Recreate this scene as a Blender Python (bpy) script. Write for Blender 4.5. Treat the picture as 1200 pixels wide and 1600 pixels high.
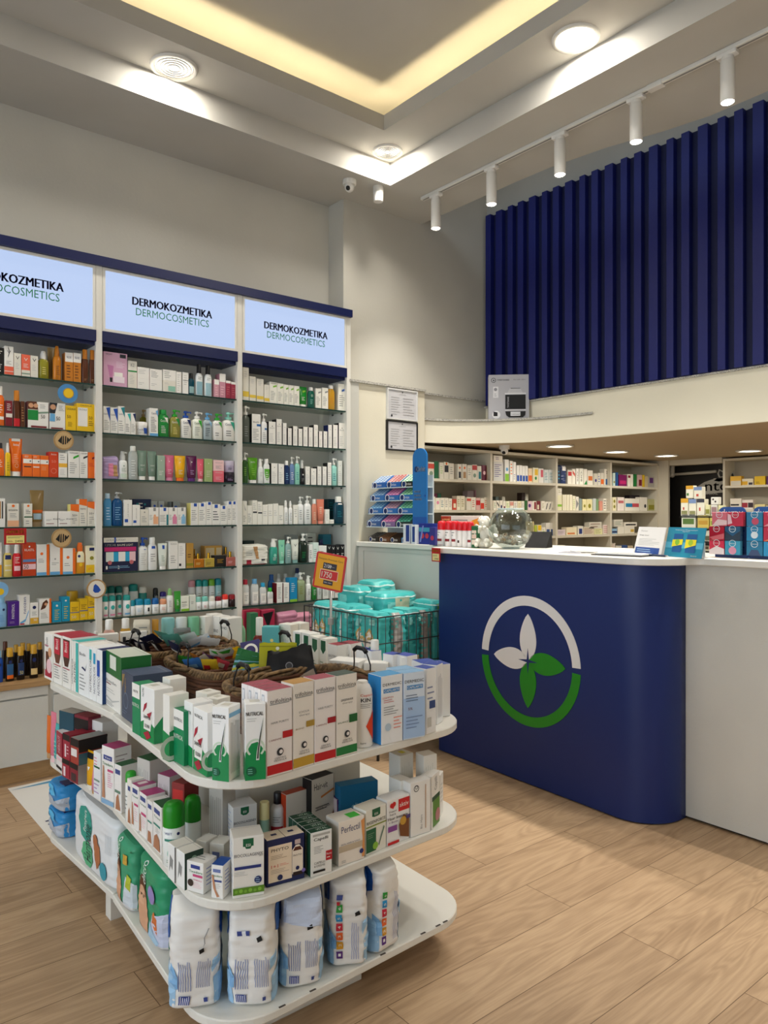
import bpy, bmesh, math, random
from mathutils import Vector, Matrix, noise
random.seed(7)
for o in list(bpy.data.objects): bpy.data.objects.remove(o)
SC = bpy.context.scene
COL = SC.collection
# ------------------------------------------------------------------ camera
FPX, HC, HOR, HEAD = 1165.0, 1.30, 803.0, math.radians(50.8)
FX, FY = math.cos(HEAD), math.sin(HEAD)
RX, RY = math.sin(HEAD), -math.cos(HEAD)
cam = bpy.data.cameras.new('camera'); camo = bpy.data.objects.new('camera', cam); COL.objects.link(camo)
camo.location = (0, 0, HC); camo.rotation_euler = (math.pi/2, 0, HEAD - math.pi/2)
cam.sensor_fit = 'VERTICAL'; cam.sensor_height = 36; cam.lens = FPX/1600*36; cam.shift_y = (HOR-800)/1600
cam.clip_start = 0.05
SC.camera = camo
SC.view_settings.view_transform = 'Standard'; SC.view_settings.look = 'None'
SC.view_settings.gamma = 1; SC.view_settings.use_curve_mapping = False
SC.view_settings.exposure = 0.42
W = bpy.data.worlds.new('daylight'); SC.world = W; W.use_nodes = True
W.node_tree.nodes['Background'].inputs[0].default_value = (0.80, 0.90, 1.0, 1)
W.node_tree.nodes['Background'].inputs[1].default_value = 2.0
P_DOWN, P_TRACK, P_SOFFIT, P_COVE, P_SIGN = 7.5, 38.0, 2.2, 7.0, .88
WARM = (1.0, 0.94, 0.85)

def ray(u): 
    k = (u-600)/FPX
    return (FX+RX*k, FY+RY*k)
def gp(u, v, z):                       # point at height z that is seen at pixel u, v
    d = (HC-z)*FPX/(v-HOR); r = ray(u); return (r[0]*d, r[1]*d, z)
def on_plane(u, p0, ang):              # point of a vertical plane (through p0, heading ang) seen in column u
    r = ray(u); c, s = math.cos(ang), math.sin(ang)
    det = r[0]*(-s)+c*r[1]
    d = (p0[0]*(-s)+c*p0[1])/det
    return (r[0]*d, r[1]*d, d)
# ------------------------------------------------------------------ palette and materials
PAL = dict(white='f2f0ea', offwhite='e6e2d6', cream='e9e0c6', ivory='ded8c4', black='141416', charcoal='2b2d33', grey='8d8f8e', lightgrey='c4c5c2', silver='b8babb',
 navy='16255c', blue='1d4fae', skyblue='8fc3e6', paleblue='bcd9ee', lightblue='6aaede', cyan='2ba3cf', teal='16808c', darkteal='0d4555', turquoise='3dbab4', mint='8fd3c0', sage='7f9a86',
 green='148a3c', brightgreen='2fa82f', darkgreen='0f5a34', lime='8cc63a', olive='8f8a22', khaki='9b7f4c', yellow='f0c419', paleyellow='efe08a', gold='c9992c', amber='c77a1c', orange='f0701c', peach='eeb48a', coral='ee6a4e', salmon='e8907c',
 red='cc1f2a', darkred='7c1826', crimson='a91f38', pink='e48cae', palepink='efc6cc', magenta='c2286e', lilac='b49ac6', purple='5a2277', violet='3a2a86', brown='5a2f17', tan='b98f5e', skin='d9a27c', rose='c46a6e')
def hexlin(h):
    def f(c): c /= 255; return c/12.92 if c <= .04045 else ((c+.055)/1.055)**2.4
    return tuple(f(int(h[i:i+2], 16)) for i in (0, 2, 4))+(1,)
_m = {}
def mat(name, rough=.5, metal=0, kind='plain', spec=.4):
    key = (name, rough, metal, kind)
    if key in _m: return _m[key]
    hx = PAL.get(name, name)
    m = bpy.data.materials.new(f'{name}_{kind}'); m.use_nodes = True
    nt = m.node_tree; b = nt.nodes['Principled BSDF']
    b.inputs['Base Color'].default_value = hexlin(hx); b.inputs['Roughness'].default_value = rough
    b.inputs['Metallic'].default_value = metal; b.inputs['Specular IOR Level'].default_value = spec
    if kind == 'emit':
        b.inputs['Base Color'].default_value = (.02, .02, .02, 1); b.inputs['Emission Color'].default_value = hexlin(hx); b.inputs['Emission Strength'].default_value = rough
    elif kind == 'clear':
        out = nt.nodes['Material Output']; tr = nt.nodes.new('ShaderNodeBsdfTransparent'); gl = nt.nodes.new('ShaderNodeBsdfGlossy'); mx = nt.nodes.new('ShaderNodeMixShader'); fr = nt.nodes.new('ShaderNodeLayerWeight'); pw = nt.nodes.new('ShaderNodeMath'); pw.operation = 'MULTIPLY_ADD'; pw.inputs[1].default_value = .3; pw.inputs[2].default_value = .03
        c = hexlin(hx); tr.inputs[0].default_value = c; gl.inputs[1].default_value = .04; fr.inputs[0].default_value = .25
        nt.links.new(fr.outputs['Facing'], pw.inputs[0]); nt.links.new(pw.outputs[0], mx.inputs[0]); nt.links.new(tr.outputs[0], mx.inputs[1]); nt.links.new(gl.outputs[0], mx.inputs[2]); nt.links.new(mx.outputs[0], out.inputs[0])
    else:                                  # faint grain in the gloss so that no surface is perfectly even
        tc = nt.nodes.new('ShaderNodeTexCoord'); n = nt.nodes.new('ShaderNodeTexNoise'); n.inputs['Scale'].default_value = 40
        mr = nt.nodes.new('ShaderNodeMapRange'); mr.inputs[3].default_value = max(.02, rough-.06); mr.inputs[4].default_value = min(1, rough+.06)
        nt.links.new(tc.outputs['Object'], n.inputs['Vector']); nt.links.new(n.outputs[0], mr.inputs[0]); nt.links.new(mr.outputs[0], b.inputs['Roughness'])
    _m[key] = m; return m
def plaster(name, hx, bump=.15, scale=60, speck=0):
    m = bpy.data.materials.new(name); m.use_nodes = True; nt = m.node_tree; b = nt.nodes['Principled BSDF']; b.inputs['Roughness'].default_value = .85; b.inputs['Specular IOR Level'].default_value = .2
    tc = nt.nodes.new('ShaderNodeTexCoord'); n = nt.nodes.new('ShaderNodeTexNoise'); n.inputs['Scale'].default_value = scale; n.inputs['Detail'].default_value = 6
    n2 = nt.nodes.new('ShaderNodeTexNoise'); n2.inputs['Scale'].default_value = 1.3; n2.inputs['Detail'].default_value = 3
    cr = nt.nodes.new('ShaderNodeValToRGB'); c = hexlin(hx)
    k = .9 if not speck else .35
    cr.color_ramp.elements[0].color = tuple(x*k for x in c[:3])+(1,); cr.color_ramp.elements[1].color = c
    cr.color_ramp.elements[0].position = .35; cr.color_ramp.elements[1].position = .62
    bp = nt.nodes.new('ShaderNodeBump'); bp.inputs['Strength'].default_value = bump; bp.inputs['Distance'].default_value = .004
    L = nt.links.new; L(tc.outputs['Object'], n.inputs['Vector']); L(tc.outputs['Object'], n2.inputs['Vector'])
    L((n if speck else n2).outputs[0], cr.inputs[0]); L(cr.outputs[0], b.inputs['Base Color']); L(n.outputs[0], bp.inputs['Height']); L(bp.outputs[0], b.inputs['Normal'])
    return m
def wood(name, planks, c1, c2, c3, pw=.19, pl=1.25):
    m = bpy.data.materials.new(name); m.use_nodes = True; nt = m.node_tree; b = nt.nodes['Principled BSDF']; L = nt.links.new; N = nt.nodes.new
    tc = N('ShaderNodeTexCoord'); 
    br = N('ShaderNodeTexBrick'); br.offset = .37; br.inputs['Scale'].default_value = 1; br.inputs['Brick Width'].default_value = pl; br.inputs['Row Height'].default_value = pw
    br.inputs['Mortar Size'].default_value = .0012 if planks else 0; br.inputs['Mortar Smooth'].default_value = 0; br.inputs['Color1'].default_value = (0, 0, 0, 1); br.inputs['Color2'].default_value = (1, 1, 1, 1); br.inputs['Mortar'].default_value = (.5, .5, .5, 1); br.inputs['Bias'].default_value = 0
    L(tc.outputs['Object'], br.inputs['Vector'])
    off = N('ShaderNodeVectorMath'); off.operation = 'MULTIPLY_ADD'; off.inputs[1].default_value = (7, 3, 5) if planks else (0, 0, 0)
    L(br.outputs['Color'], off.inputs[0]); L(tc.outputs['Object'], off.inputs[2])
    mp = N('ShaderNodeMapping'); mp.inputs['Scale'].default_value = (1.1, 7.5, 7.5); L(off.outputs[0], mp.inputs['Vector'])
    n1 = N('ShaderNodeTexNoise'); n1.inputs['Scale'].default_value = .95; n1.inputs['Detail'].default_value = 2; n1.inputs['Distortion'].default_value = .6; L(mp.outputs[0], n1.inputs['Vector'])
    mul = N('ShaderNodeMath'); mul.operation = 'MULTIPLY'; mul.inputs[1].default_value = 75; L(n1.outputs[0], mul.inputs[0])
    sn = N('ShaderNodeMath'); sn.operation = 'SINE'; L(mul.outputs[0], sn.inputs[0])
    mp2 = N('ShaderNodeMapping'); mp2.inputs['Scale'].default_value = (6, 130, 130); L(off.outputs[0], mp2.inputs['Vector'])
    n2 = N('ShaderNodeTexNoise'); n2.inputs['Scale'].default_value = 1.5; n2.inputs['Detail'].default_value = 5; L(mp2.outputs[0], n2.inputs['Vector'])
    cr = N('ShaderNodeValToRGB'); cr.color_ramp.elements[0].color = hexlin(c1); cr.color_ramp.elements[1].color = hexlin(c2); cr.color_ramp.elements[0].position = 0; cr.color_ramp.elements[1].position = 1
    a = N('ShaderNodeMath'); a.operation = 'MULTIPLY_ADD'; a.inputs[1].default_value = .10; a.inputs[2].default_value = .42; L(sn.outputs[0], a.inputs[0])
    a2 = N('ShaderNodeMath'); a2.operation = 'MULTIPLY_ADD'; a2.inputs[1].default_value = .5; L(n2.outputs[0], a2.inputs[0]); L(a.outputs[0], a2.inputs[2]) 
    a3 = N('ShaderNodeMath'); a3.operation = 'MULTIPLY_ADD'; a3.inputs[1].default_value = .22 if planks else 0; L(br.outputs['Color'], a3.inputs[0]); L(a2.outputs[0], a3.inputs[2])
    a4 = N('ShaderNodeMath'); a4.operation = 'SUBTRACT'; a4.inputs[1].default_value = .22; L(a3.outputs[0], a4.inputs[0]); L(a4.outputs[0], cr.inputs[0])
    n3 = N('ShaderNodeTexNoise'); n3.inputs['Scale'].default_value = 2.2; n3.inputs['Detail'].default_value = 4; L(mp.outputs[0], n3.inputs['Vector'])
    r3 = N('ShaderNodeValToRGB'); r3.color_ramp.elements[0].position = .3; r3.color_ramp.elements[1].position = .5; r3.color_ramp.elements[0].color = hexlin(c3); r3.color_ramp.elements[1].color = (1, 1, 1, 1); L(n3.outputs[0], r3.inputs[0])
    mx = N('ShaderNodeMix'); mx.data_type = 'RGBA'; mx.blend_type = 'MULTIPLY'; mx.inputs[0].default_value = .22; L(cr.outputs[0], mx.inputs[6]); L(r3.outputs[0], mx.inputs[7])
    mo = N('ShaderNodeMix'); mo.data_type = 'RGBA'; mo.blend_type = 'MIX'; L(br.outputs['Fac'], mo.inputs[0]); L(mx.outputs[2], mo.inputs[6]); mo.inputs[7].default_value = hexlin('6b5238')
    L(mo.outputs[2] if planks else mx.outputs[2], b.inputs['Base Color'])
    b.inputs['Roughness'].default_value = .48; b.inputs['Specular IOR Level'].default_value = .35
    bp = N('ShaderNodeBump'); bp.inputs['Strength'].default_value = .12; bp.inputs['Distance'].default_value = .002; L(n2.outputs[0], bp.inputs['Height']); L(bp.outputs[0], b.inputs['Normal'])
    return m
def wicker():
    m = bpy.data.materials.new('woven_rattan'); m.use_nodes = True; nt = m.node_tree; b = nt.nodes['Principled BSDF']; L = nt.links.new
    tc = nt.nodes.new('ShaderNodeTexCoord'); w = nt.nodes.new('ShaderNodeTexNoise'); w.inputs['Scale'].default_value = 55; w.inputs['Detail'].default_value = 4
    cr = nt.nodes.new('ShaderNodeValToRGB'); cr.color_ramp.elements[0].position = .3; cr.color_ramp.elements[1].position = .7
    cr.color_ramp.elements[0].color = hexlin('3c2a1a'); cr.color_ramp.elements[1].color = hexlin('9a7a50')
    L(tc.outputs['Object'], w.inputs['Vector']); L(w.outputs[0], cr.inputs[0]); L(cr.outputs[0], b.inputs['Base Color']); b.inputs['Roughness'].default_value = .7
    return m
M_WALL = plaster('painted_wall', 'c8c5ba'); M_CEIL = plaster('painted_ceiling', 'bbb8b0', .06); M_CREAM = plaster('cream_render', 'e6e0cc', .1)
M_ROUGH = plaster('rough_grey_plaster', 'b4b2aa', .5, 25); M_SPECK = plaster('speckled_granite', 'c8c5bc', .1, 160, 1)
M_FLOOR = wood('oak_laminate', True, '8a6d50', 'ccae8b', 'a08a70'); M_OAK = wood('oak_worktop', False, '8e6b45', 'cda673', 'b09070')
M_WICK = wicker()
M_LAM = plaster('white_textured_laminate', 'd6d4cc', .25, 220)
# ------------------------------------------------------------------ mesh builder
class MB:
    def __init__(s): s.v = []; s.f = []; s.mi = []; s.ms = []; s.sm = []
    def add(s, vs, fs, m, smooth=False):
        if isinstance(m, str): m = mat(m)
        if m not in s.ms: s.ms.append(m)
        i = s.ms.index(m); n = len(s.v); s.v += [tuple(p) for p in vs]
        for f in fs: s.f.append([n+k for k in f]); s.mi.append(i); s.sm.append(smooth)
    def box(s, x0, y0, z0, x1, y1, z1, m, c=0):
        if c <= 0 or min(x1-x0, y1-y0, z1-z0) < 2.2*c:
            vs = [(x, y, z) for x in (x0, x1) for y in (y0, y1) for z in (z0, z1)]
            s.add(vs, [(0, 1, 3, 2), (4, 6, 7, 5), (0, 4, 5, 1), (2, 3, 7, 6), (0, 2, 6, 4), (1, 5, 7, 3)], m); return
        vs = []; idx = {}
        for i, X in enumerate((x0, x1)):
            for j, Y in enumerate((y0, y1)):
                for k, Z in enumerate((z0, z1)):
                    sx, sy, sz = (c if not i else -c), (c if not j else -c), (c if not k else -c)
                    for a, p in enumerate(((X, Y+sy, Z+sz), (X+sx, Y, Z+sz), (X+sx, Y+sy, Z))):
                        idx[i, j, k, a] = len(vs); vs.append(p)
        g = lambda *q: idx[q]
        fs = []
        for i in (0, 1): fs.append([g(i, 0, 0, 0), g(i, 0, 1, 0), g(i, 1, 1, 0), g(i, 1, 0, 0)]); fs.append([g(0, i, 0, 1), g(1, i, 0, 1), g(1, i, 1, 1), g(0, i, 1, 1)]); fs.append([g(0, 0, i, 2), g(0, 1, i, 2), g(1, 1, i, 2), g(1, 0, i, 2)])
        for j in (0, 1):
            for k in (0, 1): 
                fs.append([g(0, j, k, 1), g(1, j, k, 1), g(1, j, k, 2), g(0, j, k, 2)])
                fs.append([g(j, 0, k, 0), g(j, 1, k, 0), g(j, 1, k, 2), g(j, 0, k, 2)])
                fs.append([g(j, k, 0, 0), g(j, k, 1, 0), g(j, k, 1, 1), g(j, k, 0, 1)])
        for i in (0, 1):
            for j in (0, 1):
                for k in (0, 1): fs.append([g(i, j, k, 0), g(i, j, k, 1), g(i, j, k, 2)])
        s.add(vs, fs, m)
    def rings(s, rr, m, seg=16, p=2, yc=0, xc=0, cap=True, smooth=True, fn=None):
        vs = []
        for z, rx, ry in rr:
            for i in range(seg):
                a = 2*math.pi*i/seg; ca, sa = math.cos(a), math.sin(a)
                x = math.copysign(abs(ca)**(2/p), ca)*rx; y = math.copysign(abs(sa)**(2/p), sa)*ry
                q = (xc+x, yc+y, z)
                vs.append(fn(q) if fn else q)
        fs = []
        for k in range(len(rr)-1):
            for i in range(seg): j = (i+1) % seg; fs.append((k*seg+i, k*seg+j, (k+1)*seg+j, (k+1)*seg+i))
        s.add(vs, fs, m, smooth)
        if cap:
            n = (len(rr)-1)*seg; s.add(vs[:seg], [tuple(reversed(range(seg)))], m); s.add(vs[n:], [tuple(range(seg))], m)
    def cyl(s, x, y, z0, z1, r, m, seg=16, r2=None): s.rings([(z0, r, r), (z1, r2 or r, r2 or r)], m, seg, 2, y, x)
    def tube(s, pts, r, m, seg=8, closed=False):
        pts = [Vector(p) for p in pts]; n = len(pts); vs = []
        up = None
        for i, p in enumerate(pts):
            a = pts[(i-1) % n] if (closed or i > 0) else p; b = pts[(i+1) % n] if (closed or i < n-1) else p
            t = (b-a).normalized() if (b-a).length > 1e-9 else Vector((0, 0, 1))
            if up is None: up = Vector((0, 0, 1)) if abs(t.z) < .9 else Vector((1, 0, 0))
            x = t.cross(up); 
            if x.length < 1e-5: x = t.cross(Vector((1, .3, 0)))
            x.normalize(); y = x.cross(t).normalized(); up = y
            for k in range(seg): an = 2*math.pi*k/seg; vs.append(p+x*math.cos(an)*r+y*math.sin(an)*r)
        fs = []
        for i in range(n if closed else n-1):
            j = (i+1) % n
            for k in range(seg): l = (k+1) % seg; fs.append((i*seg+k, i*seg+l, j*seg+l, j*seg+k))
        if not closed: fs += [tuple(reversed(range(seg))), tuple(range((n-1)*seg, n*seg))]
        s.add(vs, fs, m, True)
    def prism(s, poly, z0, z1, m, ax='z'):
        n = len(poly); 
        if ax == 'z': vs = [(x, y, z0) for x, y in poly]+[(x, y, z1) for x, y in poly]
        elif ax == 'y': vs = [(x, z0, y) for x, y in poly]+[(x, z1, y) for x, y in poly]
        else: vs = [(z0, x, y) for x, y in poly]+[(z1, x, y) for x, y in poly]
        s.add(vs, [tuple(reversed(range(n))), tuple(range(n, 2*n))]+[(i, (i+1) % n, n+(i+1) % n, n+i) for i in range(n)], m)
    def sphere(s, c, r, m, seg=14, rr=8, sz=1):
        s.rings([(c[2]+r*sz*math.sin(-math.pi/2+math.pi*(k+.02)/(rr+.04)), r*math.cos(-math.pi/2+math.pi*(k+.02)/(rr+.04)), r*math.cos(-math.pi/2+math.pi*(k+.02)/(rr+.04))) for k in range(rr+1)], m, seg, 2, c[1], c[0])
    def build(s, name, parent=None, loc=(0, 0, 0), rz=0):
        me = bpy.data.meshes.new(name); me.from_pydata(s.v, [], s.f); me.update()
        for m in s.ms: me.materials.append(m)
        me.polygons.foreach_set('material_index', s.mi); me.polygons.foreach_set('use_smooth', s.sm)
        bm = bmesh.new(); bm.from_mesh(me)
        bm.to_mesh(me); bm.free(); me.update()
        o = bpy.data.objects.new(name, me); COL.objects.link(o); o.location = loc; o.rotation_euler = (0, 0, rz)
        if parent: o.parent = parent
        return o
def tag(o, label=None, cat=None, group=None, kind=None):
    if label: o['label'] = label
    if cat: o['category'] = cat
    if group: o['group'] = group
    if kind: o['kind'] = kind
    return o
def empty(name, loc, rz=0, *a, **k):
    o = bpy.data.objects.new(name, None); COL.objects.link(o); o.location = loc; o.rotation_euler = (0, 0, rz); o.empty_display_size = .05
    return tag(o, *a, **k)
def struct(name, mb): return tag(mb.build(name), kind='structure')
# ------------------------------------------------------------------ lettering: outlines turned into flat meshes
_t = {}
def text_geo(txt, bold=0):
    k = (txt, bold)
    if k in _t: return _t[k]
    cu = bpy.data.curves.new('lettering', 'FONT'); cu.body = txt; cu.resolution_u = 2; cu.offset = bold; cu.size = 1; cu.fill_mode = 'FRONT'
    o = bpy.data.objects.new('lettering', cu); COL.objects.link(o)
    bpy.context.view_layer.update()
    me = bpy.data.meshes.new_from_object(o.evaluated_get(bpy.context.evaluated_depsgraph_get()))
    vs = [(v.co.x, v.co.y) for v in me.vertices]; fs = [tuple(p.vertices) for p in me.polygons]
    bpy.data.objects.remove(o); bpy.data.curves.remove(cu); bpy.data.meshes.remove(me)
    xs = [v[0] for v in vs] or [0, 1]; ys = [v[1] for v in vs] or [0, 1]
    a, b, c, d = min(xs), max(xs), min(ys), max(ys)
    vs = [((x-a)/max(b-a, 1e-6), (y-c)/max(d-c, 1e-6)) for x, y in vs]
    _t[k] = (vs, fs, (b-a)/max(d-c, 1e-6)); return _t[k]
class Face:                                # a printable face: fn(s, t, lift) -> local point; w, h in metres
    def __init__(s, w, h, fn, cols=1, rows=1): s.w, s.h, s.fn, s.cols, s.rows = w, h, fn, cols, rows
def flat(o, ux, uz, w, h):
    o, ux, uz = Vector(o), Vector(ux), Vector(uz); n = ux.cross(uz)
    return Face(w, h, lambda a, b, l: tuple(o+ux*(a*w)+uz*(b*h)+n*l))
def draw(mb, F, tok, lay):
    l = .0004+.00025*lay; q = tok.split(':'); k = q[0]
    def poly(pts, c): 
        if F.cols > 1:                      # curved face: cut the outline into bands that follow the surface
            ys = [p[1] for p in pts]; a, b = min(ys), max(ys); nb = max(3, int((b-a)*max(14, F.rows))); cut = sorted(set([a+(b-a)*i/nb for i in range(nb+1)]+[y for y in ys]))
            def xs(y):
                r = []
                for (x0, y0), (x1, y1) in zip(pts, pts[1:]+pts[:1]):
                    if (y0 <= y < y1) or (y1 <= y < y0): r.append(x0+(x1-x0)*(y-y0)/(y1-y0))
                return sorted(r)
            for ya, yb in zip(cut, cut[1:]):
                if yb-ya < 1e-4: continue
                e = (yb-ya)*.01; A, B = xs(ya+e), xs(yb-e)
                if len(A) != len(B): continue
                for i in range(0, len(A)-1, 2):
                    n = max(1, math.ceil((max(A[i+1], B[i+1])-min(A[i], B[i]))*F.cols*1.4)); vs = []
                    for j in range(n+1): t = j/n; vs += [F.fn(A[i]+(A[i+1]-A[i])*t, ya, l), F.fn(B[i]+(B[i+1]-B[i])*t, yb, l)]
                    mb.add(vs, [(2*j, 2*j+2, 2*j+3, 2*j+1) for j in range(n)], c)
            return
        mb.add([F.fn(x, y, l) for x, y in pts], [tuple(range(len(pts)))], c)
    def rect(x0, y0, x1, y1, c):
        n = F.cols
        if F.rows > 1: return poly([(x0, y0), (x1, y0), (x1, y1), (x0, y1)], c)
        vs = []; 
        for i in range(n+1): x = x0+(x1-x0)*i/n; vs += [F.fn(x, y0, l), F.fn(x, y1, l)]
        mb.add(vs, [(2*i, 2*i+2, 2*i+3, 2*i+1) for i in range(n)], c)
    if k == 'R': rect(*map(float, q[1].split(',')), q[2])
    elif k in 'TVBH' and len(k) == 1:
        x, y, w, h = map(float, q[2].split(',')); vs, fs, asp = text_geo(q[1].replace('_', ' '), 0)
        if k == 'V': P = [F.fn(x+w*(.5-b), y+h*(a-.5), l) for a, b in vs]
        else: P = [F.fn(x+w*(a-.5), y+h*(b-.5), l) for a, b in vs]
        mb.add(P, fs, q[3])
        if k in 'BH':                       # heavier strokes
            e = h*F.h*(.022 if k == 'B' else .055)/F.w
            for s_ in (-e, e): mb.add([F.fn(x+s_+w*(a-.5), y+h*(b-.5), l) for a, b in vs], fs, q[3])
    elif k == 'L':
        x0, y0, x1, y1 = map(float, q[1].split(',')); n = int(q[2]); c = q[3] if len(q) > 3 else 'grey'
        rs = random.Random(int(x0*100)+n*7+int(y1*90))
        for i in range(n):
            y = y1-(y1-y0)*(i+.5)/n; hh = (y1-y0)/n*.28; e = x0+(x1-x0)*rs.uniform(.55, 1); rect(x0, y-hh/2, e, y+hh/2, c)
    elif k == 'W':                          # upright columns of small print
        x0, y0, x1, y1 = map(float, q[1].split(',')); n = int(q[2]); c = q[3]
        rs = random.Random(n+int(x0*50))
        for i in range(n): x = x0+(x1-x0)*(i+.5)/n; hh = (x1-x0)/n*.3; rect(x-hh/2, y0, x+hh/2, y1-(y1-y0)*rs.uniform(0, .15), c)
    elif k == 'C':
        x, y, r = map(float, q[1].split(',')); poly([(x+r*math.cos(i*math.pi/9), y+r*F.w/F.h*math.sin(i*math.pi/9)) for i in range(18)], q[2])
    elif k == 'O':
        x, y, r, th = map(float, q[1].split(',')); vs = []
        for i in range(25): 
            a = i*math.pi/12
            for rr in (r, r-th): vs.append(F.fn(x+rr*math.cos(a), y+rr*F.w/F.h*math.sin(a), l))
        mb.add(vs, [(2*i, 2*i+2, 2*i+3, 2*i+1) for i in range(24)], q[2])
    elif k == 'P':
        c = list(map(float, q[1].split(','))); poly(list(zip(c[::2], c[1::2])), q[2])
    elif '@' in tok:
        c, r = tok.split('@'); y0, y1 = map(float, r.split('-')); rect(0, y0, 1, y1, c)
def draws(mb, F, toks):
    for i, t in enumerate(toks): draw(mb, F, t, i)
# ------------------------------------------------------------------ products; local front face at y = 0, base at z = 0
def faces_of_box(w, d, h):
    return {'': flat((-w/2, 0, 0), (1, 0, 0), (0, 0, 1), w, h), '>': flat((w/2, 0, 0), (0, 1, 0), (0, 0, 1), d, h),
            '<': flat((-w/2, d, 0), (0, -1, 0), (0, 0, 1), d, h), '^': flat((-w/2, 0, h), (1, 0, 0), (0, 1, 0), w, d)}
def split_toks(toks):
    r = {'': [], '>': [], '<': [], '^': []}
    for t in toks:
        if t[0] in '><^': r[t[0]].append(t[1:])
        else: r[''].append(t)
    return r
def carton(name, w, h, d, c, toks, opt):
    mb = MB(); sc = opt.get('s')
    mb.box(-w/2, 0, 0, w/2, d, h, mat(c, .42), min(.0012, w*.04))
    T = split_toks(toks); FS = faces_of_box(w, d, h)
    if sc: T['<'].insert(0, f'R:.01,.005,.99,.995:{sc}'); T['>'].insert(0, f'R:.01,.005,.99,.995:{sc}')
    if opt.get('top'): T['^'].insert(0, f"R:.01,.01,.99,.99:{opt['top']}")
    T['^'].append('R:.04,.86,.96,.875:grey')
    if h > .03: T['>'].append('L:.15,.2,.85,.75:9:lightgrey' if not opt.get('ns') and c in ('white', 'offwhite', 'cream') and not sc else 'R:.98,.1,.99,.9:lightgrey')
    for k in T: draws(mb, FS[k], T[k])
    return mb.build(name), []
def rfun(rr):
    def f(z):
        for (a, ra, sa), (b, rb, sb) in zip(rr, rr[1:]):
            if a <= z <= b: t = (z-a)/max(b-a, 1e-6); return ra+(rb-ra)*t, sa+(sb-sa)*t
        return rr[-1][1:]
    return f
def loft_face(rr, hb, yc, p=2, span=.86, fn=None):
    g = rfun(rr); W0 = 2*g(hb*.4)[0]
    def F(a, b, l):
        z = b*hb; rx, ry = g(z); sx = (2*a-1)*span; x = sx*rx; y = yc-ry*max(0, 1-abs(sx)**p)**(1/p)
        q = (x, y, z)
        if fn: q = fn(q)
        return (q[0], q[1]-l-.0004, q[2])
    return Face(W0, hb, F, 8)
def pump(mb, x, y, z0, z1, c, w):
    h = z1-z0; mb.cyl(x, y, z0, z0+h*.32, w*.24, c, 12); mb.cyl(x, y, z0+h*.3, z0+h*.75, w*.09, c, 8)
    mb.cyl(x, y, z0+h*.72, z1, w*.19, c, 12, w*.15); mb.box(x, y-w*.06, z1-h*.2, x+w*.5, y+w*.06, z1-h*.06, c)
    mb.box(x+w*.44, y-w*.05, z1-h*.34, x+w*.5, y+w*.05, z1-h*.1, c)
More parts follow.
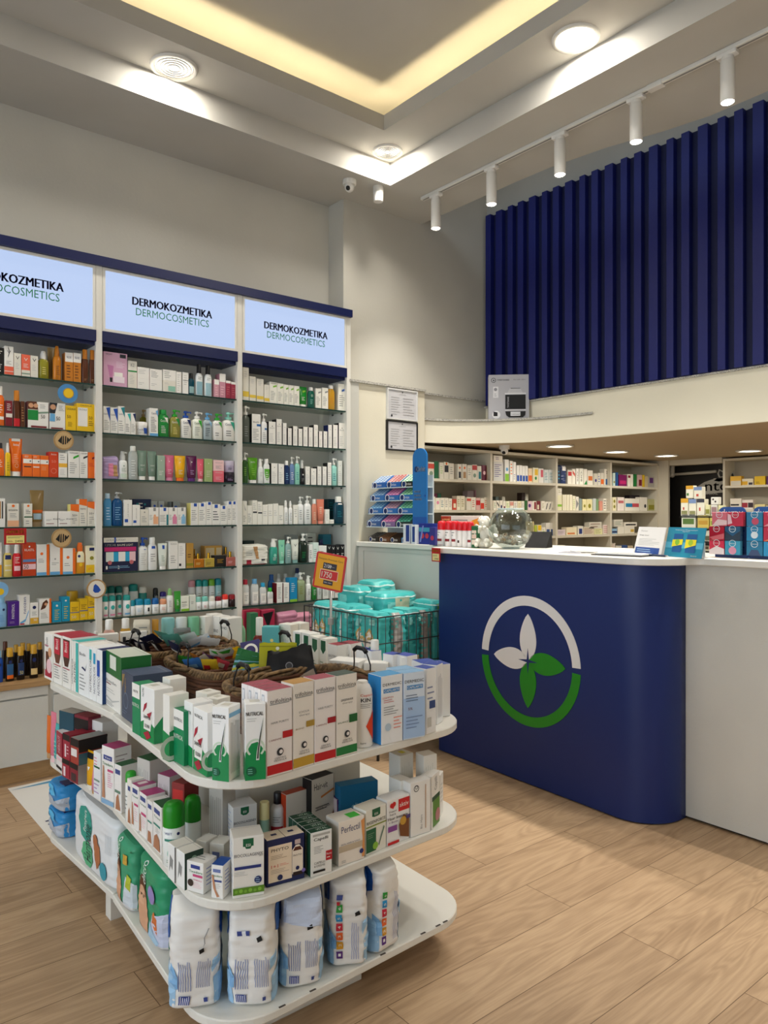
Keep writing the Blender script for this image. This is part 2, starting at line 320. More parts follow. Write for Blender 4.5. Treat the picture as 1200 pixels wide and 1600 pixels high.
def container(kind, name, w, h, d, c, toks, opt):
    """bottle, pump bottle, spray bottle, can, roll-on, tube and jar: body with its closure as a second part"""
    parts = []; cc = opt.get('cap', 'white'); B = MB(); r = w/2; ry = d/2; yc = ry
    gl = mat(c, .22) if c != 'clear' else mat('c9dcd8', .05, 0, 'clear')
    if kind in ('bottle', 'pump', 'spray', 'can', 'roll', 'foam'):
        fr = {'bottle': .84, 'pump': .76, 'spray': .72, 'can': .76, 'roll': .62, 'foam': .68}[kind]; fr = float(opt.get('fr', fr)); hb = h*fr
        nk = {'bottle': .5, 'pump': .3, 'spray': .5, 'can': .8, 'roll': .82, 'foam': .6}[kind]
        cw = float(opt.get('cw', 0)); nk = cw or nk
        rr = [(0, r*.9, ry*.9), (hb*.03, r, ry), (hb*.8, r, ry), (hb*.9, r*.93, ry*.93), (hb*.97, r*min(.93, nk+.2), ry*min(.93, nk+.25)), (hb, r*nk, min(ry, r*nk))]
        if kind in ('can', 'roll'): rr = [(0, r*.94, ry*.94), (hb*.02, r, ry), (hb*.94, r, ry), (hb, r*nk, ry*nk)]
        B.rings(rr, gl, 16, 2.4 if kind != 'can' else 2, yc); draws(B, loft_face(rr, hb, yc, 2.4 if kind != 'can' else 2), split_toks(toks)[''])
        parts.append(('body', B)); C = MB(); cm = mat(cc, .35); cr = min(r, ry)
        rc = r*(cw or .58)
        if kind == 'pump': pump(C, 0, yc, hb-.001, h, cm, w); parts.append(('pump', C))
        elif kind == 'spray': C.rings([(hb-.001, rc, rc), (h*.9, rc*.96, rc*.96), (h*.92, rc*.8, rc*.8), (h*.985, rc*.72, rc*.72), (h, rc*.5, rc*.5)], cm, 14, 2, yc); C.box(-rc*.16, yc-rc*1.15, h*.93, rc*.16, yc, h*.965, cm); parts.append(('spray_head', C))
        elif kind == 'foam': C.rings([(hb-.001, cr*.75, cr*.75), (h*.84, cr*.72, cr*.72), (h*.88, cr*.5, cr*.5), (h, cr*.5, cr*.5)], cm, 12, 2, yc); C.box(0, yc-cr*.2, h*.93, cr*1.1, yc+cr*.2, h*.98, cm); parts.append(('pump', C))
        elif kind in ('can', 'roll'): 
            k = .97; C.rings([(hb-.001, r*k, ry*k), (hb+(h-hb)*.66, r*k, ry*k), (hb+(h-hb)*.86, r*k*.9, ry*k*.9), (hb+(h-hb)*.96, r*k*.7, ry*k*.7), (h, r*k*.4, ry*k*.4)], cm, 16, 2, yc); parts.append(('cap', C))
        else: C.rings([(hb-.001, rc, rc), (h*.985, rc*.97, rc*.97), (h, rc*.85, rc*.85)], cm, 14, 2, yc); parts.append(('cap', C))
    elif kind == 'tube':
        hc = h*.13; C = MB(); C.rings([(0, r*.68, ry*.8), (hc*.9, r*.68, ry*.8), (hc, r*.6, ry*.7)], mat(cc, .35), 16, 2.3, yc)
        rr = [(hc*.98, r*.62, ry*.75), (hc*1.15, r*.78, ry*.95), (h*.5, r*.9, ry*.8), (h*.9, r, ry*.22), (h*.93, r, .0015), (h, r, .0012)]
        B.rings(rr, gl, 20, 2, yc); draws(B, loft_face(rr, h, yc), split_toks(toks)['']); parts += [('body', B), ('cap', C)]
    elif kind == 'jar':
        hb = h*float(opt.get('fr', .58)); rr = [(0, r*.86, ry*.86), (h*.06, r*.97, ry*.97), (hb, r*.97, ry*.97)]
        B.rings(rr, gl, 20, 2, yc); draws(B, loft_face(rr, hb, yc), split_toks(toks)['']); C = MB()
        C.rings([(hb, r, ry), (h*.96, r, ry), (h, r*.92, ry*.92)], mat(cc, .3), 20, 2, yc); parts += [('body', B), ('lid', C)]
    elif kind == 'flask':
        hb = h*.62; B.box(-r, 0, 0, r, d, hb, mat(c, .12), .003); draws(B, faces_of_box(w, d, hb)[''], split_toks(toks)['']); C = MB()
        C.cyl(0, yc, hb, h*.72, w*.16, mat('gold', .25, 1), 10); C.cyl(0, yc, h*.72, h, w*.13, mat('gold', .25, 1), 10); parts += [('body', B), ('cap', C)]
    return parts
def bag(w, h, d, c, toks, opt, seed=0, topfold=True, amp=.0045):
    """soft plastic pack: bulging sides, creases, gathered top seam"""
    B = MB(); rr = []; n = 44
    for k in range(n+1):
        t = k/n; z = h*t; e = max(0, (.05-t)/.05)**2; f = max(0, (t-.93)/.07)**2
        sy = 1-.05*(2*t-1)**4-.22*e; sx = 1-.015*(2*t-1)**2-.10*e
        if topfold and t > .90: q = (t-.90)/.10; sy *= 1-.8*q**1.2; sx *= 1-.05*q
        elif not topfold: sy *= 1-.22*f; sx *= 1-.10*f
        rr.append((z, w/2*sx, d/2*sy))
    rnd = seed*3.7
    def fn(q):
        x, y, z = q; f = Vector((x*18+rnd, y*18, z*9)); k = noise.noise(f)*amp+noise.noise(Vector((x*30+rnd, y*40, z*75)))*amp*.55+(abs(noise.noise(Vector((x*14+z*22, rnd, z*34))))-.25)*amp*.7
        e = abs(math.sin(z/h*math.pi)); s = 1 if y < d/2 else -1
        return (x+k*.7*(1 if x > 0 else -1), y-k*s*(.35+.65*min(1, e*3)), z+(noise.noise(Vector((x*20, rnd, 0)))*.008 if z > h*.9 else 0))
    m = mat(c, .3); B.rings(rr, m, 64, 5, d/2, fn=fn)
    F = loft_face(rr, h, d/2, 5, .97, fn); F.cols = 14; F.w = w
    f0 = F.fn; F.fn = lambda a, b, l: f0(a, b, l+.0012)
    g = rfun(rr)
    def side(sgn):
        def f(a, b, l):
            z = min(b*h, h*.999); rx, ry = g(z); sy = (2*a-1)*.95*(1 if sgn > 0 else -1); y = d/2+sy*ry; x = sgn*rx*max(0, 1-abs(sy)**5)**.2
            q = fn((x, y, z)); return (q[0]+sgn*(l+.0016), q[1], q[2])
        return Face(d, h, f, 12)
    T = split_toks(toks); 
    S1, S2 = side(1), side(-1); F.rows = S1.rows = S2.rows = 26; draws(B, F, T['']); draws(B, S1, T['>']); draws(B, S2, T['<'])
    return B
NAMES = dict(b='carton', bottle='bottle', pump='pump_bottle', spray='spray_bottle', can='spray_can', roll='roll_on_deodorant', tube='squeeze_tube', jar='cream_jar', foam='foam_bottle', flask='perfume_flask', bag='soft_pack')
WORD = dict(b='carton', bottle='bottle', pump='pump bottle', spray='spray bottle', can='spray can', roll='roll-on', tube='squeeze tube', jar='jar', foam='foam bottle', flask='square flask', bag='soft pack')
CATS = dict(b='box', bottle='bottle', pump='bottle', spray='bottle', can='spray can', roll='deodorant', tube='tube', jar='jar', foam='bottle', flask='perfume', bag='pack')
ORD = ['first', 'second', 'third', 'fourth', 'fifth', 'sixth', 'seventh', 'eighth', 'ninth', 'tenth', 'eleventh', 'twelfth', 'thirteenth', 'fourteenth', 'fifteenth', 'sixteenth', 'seventeenth', 'eighteenth', 'nineteenth', 'twentieth',
       'twenty-first', 'twenty-second', 'twenty-third', 'twenty-fourth', 'twenty-fifth', 'twenty-sixth', 'twenty-seventh', 'twenty-eighth', 'twenty-ninth', 'thirtieth', 'thirty-first', 'thirty-second', 'thirty-third', 'thirty-fourth', 'thirty-fifth', 'thirty-sixth']
SPACED = dict(offwhite='off-white', lightgrey='light grey', paleblue='pale blue', lightblue='light blue', skyblue='sky blue', darkteal='dark teal', brightgreen='bright green', darkgreen='dark green', paleyellow='pale yellow', darkred='dark red', palepink='pale pink')
def cname(c):
    if c not in PAL and len(c) == 6:
        f = lambda h: [int(h[i:i+2], 16) for i in (0, 2, 4)]
        a = f(c); c = min(PAL, key=lambda k: sum((x-y)**2 for x, y in zip(a, f(PAL[k]))))
    return SPACED.get(c, c)
def describe(kind, c, toks, opt):
    s = f'{cname(c) if c != "clear" else "clear"} {WORD[kind]}'
    if kind in ('bottle', 'pump', 'spray', 'can', 'roll', 'tube', 'foam') and 'cap' in opt: 
        return s+f' with {cname(opt["cap"])} '+('pump' if kind in ('pump', 'foam') else 'cap')
    for t in toks:
        if '@' in t and cname(t.split('@')[0]) != cname(c): return s+f' with {cname(t.split("@")[0])} band'
        q = t.split(':')
        if q[0] in ('R', 'C', 'P') and cname(q[2]) != cname(c): return s+f' with {cname(q[2])} '+{'R': 'panel', 'C': 'spot', 'P': 'flash'}[q[0]]
    if opt.get('top'): return s+f' with {cname(opt["top"])} top'
    for t in toks:
        if t[:2] in ('T:', 'B:', 'V:'): return s+f' with {cname(t.split(":")[3])} lettering'
    return s
def make(kind, c, w, h, d, toks, opt, loc, rz, label, group, seed=0):
    if kind == 'b':
        o, _ = carton(NAMES['b'], w, h, d, c, toks, opt); o.location = loc; o.rotation_euler = (0, 0, rz); tag(o, label, CATS['b'], group); return o
    if kind == 'bag':
        o = bag(w, h, d, c, toks, opt, seed).build(opt.get('name', NAMES['bag']), None, loc, rz); return tag(o, label, opt.get('cat', CATS['bag']), group)
    e = empty(NAMES[kind], loc, rz, label, CATS[kind], group)
    for n, mb in container(kind, NAMES[kind], w, h, d, c, toks, opt):
        p = mb.build(n, e)
        if n != 'body' and opt.get('cap') and opt.get('cap') != c: p['label'] = f"{cname(opt['cap'])} {n.replace('_', ' ')}"
    return e
DEP = dict(b=.055, bottle=.6, pump=.62, spray=.8, can=1, roll=.8, tube=.55, jar=1, foam=.9, flask=.45, bag=.1)
def row(p0, ang, z, place, spec, side='left', inset=.004, nm=None):
    """lay out one shelf: every line is  kind u0 u1 vtop colour [marks] [key=value]; u0, u1 bound the thing on the vertical plane of the row"""
    items = []
    for ln in spec.strip().splitlines():
        ln = ln.strip()
        if not ln or ln[0] == '#': continue
        lab = None
        if '|' in ln: ln, lab = ln.split('|'); lab = lab.strip()
        q = ln.split(); kind = q[0]; u0, u1, vt = map(float, q[1:4]); c = q[4]; opt = {}; toks = []
        for t in q[5:]:
            if '=' in t and ':' not in t and '@' not in t: k, v = t.split('='); opt[k] = v
            else: toks.append(t)
        items.append((u0, u1, vt, kind, c, toks, opt, lab))
    order = sorted(range(len(items)), key=lambda i: (items[i][0]+items[i][1])/2+(.1 if 'o' in items[i][6] else 0))
    rank = {j: i for i, j in enumerate(order)}
    N = len(items)
    for i, (u0, u1, vt, kind, c, toks, opt, lab) in enumerate(items):
        off = float(opt.get('o', 0)); n = (-math.sin(ang), math.cos(ang)); q0 = (p0[0]+n[0]*off, p0[1]+n[1]*off)
        a = on_plane(u0, q0, ang); b = on_plane(u1, q0, ang); w = math.hypot(b[0]-a[0], b[1]-a[1])*.985
        zb = z
        cx, cy = (a[0]+b[0])/2, (a[1]+b[1])/2; dep = (a[2]+b[2])/2
        if 'up' in opt: zb = HC+(HOR-float(opt['up']))/FPX*dep
        if 'zb' in opt: zb = float(opt['zb'])
        h = HC+(HOR-vt)/FPX*dep-zb; h = max(h, .012)
        d = float(opt['d']) if 'd' in opt else (DEP['b'] if kind in ('b', 'bag') else DEP[kind]*w)
        r = math.radians(float(opt.get('r', 0)))
        k = rank[i]; pos = ORD[k] if k < N/2+1 or N-1-k >= len(ORD) else None
        s2 = {'left': 'right', 'back': 'front', 'right': 'left'}[side]
        where = f'{ORD[k]} from {side}' if k <= N//2 else (f'{ORD[N-1-k]} from {s2}' if N-1-k > 0 else f'last at {s2}')
        if k == 0: where = f'first at {side}'
        label = lab or f'{describe(kind, c, toks, opt)}, {where}, {place}'
        ob = make(kind, c, w, h, d, toks, opt, (cx+n[0]*inset, cy+n[1]*inset, zb+.0006), ang+r, label, f'{WORD[kind]}s on the {place}', seed=i)
        if nm and kind == 'b': ob.name = nm
# ------------------------------------------------------------------ room shell
XP, YP = 3.61, 4.0           # corner pier right edge and its face
m = MB(); m.box(-3.2, -3.0, -.05, 7.2, 4.6, 0, M_FLOOR); struct('floor', m)
m = MB(); m.box(-3.2, 4.17, 0, 2.94, 4.30, 4.1, M_WALL); struct('wall_left', m)
m = MB(); m.box(2.915, YP, 2.18, 4.36, 4.30, 4.1, M_WALL); m.box(XP, YP, 1.98, 4.36, 4.30, 2.18, M_WALL); struct('wall_corner', m)
m = MB(); m.box(3.01, 3.965, 0, XP, 4.30, 2.175, M_CREAM); m.box(2.935, 3.955, 0, 3.01, 4.30, 2.175, mat('c9c8c0', .5)); struct('wall_pier', m)
m = MB(); m.box(4.30, -1.9, 2.13, 4.42, 4.3, 4.1, M_ROUGH); struct('wall_right', m)
m = MB(); m.box(3.6, 4.32, 0, 7.0, 4.42, 1.98, M_CREAM); struct('wall_back', m)
m = MB(); m.box(7.02, -1.9, 0, 7.12, 4.42, 1.98, M_CREAM); struct('wall_end', m)
m = MB(); m.box(-3.2, -3.0, 0, 7.1, -2.9, 4.1, M_WALL); struct('wall_front', m)
m = MB(); m.box(-3.2, -3.0, 0, -3.1, -1.7, 4.1, M_WALL); m.box(-3.2, 3.4, 0, -3.1, 4.3, 4.1, M_WALL); m.box(-3.2, -1.7, 2.9, -3.1, 3.4, 4.1, M_WALL); struct('wall_street', m)
# ceiling: low border, stepped ring, glowing cove, raised centre
ZB, ZR, ZL, ZU = 3.39, 3.53, 3.616, 3.765
bx, by, bX, bY = -1.9, -1.7, 3.03, 3.65; ix, iy, iX, iY = -1.6, -1.4, 2.736, 3.356
m = MB()
m.box(-3.2, bY, ZB, bX, 4.17, ZB+.02, M_CEIL); m.box(-3.2, -3, ZB, bx, bY, ZB+.02, M_CEIL); m.box(bx, -3, ZB, bX, by, ZB+.02, M_CEIL)
m.prism([(bX, -3), (3.80, -3), (3.80, 1.95), (3.755, 2.2), (3.67, 2.5), (3.62, 2.85), (3.61, 3.1), (3.61, 4.0), (2.92, 4.0), (2.92, 4.17), (bX, 4.17)][0:8]+[(bX, 4.0)], ZB, ZB+.14, M_CEIL)
struct('ceiling', m)
m = MB()
g_ = .003
for a in ((bx-.02, bY-g_, bX+.02, bY+.02), (bx-.02, by-.02, bX+.02, by+g_), (bx-.02, by+g_, bx+g_, bY-g_), (bX-g_, by+g_, bX+.02, bY-g_)): m.box(a[0], a[1], ZB-.0015, a[2], a[3], ZU, M_CEIL)
struct('trim_1', m)
m = MB()
def ringslab(m, X0, Y0, X1, Y1, x0, y0, x1, y1, z0, z1, mm):
    m.box(X0, y1, z0, X1, Y1, z1, mm); m.box(X0, Y0, z0, X1, y0, z1, mm); m.box(X0, y0, z0, x0, y1, z1, mm); m.box(x1, y0, z0, X1, y1, z1, mm)
ringslab(m, bx-.01, by-.01, bX+.01, bY+.01, ix-.01, iy-.01, iX+.01, iY+.01, ZR, ZR+.015, M_CEIL); ringslab(m, ix-.02, iy-.02, iX+.02, iY+.02, ix, iy, iX, iY, ZR-.002, ZL, M_CEIL); struct('trim_2', m)
m = MB(); m.box(bx-.02, by-.02, ZU, bX+.02, bY+.02, ZU+.03, M_CEIL); struct('ceiling_centre', m)['kind'] = 'structure'
m = MB(); m.box(3.0, -3, 4.06, 4.42, 4.3, 4.1, M_ROUGH); struct('ceiling_recess', m)
m = MB(); L_ = mat('ffe9ba', 30.0, 0, 'emit')
ringslab(m, ix-.05, iy-.05, iX+.05, iY+.05, ix-.035, iy-.035, iX+.035, iY+.035, ZR+.02, ZR+.03, L_)
tag(m.build('cove_light_strip'), 'warm glowing strip hidden in the ceiling cove around the raised centre', 'light')
# mezzanine above the dispensary with its concave ledge
arc = [(3.60, 3.985), (3.72, 3.955), (3.85, 3.89), (3.98, 3.79), (4.09, 3.67), (4.17, 3.54), (4.23, 3.38), (4.265, 3.2), (4.28, 3.02)]
m = MB(); m.prism([(x+.012, y+.012) for x, y in arc]+[(4.295, -1.9), (7.1, -1.9), (7.1, 4.42), (3.60, 4.42)], 1.825, 1.845, mat('b9a88a', .7)); struct('ceiling_mezzanine', m)
m = MB(); n = len(arc)
P0 = [(x, y, 1.815) for x, y in arc]; P1 = [(x, y, 1.975) for x, y in arc]
m.add(P0+P1, [(i, i+1, n+i+1, n+i) for i in range(n-1)], M_CREAM, True)
m.prism(arc+[(4.30, 3.02), (4.30, 4.0), (3.60, 4.0)], 1.97, 1.98, M_CREAM)
m.box(4.28, -1.9, 1.815, 4.31, 3.02, 2.13, M_CREAM); m.box(4.285, 3.02, 1.97, 4.31, 4.0, 2.13, M_CREAM); struct('wall_mezzanine', m)
m = MB()
q = [(x-.012*(1 if i < 4 else .9), y-.012) for i, (x, y) in enumerate(arc)]
m.add([(x, y, 1.975) for x, y in q]+[(x, y, 1.990) for x, y in q]+[(x+.03, y+.03, 1.990) for x, y in arc]+[(x+.03, y+.03, 1.975) for x, y in arc], [(i, i+1, n+i+1, n+i) for i in range(n-1)]+[(n+i, n+i+1, 2*n+i+1, 2*n+i) for i in range(n-1)]+[(i+1, i, 3*n+i, 3*n+i+1) for i in range(n-1)], M_SPECK)
m.box(2.93, 3.945, 2.175, XP+.0, 4.0, 2.19, M_SPECK); m.box(XP, 3.985, 2.165, 4.29, 4.0, 2.178, M_SPECK); m.box(4.262, -1.9, 2.12, 4.285, 4.0, 2.132, M_SPECK); struct('trim_3', m)
# blue slatted cladding: one panel with slats of its own
e = empty('slatted_wall_panel', (4.27, 1.0, 2.135), 0, 'deep blue ribbed wall panel of vertical slats above the cream mezzanine band', 'wall panel')
BL = mat('0d1862', .5); BD = mat('08103c', .6)
b = MB(); b.box(.015, -2.9, 0, .028, 2.985, 1.465, BD); b.build('backing_board', e)
k = 0; y = 2.965
while y > -2.6:
    s = MB(); w_ = (.052, .062, .047)[k % 3]; s.box(-.026, y-w_, 0, .016, y, 1.465, BL, .002); o = s.build('slat', e); y -= w_+(.052, .058, .05)[k % 3]; k += 1
# ------------------------------------------------------------------ ceiling fittings
def area(name, loc, size, power, col=WARM, parent=None, spread=math.pi, rot=(0, 0, 0)):
    l = bpy.data.lights.new(name, 'AREA'); l.shape = 'DISK'; l.size = size; l.energy = power; l.color = col; l.spread = spread
    o = bpy.data.objects.new(name, l); COL.objects.link(o); o.location = loc; o.rotation_euler = rot
    if parent: o.parent = parent
def downlight(x, y, z, r, label, power, strong=14, ribs=True, grp='recessed ceiling downlights'):
    e = empty('recessed_downlight', (x, y, z), 0, label, 'ceiling light', grp)
    m = MB(); pts = [(r*1.2, .0), (r*1.18, -.008), (r*1.0, -.01), (r*.97, .004)]
    m.rings([(zz, rr, rr) for rr, zz in pts], mat('d9d7d0', .4), 32, cap=False); m.build('trim_ring', e)
    m = MB(); m.rings([(.004, r*.98, r*.98), (-.003, r*.9, r*.9), (-.004, r*.02, r*.02)], mat('fff6e6', float(strong), 0, 'emit'), 32, cap=False); m.build('lamp_lens', e)
    if ribs:
        for k in range(4):
            a = r*(.86-.18*k); m = MB(); m.tube([(a*math.cos(t*math.pi/12), a*math.sin(t*math.pi/12), -.006) for t in range(24)], .003, mat('8f8c84', .3, .3), 6, True); m.build('reflector_ring', e)
    area('downlight_glow', (0, 0, -.012), r*1.8, power, parent=e)
downlight(2.905, 2.14, ZR, .093, 'large plain bright downlight at the upper right of the ceiling step', P_DOWN, 14, False)
downlight(2.915, 3.54, ZR, .078, 'ribbed downlight in the corner of the stepped ceiling above the camera dome', P_DOWN, 2.2)
downlight(1.54, 3.547, ZR, .098, 'ribbed downlight at the upper left above the dermocosmetics shelves', P_DOWN, 2.2)
for p in ((.16, 3.547), (2.905, .75), (-1.2, 3.547), (2.905, -.7), (-1.75, .8), (1.2, -1.55)): downlight(p[0], p[1], ZR, .093, 'plain downlight outside the photographed part of the stepped ceiling', P_DOWN, 12, False, 'downlights out of sight')
for (u, v), nm in zip(((875, 696.5), (963, 705.5), (1041, 711.5), (1171, 704)), ('leftmost', 'second from left', 'third from left', 'rightmost')):
    p = gp(u, v, 1.823); downlight(p[0], p[1], 1.823, .088, f'{nm} of the flat round lights in the low ceiling above the counter', P_SOFFIT, 9, False, 'flat round lights under the mezzanine')
for p in ((5.2, 1.2), (5.2, -.4), (6.3, .8)): downlight(p[0], p[1], 1.823, .088, 'flat round light under the mezzanine beyond the right edge of view', P_SOFFIT, 9, False, 'flat round lights out of sight')
TX_ = 3.31
e = empty('track_rail', (TX_, 1.0, ZB), 0, 'long thin white lighting track running along the ceiling before the blue slats', 'lighting track')
m = MB(); m.box(-.016, -2.2, -.02, .016, 2.66, 0, mat('dedcd5', .4), .002); m.box(-.005, -2.19, -.0215, .005, 2.65, -.0195, mat('8a8984', .5)); m.build('rail', e)
m = MB(); m.box(-.02, .93, -.026, .02, 1.01, 0, mat('dedcd5', .4), .002); m.build('joint_cover', e)
for k, u in enumerate((681, 768, 875, 994, 1137, 1310, 1560)):
    r_ = ray(u); y = TX_/r_[0]*r_[1]; 
    e = empty('track_spotlight', (TX_, y, ZB-.021), 0, ['white cylinder spotlight at the far left end of the ceiling track', 'white track spotlight, second from the far left end', 'white track spotlight, middle one of the five in view', 'white track spotlight, second from the right edge', 'white track spotlight nearest the camera at upper right', 'track spotlight beyond the right edge of view', 'track spotlight beyond the right edge of view'][k], 'spotlight', 'cylinder spotlights on the ceiling track')
    h = .185; wm = mat('e4e2dc', .35)
    m = MB(); m.box(-.02, -.045, -.02, .02, .045, 0, wm, .003); m.cyl(0, 0, -.04, -.018, .026, wm, 16); m.build('adapter', e)
    m = MB(); m.rings([(-.038-h, .028, .028), (-.036-h, .031, .031), (-.040, .031, .031), (-.036, .028, .028)], wm, 24, cap=False); m.rings([(-.0365, .028, .028), (-.036, .001, .001)], wm, 24, cap=False); m.build('housing', e)
    m = MB(); m.rings([(-.034-h, .0275, .0275), (-.038-h, .001, .001)], mat('fff8ea', 30.0, 0, 'emit'), 24, cap=False); m.build('lamp_lens', e)
    l = bpy.data.lights.new('track_beam', 'SPOT'); l.energy = P_TRACK; l.color = WARM; l.spot_size = math.radians(88); l.spot_blend = .7; l.shadow_soft_size = .018
    o = bpy.data.objects.new('track_beam', l); COL.objects.link(o); o.parent = e; o.location = (0, 0, -.075-h)
def dome_camera(x, y, z, label, r=.042, ball='2a2a2c'):
    e = empty('dome_camera', (x, y, z), math.radians(-40), label, 'camera')
    m = MB(); m.rings([(-.03, r*.92, r*.92), (-.026, r, r), (0, r, r)], mat('dddbd4', .4), 24); m.build('base', e)
    m = MB(); m.sphere((0, -.004, -.045), r*.72, mat('e2e0da', .35)); m.build('ball', e)
    m = MB(); m.sphere((-.006, -r*.48, -.055), r*.38, mat('101012', .1)); m.build('lens', e)
p = gp(546, 282, ZB); dome_camera(p[0], p[1], ZB, 'white dome camera with black lens on the ceiling left of the sensor')
p = gp(788, 696, 1.825); dome_camera(p[0], p[1], 1.825, 'small white dome camera under the mezzanine edge above the fish bowl', .04)
p = gp(591, 292, ZB); e = empty('motion_sensor', (p[0], p[1], ZB), 0, 'small white cylindrical sensor on the ceiling right of the dome camera', 'sensor')
m = MB(); m.cyl(0, 0, -.04, 0, .034, mat('dddbd4', .4), 20); m.build('base', e); m = MB(); m.cyl(0, 0, -.095, -.04, .03, mat('e8e6e0', .3), 20, .032); m.build('cover', e)
# ------------------------------------------------------------------ lit wall shelving
YS = 3.95; BX = [.49, 1.306, 2.124, 2.922]; SZ = [1.977, 1.727, 1.4845, 1.235, .9915, .7505]
WHT = mat('e2e0d8', .45); NVY = mat('0e1a4c', .4); GREYB = mat('cfcdc6', .6)
GL = mat('eef5f2', .05, 0, 'clear'); GE = mat('1f3d38', .2)
BAY = ['left', 'middle', 'right']
for i in range(3):
    x0, x1 = BX[i], BX[i+1]
    e = empty('display_shelving_bay', ((x0+x1)/2, YS, .49), 0, ['leftmost wall shelving bay, cut by the picture edge, holding sun care products', 'middle wall shelving bay between the two other lit bays', 'rightmost wall shelving bay beside the cream pier'][i], 'shelving', 'lit wall shelving bays')
    w2 = (x1-x0)/2; D = .215; z = lambda a: a-.49
    m = MB(); m.box(-w2+.017, D-.012, 0, w2-.017, D, z(2.2), GREYB); m.build('back_panel', e)
    for s in (-1, 1):
        if s == 1 and i < 2: continue
        m = MB(); xx = -w2 if s == -1 else w2
        m.box(xx-.016, 0, 0, xx+.016, D, z(2.6), WHT, .001); m.build('side_panel', e)
    for zz in SZ:
        m = MB(); m.box(-w2+.018, .012, z(zz)-.008, w2-.018, D-.014, z(zz), GL); m.box(-w2+.018, .009, z(zz)-.008, w2-.018, .0118, z(zz), GE); m.build('glass_shelf', e)['label'] = 'clear glass shelf with dark green edge'
        m = MB()
        for s in (-1, 1): 
            for yy in (.05, .15): m.cyl(s*(w2-.026), yy, z(zz)-.02, z(zz)-.009, .005, mat('5a5a58', .3, .8), 8); m.box(min(s*(w2-.026), s*(w2-.017)), yy-.003, z(zz)-.016, max(s*(w2-.026), s*(w2-.017)), yy+.003, z(zz)-.01, mat('5a5a58', .3, .8))
        m.build('shelf_pin', e)
    m = MB(); m.box(-w2+.016, -.004, z(2.197), w2-.016, .02, z(2.256), NVY); m.box(-w2+.016, .02, z(2.18), w2-.016, D, z(2.2), NVY); m.build('lower_fascia', e)
    m = MB(); m.box(-w2-.0, -.022, z(2.592), w2+(.016 if i == 2 else 0), D, z(2.64), NVY); m.build('top_fascia', e)
    # lit sign box
    m = MB(); a, b, c, d = -w2+.018, w2-.018, z(2.257), z(2.591); f = .014
    m.box(a, .0, c, b, .05, c+f, WHT); m.box(a, 0, d-f, b, .05, d, WHT); m.box(a, 0, c+f, a+f, .05, d-f, WHT); m.box(b-f, 0, c+f, b, .05, d-f, WHT); sf = m.build('sign_frame', e)
    m = MB(); m.box(a+f, .006, c+f, b-f, .03, d-f, mat('b9cdf2', .85*P_SIGN, 0, 'emit'))
    F = flat((a, .006, c), (1, 0, 0), (0, 0, 1), b-a, d-c); W_ = b-a; H_ = d-c
    draw(m, F, f'H:DERMOKOZMETIKA:{.5},{.565},{.462/W_},{.043/H_}:10104a', 1); draw(m, F, f'T:DERMOCOSMETICS:{.5},{.40},{.425/W_},{.040/H_}:177a4c', 1)
    m.build('lit_sign_panel', sf)
# base cabinets and oak worktop
m = MB(); m.box(-.4, 3.86, .464, 2.93, 4.165, .49, M_OAK, .001); tag(m.build('worktop'), 'oak worktop running under the wall shelving above the low white cabinets', 'worktop')
for i, (x0, x1) in enumerate(((-.4, .34), (.34, 1.05), (1.05, 1.80), (1.80, 2.52), (2.52, 2.93))):
    e = empty('base_cabinet', ((x0+x1)/2, 3.88, 0), 0, ['low white cabinet beyond the left edge of view', 'low white cabinet with flat door at the left picture edge', 'low white cabinet behind the far end of the island shelf', 'low white cabinet hidden behind the middle of the island', 'narrow low white cabinet nearest the cream pier'][i], 'cabinet', 'low white cabinets under the oak worktop')
    w2 = (x1-x0)/2; m = MB(); m.box(-w2, .015, .09, w2, .28, .463, mat('cfcdc6', .5)); m.build('body', e)
    m = MB(); m.box(-w2+.012, 0, .095, w2-.012, .0145, .408, M_LAM, .002); m.build('door', e); m = MB(); m.box(-w2+.012, 0, .415, w2-.012, .0145, .46, M_LAM, .002); m.build('top_rail', e)
    m = MB(); m.box(-w2, .04, 0, w2, .055, .089, M_OAK); m.build('toe_kick', e)
# hanging round tokens and the offer card
def token(u, v, r, label, rim, face, extra, yy=3.925):
    q = on_plane(u, (0, yy), 0); z = HC+(HOR-v)/FPX*q[2]; R = r/FPX*q[2]
    e = empty('round_hang_tag', (q[0], yy, z), 0, label, 'round tag')
    m = MB(); m.rings([(-.003, R, R), (.003, R, R)], mat(rim, .5), 28, fn=lambda p: (p[0], p[2], p[1])); m.build('disc', e)
    F = flat((-R, -.0032, -R), (1, 0, 0), (0, 0, 1), 2*R, 2*R); m = MB(); draws(m, F, ([f'C:.5,.5,.43:{face}'] if face else [])+extra); m.build('printed_emblem', e)
    m = MB(); m.box(-.002, .0032, R*.3, .002, .03, R*.3+.004, 'grey'); m.build('clip', e)
fish = ['P:.2,.45,.42,.75,.4,.3:black', 'P:.42,.28,.5,.28,.5,.75,.45,.7:black', 'P:.54,.28,.6,.3,.62,.72,.56,.72:black', 'P:.64,.34,.7,.38,.75,.6,.66,.68:black', 'P:.74,.42,.88,.62,.84,.66,.72,.52:black']
token(106, 615, 15, 'blue round tag with yellow sun hanging over the third left shelf', '4a8bc4', None, ['C:.52,.52,.27:yellow', 'O:.52,.52,.27,.04:gold'])
token(99.5, 688, 15, 'wooden round tag with striped shell, upper one, near the orange cartons', 'b08d5c', 'c8a878', fish)
token(96, 841, 15, 'wooden round tag with striped shell, lower one, above the orange-edged cartons', 'b08d5c', 'c8a878', fish)
